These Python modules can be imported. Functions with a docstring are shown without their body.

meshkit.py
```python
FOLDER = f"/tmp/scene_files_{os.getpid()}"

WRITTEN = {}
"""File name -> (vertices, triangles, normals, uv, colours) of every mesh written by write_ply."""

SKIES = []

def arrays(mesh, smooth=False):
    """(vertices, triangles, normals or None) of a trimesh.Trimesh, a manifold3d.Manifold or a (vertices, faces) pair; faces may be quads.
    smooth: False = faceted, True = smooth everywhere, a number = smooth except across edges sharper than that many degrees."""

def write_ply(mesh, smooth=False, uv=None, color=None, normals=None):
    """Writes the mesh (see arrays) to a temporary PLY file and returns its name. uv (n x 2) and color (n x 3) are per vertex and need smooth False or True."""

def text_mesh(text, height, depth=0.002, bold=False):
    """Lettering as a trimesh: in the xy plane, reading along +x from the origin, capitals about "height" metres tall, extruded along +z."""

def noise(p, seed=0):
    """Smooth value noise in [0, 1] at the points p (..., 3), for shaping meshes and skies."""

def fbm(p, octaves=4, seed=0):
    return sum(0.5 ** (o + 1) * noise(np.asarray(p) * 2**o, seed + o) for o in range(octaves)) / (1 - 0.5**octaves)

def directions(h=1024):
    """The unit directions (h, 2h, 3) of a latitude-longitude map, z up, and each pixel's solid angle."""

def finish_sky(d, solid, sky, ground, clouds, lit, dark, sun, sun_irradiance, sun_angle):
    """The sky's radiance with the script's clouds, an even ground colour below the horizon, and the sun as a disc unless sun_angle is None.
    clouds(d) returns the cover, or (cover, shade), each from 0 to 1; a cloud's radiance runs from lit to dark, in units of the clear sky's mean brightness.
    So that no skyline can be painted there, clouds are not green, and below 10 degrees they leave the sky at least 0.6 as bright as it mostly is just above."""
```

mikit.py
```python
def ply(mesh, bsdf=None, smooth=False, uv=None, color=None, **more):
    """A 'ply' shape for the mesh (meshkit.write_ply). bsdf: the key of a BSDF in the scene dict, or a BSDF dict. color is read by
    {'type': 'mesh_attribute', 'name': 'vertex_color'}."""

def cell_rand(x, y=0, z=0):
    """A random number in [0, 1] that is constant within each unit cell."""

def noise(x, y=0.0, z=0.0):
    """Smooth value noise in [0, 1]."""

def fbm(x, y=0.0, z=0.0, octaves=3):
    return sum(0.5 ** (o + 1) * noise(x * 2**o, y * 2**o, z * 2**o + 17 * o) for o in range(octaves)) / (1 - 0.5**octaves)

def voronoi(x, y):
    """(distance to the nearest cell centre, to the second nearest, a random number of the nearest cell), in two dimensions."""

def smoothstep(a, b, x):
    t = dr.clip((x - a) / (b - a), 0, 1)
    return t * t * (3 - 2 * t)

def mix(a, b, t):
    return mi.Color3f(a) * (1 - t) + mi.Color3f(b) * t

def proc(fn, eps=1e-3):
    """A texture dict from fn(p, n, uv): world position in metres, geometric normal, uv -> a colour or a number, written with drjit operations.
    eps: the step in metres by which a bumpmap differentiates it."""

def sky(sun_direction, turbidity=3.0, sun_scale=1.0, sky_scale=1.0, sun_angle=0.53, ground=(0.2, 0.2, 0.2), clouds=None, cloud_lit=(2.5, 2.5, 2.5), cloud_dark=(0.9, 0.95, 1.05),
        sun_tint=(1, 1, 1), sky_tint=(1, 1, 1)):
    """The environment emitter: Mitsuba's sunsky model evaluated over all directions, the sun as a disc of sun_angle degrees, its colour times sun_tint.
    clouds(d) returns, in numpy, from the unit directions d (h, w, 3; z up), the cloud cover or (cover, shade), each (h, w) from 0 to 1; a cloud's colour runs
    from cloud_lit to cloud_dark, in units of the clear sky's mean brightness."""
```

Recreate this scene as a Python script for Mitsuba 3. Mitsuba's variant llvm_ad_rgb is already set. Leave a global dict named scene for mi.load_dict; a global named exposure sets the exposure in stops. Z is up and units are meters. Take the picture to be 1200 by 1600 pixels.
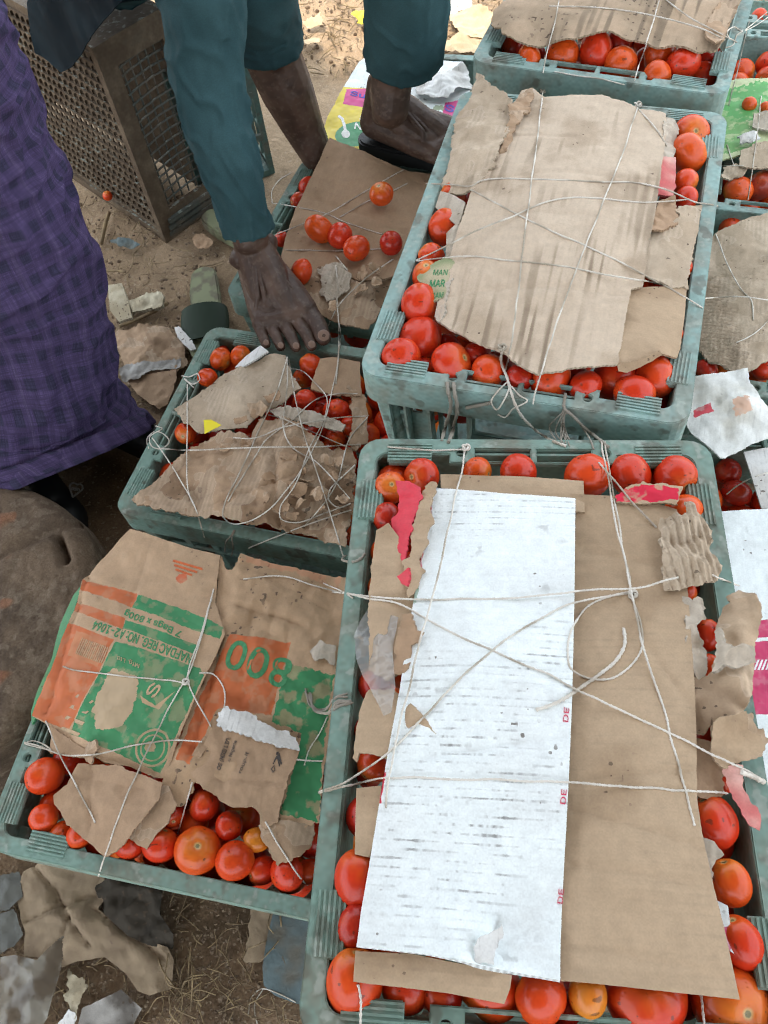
import math, random, numpy as np, trimesh, shapely, manifold3d, mitsuba as mi, drjit as dr, mikit, meshkit
from mikit import proc, noise, fbm, smoothstep, mix, cell_rand, voronoi
from scipy.interpolate import RBFInterpolator
from scipy.spatial import Delaunay
from shapely.geometry import Polygon, box as sbox, Point
from shapely.ops import unary_union

# ---------------------------------------------------------------- camera, sky, exposure
F_PX, PITCH, ROLL, CAM_Z = 1312.86, 1.01572, -0.15367, 1.37
cp_, sp_, cr_, sr_ = math.cos(PITCH), math.sin(PITCH), math.cos(ROLL), math.sin(ROLL)
FWD = np.array([0, cp_, -sp_]); UP0 = np.array([0, sp_, cp_]); RT0 = np.array([1.0, 0, 0])
RT, UP = cr_ * RT0 + sr_ * UP0, -sr_ * RT0 + cr_ * UP0
EYE = np.array([0, 0, CAM_Z])
scene, labels = {}, {}
scene['camera'] = {'type': 'perspective', 'fov_axis': 'y', 'fov': math.degrees(2 * math.atan(800 / F_PX)), 'near_clip': 0.02, 'far_clip': 200.0,
                   'to_world': mi.ScalarTransform4f().look_at(origin=EYE.tolist(), target=(EYE + FWD).tolist(), up=UP.tolist())}
exposure = 3.35
SUN = np.array([-0.25, -0.55, 1.25])
scene['sky'] = mikit.sky(SUN, turbidity=5.0, sun_scale=0.34, sun_angle=3.0, sky_tint=(1.13, 1.07, 0.93), clouds=lambda d: 0.5, cloud_lit=(2.4, 2.44, 2.42), ground=(0.30, 0.25, 0.19))

def un(px, py, z):
    """The point at height z that stands behind photograph pixel (px, py)."""
    d = FWD + RT * (px - 600) / F_PX - UP * (py - 800) / F_PX
    return EYE + d * ((z - CAM_Z) / d[2])
def ray(px, py):
    d = FWD + RT * (px - 600) / F_PX - UP * (py - 800) / F_PX
    return d / np.linalg.norm(d)
def pj(P):
    d = np.asarray(P, float) - EYE; zz = d @ FWD
    return np.stack([600 + F_PX * (d @ RT) / zz, 800 - F_PX * (d @ UP) / zz], -1)

# ---------------------------------------------------------------- registry helpers
T = mi.ScalarTransform4f
count_of = {}
def new_key(name):
    n = count_of.get(name, 0); count_of[name] = n + 1
    return name if n == 0 else f'{name}_{n:03d}'
def M4(t=(0, 0, 0), yaw=0.0, R=None, s=1.0):
    m = np.eye(4)
    r = np.array([[math.cos(yaw), -math.sin(yaw), 0], [math.sin(yaw), math.cos(yaw), 0], [0, 0, 1]]) if R is None else np.asarray(R)
    m[:3, :3] = r * s; m[:3, 3] = t
    return m
def tag(key, label, cat, group=None, kind=None):
    labels[key] = {'label': label}
    if cat: labels[key]['category'] = cat
    if group: labels[key]['group'] = group
    if kind: labels[key]['kind'] = kind
    return key
RAYM = []          # (vertices, faces) in world space of what strings lie on
def put(key, shape, m=None, solid=None):
    d = dict(shape)
    if m is not None: d['to_world'] = T(m)
    scene[key] = d
    if solid is not None:
        v = np.asarray(solid.vertices)
        if m is not None: v = v @ m[:3, :3].T + m[:3, 3]
        RAYM.append((v, np.asarray(solid.faces)))
    return key
def part(parent, name):
    return new_key(parent + '__' + name)
def setting(name, label, shape):
    scene[name] = shape; labels[name] = {'label': label, 'kind': 'structure'}

def rgb(*c): return {'type': 'rgb', 'value': list(c)}
def cat(ms): return trimesh.util.concatenate(ms)
def bx(x0, x1, y0, y1, z0, z1):
    return trimesh.creation.box(bounds=[[x0, y0, z0], [x1, y1, z1]])
def extr(poly, h, z=0.0):
    ms = [trimesh.creation.extrude_polygon(g, h, engine='earcut') for g in getattr(poly, 'geoms', [poly]) if g.area > 1e-8]
    m = cat(ms); m.apply_translation([0, 0, z]); return m
nz = meshkit.noise
nfb = meshkit.fbm
def facets(xy, cell, seed=0, warp=0.25):
    """Folded-board relief in [-1, 1]: flat facets that meet in sharp creases."""
    xy = np.asarray(xy, float); q = xy / cell
    q = q + warp * 2 * (np.c_[nz(np.c_[q * .7, np.full(len(q), seed)], 5), nz(np.c_[q * .7, np.full(len(q), seed + 9.0)], 6)] - .5)
    t = q + q.sum(1, keepdims=True) * 0.3660254; i = np.floor(t); f = t - i
    up = (f[:, 0] > f[:, 1]).astype(float)
    def h(ix, iy):
        v = (ix.astype(np.int64) * 374761393 + iy.astype(np.int64) * 668265263 + seed * 144665) & 0xFFFFFFFF
        v = ((v ^ (v >> 13)) * 1274126177) & 0xFFFFFFFF
        return ((v ^ (v >> 16)) & 0xFFFF) / 32767.5 - 1
    a = h(i[:, 0], i[:, 1]); b = h(i[:, 0] + up, i[:, 1] + 1 - up); c = h(i[:, 0] + 1, i[:, 1] + 1)
    hi, lo = f.max(1), f.min(1)
    return a * (1 - hi) + b * (hi - lo) + c * lo
def cr_spline(P, n):
    """Catmull-Rom through the points, n samples."""
    P = np.asarray(P, float)
    if len(P) == 2: return P[0] + (P[1] - P[0]) * np.linspace(0, 1, n)[:, None]
    d = np.r_[0, np.cumsum(np.linalg.norm(np.diff(P, axis=0), axis=1) ** 0.5)]
    from scipy.interpolate import CubicHermiteSpline
    tg = np.gradient(P, d, axis=0)
    return CubicHermiteSpline(d, P, tg)(np.linspace(0, d[-1], n))

# ---------------------------------------------------------------- materials
def dirty(base, dirt, amt=0.5, sc=18.0):
    def fn(p, n, uv):
        a = fbm(p.x * sc, p.y * sc, p.z * sc, 4)
        b = fbm(p.x * sc * 6, p.y * sc * 6, p.z * sc * 6, 3)
        k = smoothstep(0.45, 0.75, a * 0.6 + b * 0.4) * amt
        c = mix(base, dirt, k)
        return c * (0.82 + 0.36 * noise(p.x * 9, p.y * 9, p.z * 9)) 
    return fn
def rough_of(lo, hi, sc=25.0):
    return proc(lambda p, n, uv: lo + (hi - lo) * fbm(p.x * sc, p.y * sc, p.z * sc, 3))
def crate_mat(base, dirt, amt):
    def fn(p, n, uv):
        a = fbm(p.x * 20, p.y * 20, p.z * 20, 4)
        b = fbm(p.x * 90, p.y * 90, p.z * 40, 3)
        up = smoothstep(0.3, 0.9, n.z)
        k = smoothstep(0.40, 0.70, a * 0.62 + b * 0.38) * amt
        c = mix(base, dirt, k)
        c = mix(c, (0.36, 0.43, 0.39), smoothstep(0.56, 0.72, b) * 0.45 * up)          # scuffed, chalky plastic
        c = mix(c, (0.09, 0.075, 0.055), smoothstep(0.60, 0.72, fbm(p.x * 46, p.y * 46, p.z * 46 + 9, 3)) * 0.55)
        return c * (0.82 + 0.36 * noise(p.x * 240, p.y * 240, p.z * 240) * (0.6 + 0.4 * b))
    return {'type': 'bumpmap', 'arbitrary': proc(lambda p, n, uv: fbm(p.x * 240, p.y * 240, p.z * 240, 2), 4e-4), 'scale': 0.0006,
            'bsdf': {'type': 'principled', 'base_color': proc(fn), 'roughness': rough_of(0.42, 0.75, 40.0), 'specular': 0.35}}
def twosided(b): return {'type': 'twosided', 'bsdf': b}
scene['teal_plastic'] = twosided(crate_mat((0.172, 0.275, 0.236), (0.16, 0.145, 0.11), 0.8))
scene['pale_teal_plastic'] = twosided(crate_mat((0.235, 0.365, 0.345), (0.20, 0.19, 0.15), 0.65))
scene['dark_teal_plastic'] = twosided(crate_mat((0.075, 0.14, 0.125), (0.12, 0.10, 0.08), 0.7))
scene['brown_plastic'] = twosided(crate_mat((0.085, 0.060, 0.040), (0.15, 0.115, 0.078), 0.8))
scene['grey_plastic'] = twosided(crate_mat((0.075, 0.085, 0.075), (0.13, 0.105, 0.08), 0.8))

# ---------------------------------------------------------------- ground
def ground():
    def axis(lo, hi, a, b, fine):
        return np.unique(np.r_[np.linspace(-60, lo, 14), np.linspace(lo, a, 14), np.arange(a, b, fine), np.linspace(b, hi, 14), np.linspace(hi, 60, 14)].round(5))
    xs, ys = axis(-4, 4, -1.3, 1.5, 0.014), axis(-2, 6, -0.3, 3.6, 0.016)
    X, Y = np.meshgrid(xs, ys, indexing='ij')
    P = np.stack([X, Y, X * 0], -1)
    Z = 0.020 * (nfb(P * 2.3, 3, 5) - 0.5) + 0.016 * (nfb(P * 14, 4, 9) - 0.5) + 0.010 * (nfb(P * 55, 2, 3) - 0.5)
    Z *= np.clip(1.6 - np.hypot(X, Y - 1) / 12, 0.2, 1)
    Z += -0.006
    nx, ny = len(xs), len(ys)
    i, j = np.meshgrid(np.arange(nx - 1), np.arange(ny - 1), indexing='ij')
    q = np.stack([i * ny + j, (i + 1) * ny + j, (i + 1) * ny + j + 1, i * ny + j + 1], -1).reshape(-1, 4)
    f = np.vstack([q[:, [0, 1, 2]], q[:, [0, 2, 3]]])
    return trimesh.Trimesh(np.stack([X, Y, Z], -1).reshape(-1, 3), f, process=False)
def sand(p, n, uv):
    a = fbm(p.x * 4, p.y * 4, 0, 3); b = fbm(p.x * 40, p.y * 40, 0, 4); g = fbm(p.x * 420, p.y * 420, 0, 2)
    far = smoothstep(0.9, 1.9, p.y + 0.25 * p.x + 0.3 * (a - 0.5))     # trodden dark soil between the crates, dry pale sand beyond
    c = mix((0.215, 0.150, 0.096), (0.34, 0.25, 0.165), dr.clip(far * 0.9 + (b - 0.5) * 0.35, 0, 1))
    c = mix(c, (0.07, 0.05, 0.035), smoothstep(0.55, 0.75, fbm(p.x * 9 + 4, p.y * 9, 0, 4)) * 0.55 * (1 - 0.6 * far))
    c = c * (0.7 + 0.6 * g)
    return mix(c, (0.42, 0.35, 0.27), smoothstep(0.72, 0.8, fbm(p.x * 170, p.y * 170, 3, 2)) * 0.5)
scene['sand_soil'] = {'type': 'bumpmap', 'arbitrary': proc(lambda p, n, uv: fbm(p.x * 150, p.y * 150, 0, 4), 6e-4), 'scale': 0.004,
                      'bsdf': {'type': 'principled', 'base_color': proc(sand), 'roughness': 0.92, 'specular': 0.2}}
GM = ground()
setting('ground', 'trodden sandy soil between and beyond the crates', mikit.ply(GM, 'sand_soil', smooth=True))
RAYM.append((np.asarray(GM.vertices), np.asarray(GM.faces)))

# ---------------------------------------------------------------- the plastic crates
CL, CW, CH = 0.60, 0.40, 0.29
def rrect(x0, x1, y0, y1, r):
    return sbox(x0 + r, y0 + r, x1 - r, y1 - r).buffer(r, quad_segs=5)
def slab(poly, z0, z1, ch=0.0012):
    """An extruded plate whose upper edge is broken, so that it catches light."""
    return cat([extr(poly, z1 - z0 - ch, z0), extr(poly.buffer(-ch), ch, z1 - ch)])
def crate_parts(kind):
    """name -> list of meshes in crate space (long axis x, centre at the origin, z from 0 to CH)."""
    hx, hy = CL / 2, CW / 2
    P = {}
    outer = rrect(-hx, hx, -hy, hy, 0.026)
    inner = rrect(-hx + 0.021, hx - 0.021, -hy + 0.021, hy - 0.021, 0.014)
    ring = outer.difference(inner)
    adds, cuts = [], []
    for s in (-1, 1):                                            # grip pads and the wider middle of the ends stand inwards; pockets in that middle
        for e in (-1, 1):
            adds.append(sbox(*sorted2(s * 0.187, s * 0.241, e * (hy - 0.010), e * (hy - 0.034))))
            adds.append(sbox(*sorted2(e * (hx - 0.010), e * (hx - 0.034), s * 0.116, s * 0.164)))
        adds.append(sbox(*sorted2(s * (hx - 0.010), s * (hx - 0.033), -0.094, 0.094)))
        for c in (-0.0345, 0.0345):
            cuts.append(sbox(*sorted2(s * (hx - 0.0125), s * (hx - 0.0295), c - 0.031, c + 0.031)))
        cuts += [Point(s * (hx - 0.018), c).buffer(0.0055) for c in (-0.081, 0.081)]
    ring = ring.union(unary_union(adds)).difference(unary_union(cuts))
    skirt = outer.difference(outer.buffer(-0.0035))
    P['rim'] = [cat([slab(ring, CH - 0.007, CH), extr(skirt, 0.045, CH - 0.050), extr(outer.buffer(-0.0120).difference(outer.buffer(-0.0142)), 0.030, CH - 0.0365)])]
    pads = []
    for s in (-1, 1):                                            # grip pads: six fine ridges each
        for e in (-1, 1):
            for (cx, cy, ax) in ((s * 0.214, e * (hy - 0.0205), 0), (e * (hx - 0.0205), s * 0.140, 1)):
                ms = [bx(-0.0255, 0.0255, -0.0125, 0.0125, CH - 0.002, CH + 0.0008)]
                for k in range(6):
                    y = -0.011 + k * 0.0044
                    ms.append(bx(-0.0255, 0.0255, y - 0.0010, y + 0.0010, CH + 0.0008, CH + 0.0026))
                m = cat(ms)
                if ax: m.apply_transform(trimesh.transformations.rotation_matrix(math.pi / 2, [0, 0, 1]))
                m.apply_translation([cx, cy, 0]); pads.append(m)
    P['grip_pad'] = pads
    ends, longs, ribs = [], [], []
    for s in (-1, 1):
        # end wall, drawn in (y, z)
        w = sbox(-hy + 0.020, 0.006, hy - 0.020, CH - 0.004)
        holes = [rrect(-0.055, 0.055, 0.175, 0.215, 0.008)]
        for e in (-1, 1):
            if kind == 'a':
                holes += [sbox(*sorted2(e * 0.125, e * 0.139, 0.200, 0.222)), sbox(*sorted2(e * 0.147, e * 0.161, 0.200, 0.222))]
                holes += [sbox(*sorted2(e * (0.066 + 0.019 * k), e * (0.079 + 0.019 * k), 0.05, 0.225)) for k in range(3)]
            else:
                holes += [Point(e * (0.118 + 0.024 * a), 0.135 + 0.030 * b).buffer(0.0075, quad_segs=4) for a in (0, 1) for b in range(4)]
                holes += [sbox(*sorted2(e * (0.066 + 0.021 * k), e * (0.080 + 0.021 * k), 0.05, 0.225)) for k in range(2)]
        holes += [sbox(-0.055 + 0.0385 * k, 0.05, -0.022 + 0.0385 * k, 0.150) for k in range(3)]
        m = extr(w.difference(unary_union(holes)), 0.003)
        v = np.array(m.vertices)
        tap = (CH - v[:, 1]) * 0.075
        m.vertices = np.stack([s * (hx - 0.0205 - tap + v[:, 2]), v[:, 0] * (1 - tap * 0.4), v[:, 1]], -1)
        if s < 0: m.invert()
        ends.append(m)
        # long wall, drawn in (x, z)
        w = sbox(-hx + 0.022, 0.006, hx - 0.022, CH - 0.004)
        holes = []
        for k in range(11):
            x = -0.242 + k * 0.0484
            for z0, z1 in ((0.03, 0.085), (0.095, 0.150), (0.160, 0.222)):
                holes.append(sbox(x - 0.0185, z0, x + 0.0185, z1))
        m = extr(w.difference(unary_union(holes)), 0.003)
        v = np.array(m.vertices)
        tap = (CH - v[:, 1]) * 0.075
        m.vertices = np.stack([v[:, 0] * (1 - tap * 0.3), s * (hy - 0.0205 - tap + v[:, 2]), v[:, 1]], -1)
        if s > 0: m.invert()
        longs.append(m)
        for y in (-0.164, -0.142, -0.110, -0.084, -0.060, 0.060, 0.084, 0.110, 0.142, 0.164):
            m = bx(-0.0095, 0.0095, y - 0.0014, y + 0.0014, 0.01, CH - 0.0365)
            v = np.array(m.vertices); v[:, 0] = s * (hx - 0.0075 - (CH - v[:, 2]) * 0.075 + v[:, 0]); m.vertices = v
            if s < 0: m.invert()
            ribs.append(m)
        m = bx(-0.009, 0.009, -0.0585, 0.0585, 0.150, 0.172); v = np.array(m.vertices); v[:, 0] = s * (hx - 0.0070 - (CH - v[:, 2]) * 0.075 + v[:, 0]); m.vertices = v
        if s < 0: m.invert()
        ribs.append(m)
    P['end_wall'], P['long_wall'], P['end_rib'] = ends, longs, ribs
    cor = []
    for s in (-1, 1):
        for e in (-1, 1):
            m = extr(rrect(-0.014, 0.014, -0.014, 0.014, 0.008), CH - 0.0365)
            v = np.array(m.vertices)
            tap = (CH - v[:, 2]) * 0.075
            v[:, 0] = s * (hx - 0.0225 - tap) + v[:, 0]; v[:, 1] = e * (hy - 0.0225 - tap) + v[:, 1]
            m.vertices = v; cor.append(m)
    P['corner_post'] = cor
    P['base'] = [bx(-hx + 0.06, hx - 0.06, -hy + 0.06, hy - 0.06, 0.003, 0.009)]
    return P
def sorted2(x0, x1, y0, y1):
    return min(x0, x1), min(y0, y1), max(x0, x1), max(y0, y1)
def warp_crate(m, seed):
    v = np.array(m.vertices)
    k = nz(np.c_[v[:, :2] * 3.1, v[:, 2:] * 0 + seed], 3) - 0.5
    k2 = nz(np.c_[v[:, :2] * 3.1, v[:, 2:] * 0 + seed + 7], 5) - 0.5
    q = np.clip(v[:, 2] / CH, 0, 1)
    v[:, 2] += k * 0.010 * q
    v[:, 0] += k2 * 0.010 * q * (np.abs(v[:, 0]) / 0.3); v[:, 1] += k * 0.014 * q * (np.abs(v[:, 1]) / 0.2)
    m = m.copy(); m.vertices = v
    return m
CR = {}
PROTO = {}
def crate(tagname, cx, cy, yaw, z0, kind, mat, label, ribs=True, seed=1):
    key = new_key('tomato_crate')
    m = M4((cx, cy, z0), yaw)
    parts = PROTO.get((kind, seed))
    if parts is None: parts = PROTO[(kind, seed)] = {n: [warp_crate(x, seed) for x in ms] for n, ms in crate_parts(kind).items()}
    for n, ms in parts.items():
        if n == 'end_rib' and not ribs: continue
        for x in ms:
            put(part(key, n), mikit.ply(x, mat), m, x)
    tag(key, label, 'crate', 'plastic tomato crates')
    CR[tagname] = dict(key=key, m=m, inv=np.linalg.inv(m), z=z0 + CH)
    return key
Q = math.pi / 2
crate('C1', 0.1218, 0.2635, -0.2028 + Q, 0.29, 'a', 'teal_plastic', 'nearest teal crate, covered by the white and brown carton sheets', seed=1)
crate('C2', 0.2934, 0.8911, -0.3999 + Q, 0.29, 'a', 'pale_teal_plastic', 'raised teal crate in the middle under one broad plain brown carton', seed=2)
crate('C3', 0.5679, 1.4825, -0.4862 + Q, 0.29, 'a', 'pale_teal_plastic', 'raised teal crate cut off by the top edge, right of the standing bare foot', seed=3)
crate('C4', -0.0628, 0.8191, -0.4049, 0, 'b', 'teal_plastic', 'teal crate with ragged brown cardboard in front of the large bare foot', seed=4)
crate('C5', -0.2213, 0.3634, -0.3137, 0, 'b', 'teal_plastic', 'teal crate at lower left under the green and orange carton', seed=5)
crate('C6', 0.1292, 1.2411, -0.4595, 0, 'b', 'teal_plastic', 'teal crate with six tomatoes lying on its brown cardboard', seed=6)
crate('C7', 0.336, 1.615, -0.38, 0, 'b', 'pale_teal_plastic', 'teal crate covered by the yellow carton behind the standing foot', ribs=False, seed=7)
crate('C8', 0.535, 0.405, -0.19 + Q, 0, 'a', 'teal_plastic', 'low crate at the right edge under white cartons with red print', ribs=False, seed=8)
crate('C10', 0.80, 1.02, -0.40 + Q, 0, 'a', 'teal_plastic', 'low crate at the right edge under ribbed torn brown cardboard', ribs=False, seed=9)
crate('C9', 0.915, 1.445, -0.42 + Q, 0, 'a', 'pale_teal_plastic', 'low crate at the right edge holding the green carton and rotten tomatoes', seed=10)
crate('C11', 1.16, 2.02, -0.42 + Q, 0, 'a', 'pale_teal_plastic', 'farthest low crate at the top right corner', seed=11)

# ---------------------------------------------------------------- the market awning overhead, whose shade the crates stand in
def awning():
    x0, x1, y0, y1 = -2.5, 1.05, -2.6, 1.22
    gx, gy = np.meshgrid(np.linspace(x0, x1, 70), np.linspace(y0, y1, 60), indexing='ij')
    z = 2.45 + 0.10 * np.cos((gx - x0) / (x1 - x0) * 4 * math.pi) * 0.4 - 0.10 * np.sin((gy - y0) / (y1 - y0) * math.pi) + .03 * nfb(np.stack([gx * 2, gy * 2, gx * 0], -1), 3, 2)
    gy = gy + .05 * nfb(np.stack([gx * 1.5, gy * 0, gx * 0 + 4], -1), 3, 6)
    n, k = gx.shape; i, j = np.meshgrid(np.arange(n - 1), np.arange(k - 1), indexing='ij')
    q = np.stack([i * k + j, (i + 1) * k + j, (i + 1) * k + j + 1, i * k + j + 1], -1).reshape(-1, 4); f = np.vstack([q[:, [0, 1, 2]], q[:, [0, 2, 3]]])
    V = np.stack([gx, gy, z], -1).reshape(-1, 3); N = len(V)
    return trimesh.Trimesh(np.vstack([V, V - [0, 0, .004]]), np.vstack([f, f[:, ::-1] + N]), process=False)
scene['awning_cloth'] = twosided({'type': 'diffuse', 'reflectance': rgb(0.42, 0.40, 0.36)})
scene['pole_wood'] = {'type': 'diffuse', 'reflectance': rgb(0.22, 0.16, 0.10)}
aw = new_key('market_awning'); tag(aw, 'pale cloth awning on wooden poles that shades the crates', 'awning')
put(part(aw, 'canopy'), mikit.ply(awning(), 'awning_cloth', smooth=True))
for x, y in ((-2.4, -2.5), (.98, -2.5), (-2.4, 1.15), (.98, -.9)):
    m = trimesh.creation.cylinder(.035, 2.5, sections=10); m.apply_translation([x, y, 1.2]); put(part(aw, 'pole'), mikit.ply(m, 'pole_wood', smooth=30))

# ---------------------------------------------------------------- cardboard sheets
def resample(P, step):
    P = np.asarray(P, float)
    out = []
    for a, b in zip(P, np.roll(P, -1, 0)):
        n = max(1, int(np.linalg.norm((b - a)[:2]) / step))
        out.append(a + (b - a) * (np.arange(n) / n)[:, None])
    return np.vstack(out)
SHEETS = {}
ORD = ['first', 'second', 'third', 'fourth', 'fifth', 'sixth', 'seventh', 'eighth', 'ninth', 'tenth', 'eleventh', 'twelfth', 'thirteenth', 'fourteenth']
def frame_of(z, ang, origin):
    o = un(*origin, z)[:2]; c, s = math.cos(ang), math.sin(ang)
    return o, np.array([[c, s], [-s, c]])
def sheet(name, pts, z0, mat, label=None, cat_='cardboard', group=None, ctrl=(), th=0.0032, rag=0.0016, wr=0.002, wf=26.0, crease=0.0, step=0.0042,
          flute=None, ang=0.0, seed=0, key=None, bulge=0.0, folds=()):
    """A sheet of board whose outline is given as photograph pixels with heights above z0; it is a surface with thickness, ragged edges and wrinkles of its own."""
    pts = [tuple(p) + (0,) * (3 - len(p)) for p in pts]; ctrl = [tuple(p) + (0,) * (3 - len(p)) for p in ctrl]
    W = np.array([un(p[0], p[1], z0 + p[2]) for p in pts]); C = np.array([un(p[0], p[1], z0 + p[2]) for p in ctrl]).reshape(-1, 3)
    A = np.vstack([W, C]); cen = W[:, :2].mean(0)
    flat = np.ptp(A[:, 2]) < 1e-6
    rbf = None if flat else RBFInterpolator((A[:, :2] - cen) * 10, A[:, 2], kernel='thin_plate_spline', smoothing=0.002, degree=1)
    size = math.sqrt(np.ptp(W[:, 0]) * np.ptp(W[:, 1]))
    c, s = math.cos(ang), math.sin(ang)
    def zf(xy):
        xy = np.asarray(xy, float)
        z = np.full(len(xy), z0 + pts[0][2], float) if flat else rbf((xy - cen) * 10)
        q = np.c_[xy, np.full(len(xy), seed * 3.7)]
        z = z + wr * (0.45 if crease else 1) * 2 * (nfb(q * [wf, wf, 1], 3, seed) - 0.5)
        if wr > .0035 and not crease: z = z + wr * 0.7 * facets(xy, 0.016, seed) + wr * .3 * facets(xy, .007, seed + 4)
        if crease:
            z = z + crease * (0.75 * facets(xy, 0.055, seed) + 0.42 * facets(xy + 3.1, 0.021, seed + 1) + 0.13 * facets(xy + 5.7, 0.009, seed + 2))
        if flute:
            fa, fa_amp, mask = flute
            t = (xy[:, 0] * math.cos(fa) + xy[:, 1] * math.sin(fa)) / 0.0075
            w = 1 if mask is None else np.clip((nz(np.c_[xy * mask, np.full(len(xy), seed)], 77) - 0.45) * 6, 0, 1)
            z = z + fa_amp * np.sin(2 * math.pi * t + 1.5 * nz(np.c_[xy * 20, xy[:, :1] * 0], 4)) * w
        for f0, f1, dp in folds:
            p0, p1 = un(*f0, z0)[:2], un(*f1, z0)[:2]; e = (p1 - p0) / np.linalg.norm(p1 - p0); rel = xy - p0; tt = rel @ e; dd = rel[:, 0] * e[1] - rel[:, 1] * e[0] + .003 * (nz(np.c_[tt * 40, tt * 0, tt * 0 + seed], 3) - .5)
            z = z - dp * 2.0 * np.exp(-np.abs(dd) / .0035) * np.clip((tt + .004) / .01, 0, 1) * np.clip((np.linalg.norm(p1 - p0) - tt + .004) / .01, 0, 1)
        if bulge: z = z + bulge * np.exp(-((xy - cen) ** 2).sum(1) / (size * 0.35) ** 2)
        return z
    B = resample(W, 0.0019)[:, :2]
    t = np.roll(B, -1, 0) - np.roll(B, 1, 0); nn = np.c_[t[:, 1], -t[:, 0]] / (np.linalg.norm(t, axis=1, keepdims=True) + 1e-9)
    q = np.c_[B * 60, np.full(len(B), seed * 1.3)]
    jr = np.random.default_rng(seed + 7).normal(0, 1, len(B)); jr = (np.roll(jr, 1) + jr) / 1.4; bite = np.clip(nfb(q * [.9, .9, 1] + 9, 2, 47) - .56, 0, 1) * 9
    env = np.clip(2.6 * nz(np.c_[B * 38, np.full(len(B), seed + .5)], 51) - .55, .12, 1.9)[:, None]
    B = B + nn * env * (rag * 1.5 * (nfb(q * [.45, .45, 1], 3, 41) - 0.5) + (rag * 0.8 * facets(B, .019, seed + 3, .5) + rag * .35 * facets(B, .0045, seed + 6, .5) + rag * .32 * jr if rag > .0012 else rag * .15 * jr) - (rag * bite if rag > .0013 else 0))[:, None]
    poly = Polygon(B)
    if not poly.is_valid:
        poly = poly.buffer(0)
        if poly.geom_type != 'Polygon': poly = max(poly.geoms, key=lambda g: g.area)
        B = np.array(poly.exterior.coords)[:-1]
    rng = np.random.default_rng(seed + 100)
    x0, y0, x1, y1 = poly.bounds
    gx, gy = np.meshgrid(np.arange(x0, x1, step), np.arange(y0, y1, step * 0.87)); gx = gx + (np.arange(gx.shape[0]) % 2)[:, None] * step / 2
    G = np.c_[gx.ravel(), gy.ravel()] + rng.normal(0, step * 0.12, (gx.size, 2))
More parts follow.
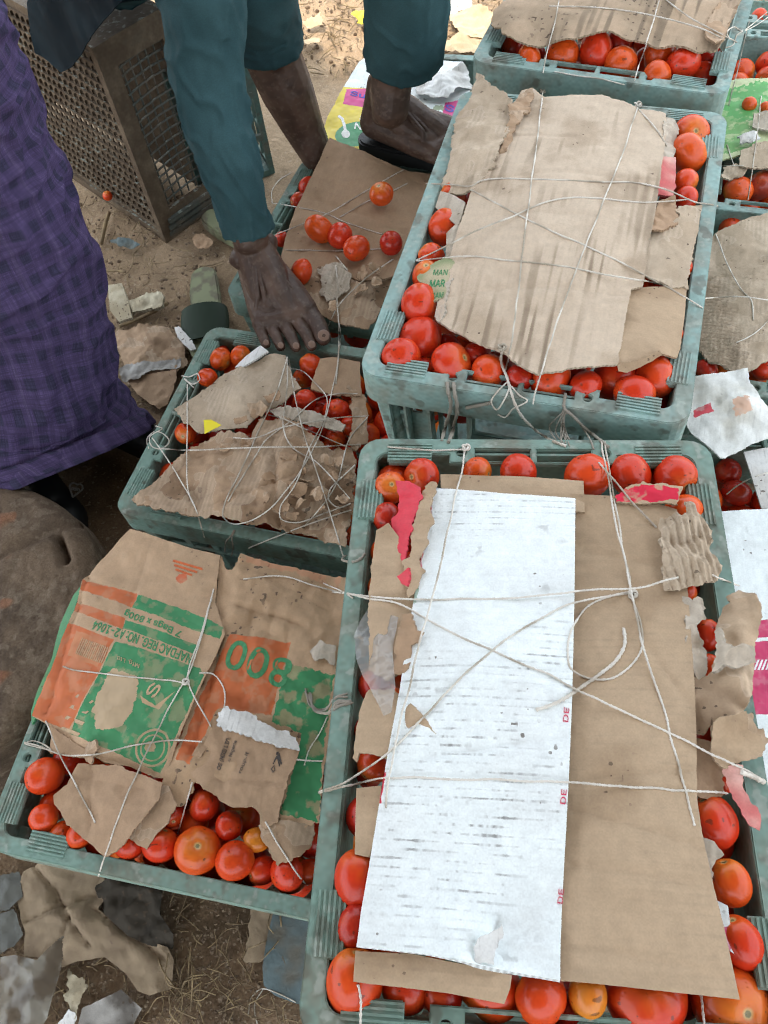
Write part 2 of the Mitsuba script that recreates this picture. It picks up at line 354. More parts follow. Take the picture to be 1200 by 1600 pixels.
    G = G[shapely.contains_xy(poly.buffer(-step * 0.45), G[:, 0], G[:, 1])]
    X = np.vstack([B, G]); tri = Delaunay(X).simplices
    ce = X[tri].mean(1); tri = tri[shapely.contains_xy(poly, ce[:, 0], ce[:, 1])]
    a = X[tri]; area = np.cross(a[:, 1] - a[:, 0], a[:, 2] - a[:, 0]); tri = tri[np.abs(area) > 1e-10]; area = area[np.abs(area) > 1e-10]
    tri[area < 0] = tri[area < 0][:, ::-1]
    V = np.c_[X, zf(X)]
    m0 = trimesh.Trimesh(V, tri, process=False); N = np.array(m0.vertex_normals)
    Vb = V - N * th
    e = np.sort(np.vstack([tri[:, [0, 1]], tri[:, [1, 2]], tri[:, [2, 0]]]), 1); ed = np.vstack([tri[:, [0, 1]], tri[:, [1, 2]], tri[:, [2, 0]]])
    _, inv, cnt = np.unique(e, axis=0, return_inverse=True, return_counts=True); bd = ed[cnt[inv.ravel()] == 1]
    n = len(V); L = (X - un(pts[0][0], pts[0][1], z0)[:2]) @ np.array([[c, s], [-s, c]]).T
    bi = np.unique(bd); mp = {v: k for k, v in enumerate(bi)}; b0 = 2 * n; b1 = b0 + len(bi)
    sd = np.array([[mp[i], mp[j]] for i, j in bd])
    side = np.vstack([np.c_[b0 + sd[:, 0], b1 + sd[:, 0], b1 + sd[:, 1]], np.c_[b0 + sd[:, 0], b1 + sd[:, 1], b0 + sd[:, 1]]])
    VV = np.vstack([V, Vb, V[bi], Vb[bi]])
    FF = np.vstack([tri, tri[:, ::-1] + n, side])
    UV = np.vstack([L, L + [10, 0], L[bi] + [20, 0], L[bi] + [20, 0]])
    m = trimesh.Trimesh(VV, FF, process=False)
    key = key or new_key(name)
    UV[:, 1] += 4 * KID.get(mat, 0) + 2
    put(key, mikit.ply(m, BMAT.get(mat, mat), smooth=True, uv=UV), None, m)
    if label: tag(key, label, cat_, group)
    SHEETS[key] = dict(zf=zf, o=un(pts[0][0], pts[0][1], z0)[:2], rot=np.array([[c, s], [-s, c]]), z0=z0)
    return key
def uvp(o, rot, z0, px, py):
    return rot @ (un(px, py, z0)[:2] - o)

class Pr:
    """What is printed on a sheet: builds a colour from polygons given as photograph pixels, in the sheet's own plane."""
    def __init__(self, first, z0, ang=0.0):
        self.o = un(first[0], first[1], z0)[:2]; self.z0 = z0; c, s = math.cos(ang), math.sin(ang); self.rot = np.array([[c, s], [-s, c]]); self.items = []
    def poly(self, pts, col, rag=0.0012, alpha=1.0, wear=0.0):
        P = np.array([uvp(self.o, self.rot, self.z0, *p) for p in pts])
        if np.sum(P[:, 0] * np.roll(P[:, 1], -1) - P[:, 1] * np.roll(P[:, 0], -1)) < 0: P = P[::-1]
        self.items.append(('p', P, col, rag, alpha, wear)); return self
    def circ(self, c, r, col, rag=0.0006, alpha=1.0, wear=0.0):
        self.items.append(('c', (uvp(self.o, self.rot, self.z0, *c), r), col, rag, alpha, wear)); return self
    def fn(self, base):
        items = self.items
        def f(p, n, uv):
            col = base(p, n, uv)
            uv = mi.Point2f(uv.x, uv.y - 4 * dr.floor(uv.y / 4) - 2)
            for kind, P, c, rag, alpha, wear in items:
                j = (fbm(uv.x * 180, uv.y * 180, 3, 3) - 0.5) * 2 * rag
                if kind == 'p':
                    d2, par = mi.Float(1.0), mi.Bool(False)
                    for a, b in zip(P, np.roll(P, -1, 0)):
                        ax, ay, ex, ey = float(a[0]), float(a[1]), float(b[0] - a[0]), float(b[1] - a[1])
                        h = dr.clip(((uv.x - ax) * ex + (uv.y - ay) * ey) / (ex * ex + ey * ey + 1e-12), 0, 1)
                        d2 = dr.minimum(d2, dr.square(uv.x - ax - h * ex) + dr.square(uv.y - ay - h * ey))
                        if abs(ey) > 1e-9: par = par ^ (((uv.y < ay) != (uv.y < ay + ey)) & (uv.x < ax + (uv.y - ay) * (ex / ey)))
                    d = dr.select(par, 1.0, -1.0) * dr.sqrt(d2)
                else:
                    d = float(P[1]) - dr.sqrt(dr.square(uv.x - float(P[0][0])) + dr.square(uv.y - float(P[0][1])))
                k = smoothstep(-0.0004, 0.0004, d + j) * alpha
                if wear: k = k * (1 - wear * smoothstep(0.50, 0.66, fbm(uv.x * 70, uv.y * 70, 7, 4)))
                col = mix(col, mi.Color3f(c) * (0.85 + 0.3 * fbm(uv.x * 60, uv.y * 60, 1, 3)), k)
            return col
        return f
KTAB, KID = [], {}
def kraft(base, dark, seed=0, stripes=0.0, sang=0.0, stain=0.5, scuff=0.0, peel=0.0):
    return (*base, *dark, float(seed), stripes, math.cos(sang), math.sin(sang), stain, scuff, peel)
def ktab(uv, cols):
    i = mi.UInt32(dr.clip(dr.floor(uv.y / 4), 0, len(KTAB) - 1)); A = np.array(KTAB, np.float32)
    return [dr.gather(mi.Float, mi.Float(np.ascontiguousarray(A[:, c])), i) for c in cols]
def kraft_fn(p, n, uv):
    """Brown liner board: fibre mottling, corrugation shading painted in as faint colour lines, stains; soiled streaks along the flutes and ink scuffs where the board has them. Boards differ by a row of KTAB."""
    br, bg, bb, kr, kg, kb, seed, stripes, ca, sa, stain, scuff, peel = ktab(uv, range(13))
    base, dark = mi.Color3f(br, bg, bb), mi.Color3f(kr, kg, kb)
    u = uv.x - 10 * dr.floor(uv.x / 10 + 0.5); v = uv.y - 4 * dr.floor(uv.y / 4) - 2
    w0 = seed * 1.7
    a = fbm(u * 16 + w0, v * 16, seed, 4); b = fbm(u * 120, v * 120, w0, 2); g = noise(u * 800, v * 800, 1); e = fbm(u * 9 + 5, v * 9, w0 + 2, 2)
    col = mix(base, dark, smoothstep(0.45, 0.72, a) * stain)
    t, w = u * ca + v * sa, -u * sa + v * ca
    rib_shade = dr.sin(t * (2 * math.pi / 0.0072))
    col = col * (0.985 + 0.010 * rib_shade)
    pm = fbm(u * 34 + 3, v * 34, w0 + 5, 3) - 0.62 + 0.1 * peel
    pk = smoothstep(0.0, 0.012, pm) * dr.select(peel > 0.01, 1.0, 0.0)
    col = mix(col, mix(base, (0.52, 0.43, 0.33), 0.5) * (0.88 + 0.09 * rib_shade), pk * 0.6)  # peeled patches: shading of the bare flutes painted as lines in the colour
    col = mix(col, (0.58, 0.50, 0.41), (1 - smoothstep(0.0, 0.014, dr.abs(pm))) * dr.select(peel > 0.01, 0.28, 0.0))
    st = smoothstep(0.50, 0.68, fbm(t * 120, w * 7, w0 + 9, 2)) * smoothstep(0.45, 0.66, e)
    col = mix(col, dark * 0.62, st * stripes)
    k = dr.floor(t / 0.0074); row = dr.abs(t / 0.0074 - k - 0.5)
    sc = (1 - smoothstep(0.02, 0.20, row + 0.30 * (b - 0.5))) * smoothstep(0.42, 0.70, fbm(w * 40, k * 3.7, w0, 2) * 0.55 + fbm(w * 260, k * 5.1, w0, 2) * 0.45) * smoothstep(0.36, 0.54, 1 - e)
    sc = dr.maximum(sc, 0.45 * smoothstep(0.60, 0.78, fbm(u * 26 + 9, v * 70, w0, 3)) * smoothstep(0.5, 0.62, b))
    col = mix(col, (0.06, 0.055, 0.05), sc * scuff)
    col = mix(col, (0.07, 0.05, 0.035), smoothstep(0.80, 0.84, noise(u * 210 + 7, v * 210, w0)) * smoothstep(0.55, 0.7, a) * 0.8)
    col = col * (0.84 + 0.20 * b + 0.12 * g)
    fl = 0.5 + 0.5 * dr.sin((t + w) * (2 * math.pi / 0.006))
    return mix(col, base * (0.55 + 0.35 * fl), smoothstep(14.0, 16.0, uv.x))
def board_bump(p, n, uv):
    ca, sa = ktab(uv, (8, 9)); v = uv.y - 4 * dr.floor(uv.y / 4) - 2
    t = uv.x * ca + v * sa
    return 0.6 * fbm(uv.x * 110, v * 110, 2, 3) + 0.022 * dr.sin(t * (2 * math.pi / 0.0072)) + 0.5 * fbm(uv.x * 28, v * 28, 5, 2)
def cardboard_bsdf(fn, rough, spec, bump):
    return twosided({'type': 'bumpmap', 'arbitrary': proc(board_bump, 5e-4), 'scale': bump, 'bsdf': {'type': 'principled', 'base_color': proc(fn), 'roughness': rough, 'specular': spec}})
def board(key, row, bump=0.0024, rough=0.85, spec=0.25, pr=None):
    KID[key] = len(KTAB); KTAB.append(row)
    if pr is not None: scene[key] = cardboard_bsdf(pr.fn(kraft_fn), rough, spec, bump)
    elif rough < 0.7: scene.setdefault('smooth_board', cardboard_bsdf(kraft_fn, 0.45, 0.45, 0.0014))
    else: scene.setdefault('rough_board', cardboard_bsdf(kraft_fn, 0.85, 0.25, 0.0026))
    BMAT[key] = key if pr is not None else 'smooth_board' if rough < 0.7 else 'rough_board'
BMAT = {}
KR, KD = (0.41, 0.305, 0.205), (0.27, 0.185, 0.115)
KP, KPD = (0.47, 0.385, 0.29), (0.30, 0.23, 0.16)
WH = (0.725, 0.785, 0.795)
A1, A2, A4, A5 = -0.2028, -0.3999, -0.4049, -0.3137
board('kraft_clean', kraft(KR, KD, 1, stain=0.55, stripes=0.12, scuff=0.10, sang=Q))
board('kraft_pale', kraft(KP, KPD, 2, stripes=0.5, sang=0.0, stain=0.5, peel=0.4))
board('kraft_soiled', kraft((0.40, 0.30, 0.21), KPD, 3, stripes=0.9, sang=0.0, stain=0.7))
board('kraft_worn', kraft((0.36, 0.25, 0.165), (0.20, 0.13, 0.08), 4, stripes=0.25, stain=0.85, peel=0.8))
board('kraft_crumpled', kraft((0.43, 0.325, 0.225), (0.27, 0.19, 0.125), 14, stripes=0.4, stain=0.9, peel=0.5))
board('kraft_dull', kraft((0.36, 0.245, 0.16), (0.25, 0.165, 0.10), 5, stain=0.5))
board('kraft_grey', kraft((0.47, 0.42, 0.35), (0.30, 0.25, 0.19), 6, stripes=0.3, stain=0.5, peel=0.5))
board('white_soiled', kraft((0.62, 0.63, 0.62), (0.40, 0.37, 0.33), 7, stain=0.6, scuff=0.3), rough=0.5)
G1, O1, R1 = (0.045, 0.215, 0.09), (0.46, 0.125, 0.045), (0.55, 0.025, 0.055)

Z = 0.589
# --- nearest crate
pr = Pr((680, 762), Z, A1)
pr.poly([(682, 755), (676, 800), (668, 845), (656, 925), (640, 925), (652, 845), (665, 760)], R1, 0.0022, wear=0.55)
pr.poly([(655, 925), (652, 955), (630, 955), (636, 925)], G1, 0.0018, wear=0.5)
pr.poly([(606, 1215), (598, 1262), (588, 1262), (596, 1215)], R1, 0.0015, wear=0.5)
board('white_print', kraft(WH, (0.55, 0.55, 0.54), 8, stain=0.22, scuff=0.75, sang=Q), rough=0.55, spec=0.3, pr=pr)
sheet('brown_sheet', [(893, 772, .010), (1000, 778, .008), (1058, 796, .006), (1068, 850, .008), (1076, 945, .012), (1083, 1060, .014), (1088, 1250, .013), (1096, 1300, .012), (1115, 1385, .010), (1156, 1562, .004), (1010, 1546, .010), (876, 1531, .009), (866, 1515, .006), (872, 1300, .006), (884, 1000, .004), (884, 800, .002)],
      Z, 'kraft_clean', 'broad plain brown carton half lying beside the white sheet on the nearest crate', ang=A1, seed=1, wr=0.0022, wf=9, bulge=0.006, rag=0.0006, folds=[((885, 1228), (1092, 1212), .0014), ((885, 1268), (1100, 1335), .0016), ((880, 1352), (1112, 1394), .0014), ((1000, 1010), (1080, 1130), .0012), ((900, 1480), (1130, 1530), .001), ((905, 860), (1070, 900), .0012)], ctrl=[(1000, 1150, .020), (980, 1350, .019), (1090, 1470, .013)])
sheet('white_sheet', [(680, 762, .015), (790, 771, .017), (899, 779, .015), (898, 900, .018), (893, 1100, .021), (884, 1300, .020), (875, 1532, .017), (765, 1511, .026), (660, 1490, .026), (557, 1479, .024), (564, 1425, .020), (600, 1215, .016), (625, 1080, .016), (648, 930, .015), (664, 840, .014)],
      Z, 'white_print', 'white carton sheet with black scuff lines and a red edge on the nearest crate', ang=A1, seed=2, wr=0.0022, wf=9, bulge=0.008, rag=0.0004, crease=.0007, folds=[((640, 1075), (890, 1092), -.0014), ((622, 1198), (884, 1165), .0016), ((600, 1216), (884, 1228), .0012), ((690, 985), (896, 930), .0012), ((565, 1425), (870, 1490), -.001), ((780, 1440), (745, 1505), .004)], ctrl=[(745, 1470, .020), (765, 1490, .012), (720, 1050, .024)])
sheet('brown_strip', [(688, 741, .008), (800, 744, .010), (912, 751, .008), (914, 800, .008), (690, 792, .007)], Z, 'kraft_clean', 'narrow brown strip showing beyond the far end of the white sheet', ang=A1, seed=3, rag=0.0006)
sheet('brown_strip', [(555, 1486, .016), (640, 1490, .018), (760, 1514, .019), (800, 1524, .018), (797, 1545, .017), (788, 1569, .014), (700, 1552, .016), (552, 1534, .012)], Z, 'kraft_clean', 'brown flap showing under the near end of the white sheet', ang=A1, seed=4, rag=0.0005, wr=0.002)
sheet('torn_flap', [(588, 829, .010), (607, 818, .014), (622, 838, .017), (627, 880, .019), (633, 907, .020), (641, 900, .020), (650, 935, .016), (641, 985, .016), (624, 1050, .016), (605, 1066, .014), (577, 1045, .010), (576, 950, .010), (580, 884, .010)],
      Z, 'kraft_clean', 'torn brown flap turned up along the left side of the white sheet', ang=A1, seed=5, rag=0.0016, wr=0.003, ctrl=[(605, 930, .012)])
sheet('torn_flap', [(612, 1076, .010), (632, 1090, .020), (643, 1101, .024), (669, 1128, .026), (683, 1150, .026), (678, 1168, .024), (668, 1180, .022), (654, 1191, .020), (612, 1189, .018), (580, 1178, .014), (561, 1176, .010), (557, 1192, .008), (552, 1184, .008), (561, 1115, .008), (575, 1077, .010)],
      Z, 'kraft_clean', 'brown flap with a rounded torn end overlapping the white sheet', ang=A1, seed=6, rag=0.0014, wr=0.003, ctrl=[(615, 1130, .020), (600, 1100, .014), (640, 1150, .023)])
sheet('torn_flap', [(557, 1232, .012), (596, 1228, .016), (594, 1262, .016), (588, 1300, .015), (577, 1339, .014), (554, 1335, .011)], Z, 'kraft_clean', 'small brown strip at the left edge of the white sheet beside the crate rim', ang=A1, seed=7, rag=0.0008)
pr = Pr((617, 752), Z, A1)
board('red_board', kraft((0.58, 0.035, 0.06), (0.50, 0.10, 0.10), 9, stain=0.3), rough=0.5)
sheet('red_flap', [(617, 752, .018), (640, 752, .022), (657, 762, .022), (658, 779, .022), (650, 800, .021), (643, 827, .021), (636, 866, .020), (630, 890, .021), (626, 866, .019), (613, 828, .012), (611, 812, .012), (621, 800, .016), (624, 782, .018), (620, 764, .018)],
      Z, 'red_board', 'torn red carton strip standing up at the far left of the white sheet', ang=A1, seed=8, rag=0.0024, wr=0.003, wf=60, step=0.003)
sheet('red_flap', [(612, 903, .013), (624, 897, .021), (638, 887, .026), (640, 902, .026), (636, 916, .023), (625, 910, .018)], Z, 'red_board', 'small red carton tip below the torn red strip', ang=A1, seed=9, rag=0.0012, step=0.003)
sheet('torn_strip', [(660, 760, .020), (670, 757, .024), (680, 756, .022), (676, 775, .024), (672, 800, .027), (677, 818, .027), (671, 825, .023), (664, 840, .023), (657, 870, .022), (651, 896, .022), (645, 925, .020), (638, 934, .020), (636, 900, .022), (639, 866, .022), (646, 824, .022), (655, 782, .020)],
      Z, 'kraft_clean', 'ragged brown strip between the red flap and the white sheet', ang=A1, seed=10, rag=0.0024, wr=0.003, wf=70, step=0.003)
sheet('torn_strip', [(628, 960, .022), (645, 955, .026), (652, 985, .027), (662, 988, .029), (655, 1004, .029), (643, 1008, .027), (640, 1040, .024), (630, 1052, .022), (616, 1052, .020), (615, 1020, .022), (622, 985, .022)], Z, 'kraft_dull', 'crumpled brown scrap in the middle of the left edge of the white sheet', ang=A1, seed=11, rag=0.0026, wr=0.004, wf=70, step=0.003)
pr = Pr((965, 768), Z, A1); pr.poly([(960, 770), (1000, 764), (1058, 770), (1056, 788), (960, 790)], R1, 0.003, wear=0.7)
board('red_torn_print', kraft(KR, KD, 10, stain=0.5), rough=0.85, spec=0.25, pr=pr)
sheet('torn_strip', [(962, 772, .012), (985, 760, .010), (1003, 754, .014), (1040, 756, .014), (1067, 761, .012), (1061, 776, .014), (1060, 790, .013), (1030, 786, .013), (995, 786, .013), (963, 784, .012)], Z, 'red_torn_print', 'torn strip with red print at the far right of the brown carton half', ang=A1, seed=12, rag=0.0024, wr=0.003, wf=60, step=0.003)
sheet('ribbed_piece', [(1030, 815, .018), (1040, 812, .020), (1056, 803, .024), (1068, 806, .028), (1074, 784, .018), (1084, 790, .022), (1098, 810, .016), (1113, 829, .010), (1110, 856, .014), (1118, 870, .010), (1129, 882, .004), (1122, 907, .008), (1090, 916, .018), (1040, 921, .019), (1036, 880, .019)],
      Z, 'kraft_pale', 'crumpled piece of bare ribbed brown board at the right edge of the nearest crate', ang=A1, seed=13, rag=0.002, wr=0.006, wf=40, flute=(A1 + 0.2, 0.0022, None), step=0.0026, ctrl=[(1085, 860, .030), (1070, 850, .020), (1058, 860, .028), (1100, 850, .018)])
sheet('torn_strip', [(1069, 937, .012), (1082, 940, .014), (1096, 937, .010), (1098, 958, .010), (1089, 978, .014), (1100, 1010, .008), (1103, 1040, .004), (1099, 1070, .004), (1088, 1056, .012), (1078, 1030, .015), (1072, 993, .015), (1068, 960, .014)], Z, 'kraft_grey', 'pale peeled board strip along the right edge of the brown carton half', ang=A1, seed=14, rag=0.0026, wr=0.005, wf=70, step=0.003)
sheet('crumpled_piece', [(1132, 935, .004), (1152, 925, .014), (1175, 932, .022), (1183, 950, .024), (1189, 965, .024), (1187, 993, .020), (1176, 1018, .024), (1181, 1034, .024), (1178, 1067, .020), (1163, 1108, .016), (1172, 1110, .026), (1183, 1101, .036), (1184, 1122, .034), (1195, 1140, .024), (1202, 1152, .018), (1195, 1178, .014), (1165, 1186, .014), (1135, 1195, .012), (1113, 1175, .014), (1112, 1130, .018), (1098, 1144, .014), (1088, 1143, .012), (1080, 1134, .012), (1078, 1067, .012), (1092, 1072, .012), (1106, 1052, .010), (1122, 1021, .010), (1136, 1024, .018), (1123, 1008, .010), (1118, 981, .004), (1128, 958, .002)],
      Z, 'kraft_crumpled', 'large crumpled brown piece bent over the right rim of the nearest crate', ang=A1, seed=15, rag=0.0022, wr=0.003, wf=22, crease=0.015, step=0.0026, ctrl=[(1130, 1100, .022), (1155, 1060, .030), (1150, 985, .026), (1140, 1050, .018), (1140, 1150, .026), (1150, 1118, .034), (1160, 1165, .022)])
sheet('torn_piece', [(1112, 1130, .030), (1130, 1122, .036), (1150, 1118, .040), (1165, 1112, .034), (1168, 1140, .030), (1188, 1150, .026), (1196, 1172, .022), (1170, 1186, .022), (1136, 1194, .022), (1114, 1174, .024)], Z, 'kraft_clean', 'flap folded back at the near end of the crumpled piece', ang=A1, seed=151, rag=0.002, wr=0.004, crease=0.008, step=0.003)
sheet('torn_piece', [(1120, 985, .022), (1136, 1020, .030), (1158, 1010, .036), (1176, 1016, .034), (1180, 1036, .032), (1150, 1044, .036), (1132, 1040, .030), (1112, 1050, .020)], Z, 'kraft_grey', 'pale torn layer across the middle of the crumpled piece', ang=A1, seed=152, rag=0.003, wr=0.005, crease=0.008, step=0.003)
sheet('brown_strip', [(1080, 1150, .006), (1112, 1160, .008), (1135, 1196, .004), (1128, 1225, .000), (1126, 1242, .000), (1080, 1240, .005)], Z, 'kraft_dull', 'brown board strip under the crumpled piece at the right rim', ang=A1, seed=16, rag=0.0014)
board('red_paper', kraft((0.50, 0.12, 0.12), (0.62, 0.42, 0.36), 21, stain=0.9))
sheet('red_scrap', [(1128, 1200, .014), (1150, 1191, .018), (1162, 1194, .016), (1161, 1228, .014), (1172, 1250, .012), (1190, 1272, .008), (1186, 1298, .004), (1172, 1290, .006), (1155, 1262, .010), (1140, 1238, .012)], Z, 'red_paper', 'faded red paper scrap hanging over the right rim of the nearest crate', 'paper scrap', ang=A1, seed=17, th=0.0008, rag=0.0022, wr=0.004, wf=60, step=0.003)
pr = Pr((1108, 1400), Z, A1); pr.poly([(1125, 1452), (1150, 1456), (1152, 1495), (1125, 1480)], (0.55, 0.06, 0.16), 0.003, wear=0.4)
board('white_pink_print', kraft(WH, (0.5, 0.5, 0.5), 22, stain=0.1), rough=0.45, spec=0.25, pr=pr)
sheet('white_strip', [(1098, 1395, .002), (1113, 1404, .006), (1137, 1415, .006), (1141, 1440, .004), (1149, 1492, .000), (1139, 1484, .002), (1120, 1440, .003)], Z - 0.004, 'white_pink_print', 'white strip with a pink mark under the right side of the brown carton half', ang=A1, seed=18, rag=0.001)
sheet('torn_strip', [(1085, 1275, .004), (1096, 1305, .006), (1116, 1315, .008), (1128, 1335, .006), (1118, 1342, .004), (1112, 1360, .006), (1117, 1378, .004), (1095, 1345, .003)], Z + .002, 'kraft_grey', 'small frayed board tear beside the tomatoes at the right rim', ang=A1, seed=19, rag=0.002, wr=0.003, wf=80, step=0.003)

sheet('torn_strip', [(741, 1510, .023), (752, 1484, .027), (768, 1452, .029), (784, 1443, .030), (788, 1462, .028), (778, 1486, .027), (772, 1508, .025), (758, 1503, .026)], Z, 'white_soiled', 'small torn tip lifting at the near edge of the white sheet', ang=A1, seed=153, rag=0.002, wr=0.003, crease=0.004, step=0.003, th=0.0012)
# --- second crate
Z = 0.592
pr2 = Pr((815, 141), Z, A2)
board('middle_board', kraft((0.50, 0.41, 0.315), (0.33, 0.25, 0.175), 12, stripes=0.8, stain=0.6, ))
sheet('brown_sheet', [(815, 141, .004), (832, 139, .006), (851, 152, .008), (880, 150, .010), (906, 148, .010), (940, 147, .010), (970, 158, .010), (1000, 172, .010), (1040, 178, .008), (1042, 200, .008), (1034, 260, .010), (1024, 330, .014), (1014, 382, .014), (1004, 450, .013), (986, 455, .014), (976, 505, .014), (966, 569, .012), (930, 574, .014), (880, 578, .014), (839, 585, .014), (812, 570, .013), (790, 553, .012), (740, 533, .010), (706, 516, .006), (690, 504, .002), (684, 478, .002), (696, 430, .006), (707, 390, .010), (720, 350, .011), (735, 305, .012), (757, 272, .012), (785, 225, .012), (796, 200, .010), (800, 170, .006)],
      Z, 'middle_board', 'broad plain brown carton crossed by white strings on the middle crate', ang=A2, seed=20, rag=0.0013, wr=0.0028, wf=14, crease=0.0024, step=0.0038, bulge=0.010, folds=[((700, 466), (990, 478), .0016), ((742, 362), (1012, 372), .001), ((726, 300), (1030, 300), .001), ((722, 410), (712, 520), .0016), ((770, 440), (790, 530), .0012), ((800, 225), (900, 232), .0012)], ctrl=[(800, 540, .010), (745, 430, .016), (850, 300, .026), (880, 430, .028)])
sheet('clean_piece', [(972, 452, .012), (1020, 448, .008), (1073, 449, .000), (1070, 490, .000), (1063, 545, -.002), (1058, 560, -.004), (1033, 552, .008), (1003, 566, .010), (965, 568, .010), (968, 500, .010)], Z, 'kraft_clean', 'cleaner brown piece at the near right corner of the middle crate', ang=A2, seed=21, rag=0.0008, wr=0.002)
sheet('torn_flap', [(743, 111, .010), (756, 122, .014), (767, 132, .018), (790, 146, .018), (800, 162, .018), (796, 195, .022), (780, 226, .024), (774, 250, .026), (756, 272, .024), (738, 292, .020), (720, 300, .010), (700, 298, .000), (690, 288, -.004), (703, 252, .002), (704, 225, .004), (711, 205, .006), (708, 190, .002), (722, 170, .004), (735, 150, .006)],
      Z, 'kraft_pale', 'torn flap lifted at the far left corner of the middle crate', ang=A2, seed=22, rag=0.003, wr=0.005, wf=40, crease=0.008, step=0.0032, ctrl=[(755, 200, .020), (740, 240, .020), (765, 180, .018)])
sheet('torn_flap', [(800, 160, .018), (815, 144, .014), (832, 136, .014), (835, 150, .016), (822, 170, .020), (806, 195, .022), (800, 215, .020), (790, 240, .018), (778, 258, .016), (776, 245, .018), (786, 220, .022), (794, 195, .022)], Z, 'kraft_worn', 'narrow folded tear beside the lifted flap of the middle crate', ang=A2, seed=23, rag=0.0022, wr=0.005, wf=60, step=0.003)
sheet('pale_scrap', [(688, 298, -.006), (706, 303, .004), (727, 316, .010), (722, 335, .010), (716, 352, .010), (700, 340, .002), (680, 324, -.008)], Z, 'kraft_grey', 'small pale grey piece on the left side of the middle crate', ang=A2, seed=24, rag=0.0012)
board('green_print', kraft((0.44, 0.40, 0.27), (0.22, 0.28, 0.15), 25, stain=0.9))
GL = sheet('printed_scrap', [(653, 432, -.002), (664, 420, .004), (680, 408, .008), (700, 400, .012), (706, 410, .012), (700, 440, .010), (696, 462, .008), (676, 470, .002), (664, 462, -.002), (668, 452, .002)], Z, 'green_print', 'torn scrap with green printing at the left rim of the middle crate', 'paper scrap', ang=A2, seed=26, rag=0.002, wr=0.003, step=0.003)
sheet('torn_strip', [(697, 366, .006), (712, 352, .010), (722, 356, .012), (712, 396, .012), (702, 440, .010), (694, 478, .008), (686, 500, .004), (680, 492, .000), (690, 440, .004), (698, 398, .006)], Z - 0.001, 'kraft_grey', 'grey folded strip along the left side of the middle carton', ang=A2, seed=27, rag=0.0016, wr=0.004, wf=60, step=0.003)
sheet('torn_flap', [(1020, 352, .014), (1045, 352, .012), (1062, 338, .010), (1060, 322, .008), (1097, 321, -.002), (1090, 362, -.002), (1080, 410, .000), (1074, 449, .002), (1050, 449, .006), (1034, 440, .008), (1010, 432, .010), (1004, 424, .010), (1012, 385, .012)], Z, 'kraft_pale', 'torn brown piece at the right rim of the middle crate beside the red fragment', ang=A2, seed=28, rag=0.0018, wr=0.004, wf=40, crease=0.005, step=0.0034, ctrl=[(1045, 400, .012), (1065, 380, .000)])
sheet('torn_flap', [(1030, 312, .012), (1055, 304, .010), (1060, 336, .010), (1056, 350, .012), (1038, 358, .016), (1019, 359, .016), (1024, 332, .014)], Z, 'kraft_dull', 'small curled flap below the red fragment of the middle crate', ang=A2, seed=29, rag=0.002, wr=0.004, wf=60, step=0.003)
sheet('red_fragment', [(1034, 246, .010), (1056, 246, .006), (1056, 275, .004), (1053, 305, .006), (1024, 302, .012), (1030, 275, .012)], Z - .002, 'red_paper', 'faded red carton fragment at the right of the middle crate', ang=A2, seed=30, rag=0.0014, wr=0.003, step=0.003)
sheet('torn_strip', [(1040, 180, .008), (1056, 188, .004), (1060, 200, .002), (1056, 232, .002), (1052, 248, .004), (1036, 248, .008), (1036, 215, .010)], Z, 'kraft_grey', 'crinkled strip at the far right edge of the middle carton', ang=A2, seed=31, rag=0.002, wr=0.004, wf=70, step=0.003)
sheet('curled_strip', [(965, 569, .010), (1000, 562, .012), (1030, 547, .016), (1034, 553, .016), (1022, 562, .010), (1000, 574, .006), (980, 582, .004), (966, 580, .004)], Z + .002, 'kraft_clean', 'curled torn edge at the near right of the middle carton', ang=A2, seed=32, rag=0.001, wr=0.002, step=0.003)
# --- far raised crate
Z = 0.592
sheet('brown_sheet', [(767, 38, .010), (783, 50, .016), (800, 62, .014), (825, 68, .010), (850, 72, .006), (870, 62, .016), (900, 57, .022), (935, 50, .024), (958, 50, .022), (985, 60, .018), (1010, 68, .012), (1030, 74, .010), (1052, 70, .014), (1075, 76, .016), (1095, 82, .010), (1122, 76, .016), (1140, 40, .018), (1168, -20, .018), (1172, -70, .016), (1000, -70, .016), (850, -60, .014), (800, -30, .010), (788, 0, .010), (770, 14, .012)],
      Z, 'kraft_soiled', 'dirty brown carton with a curling front edge on the far raised crate', ang=-0.4862, seed=33, rag=0.0018, wr=0.004, wf=22, crease=0.003, step=0.0055, ctrl=[(900, 10, .026), (1030, 20, .024), (790, 32, .022), (830, 45, .018)])
sheet('torn_flap', [(1100, 45, .022), (1112, 20, .026), (1128, -5, .028), (1160, -20, .024), (1152, 12, .020), (1138, 40, .022), (1130, 62, .026), (1118, 66, .030), (1106, 58, .026)], Z, 'kraft_worn', 'folded flap at the right end of the carton on the far raised crate', ang=-0.48, seed=34, rag=0.0016, wr=0.005, wf=40, crease=0.006)
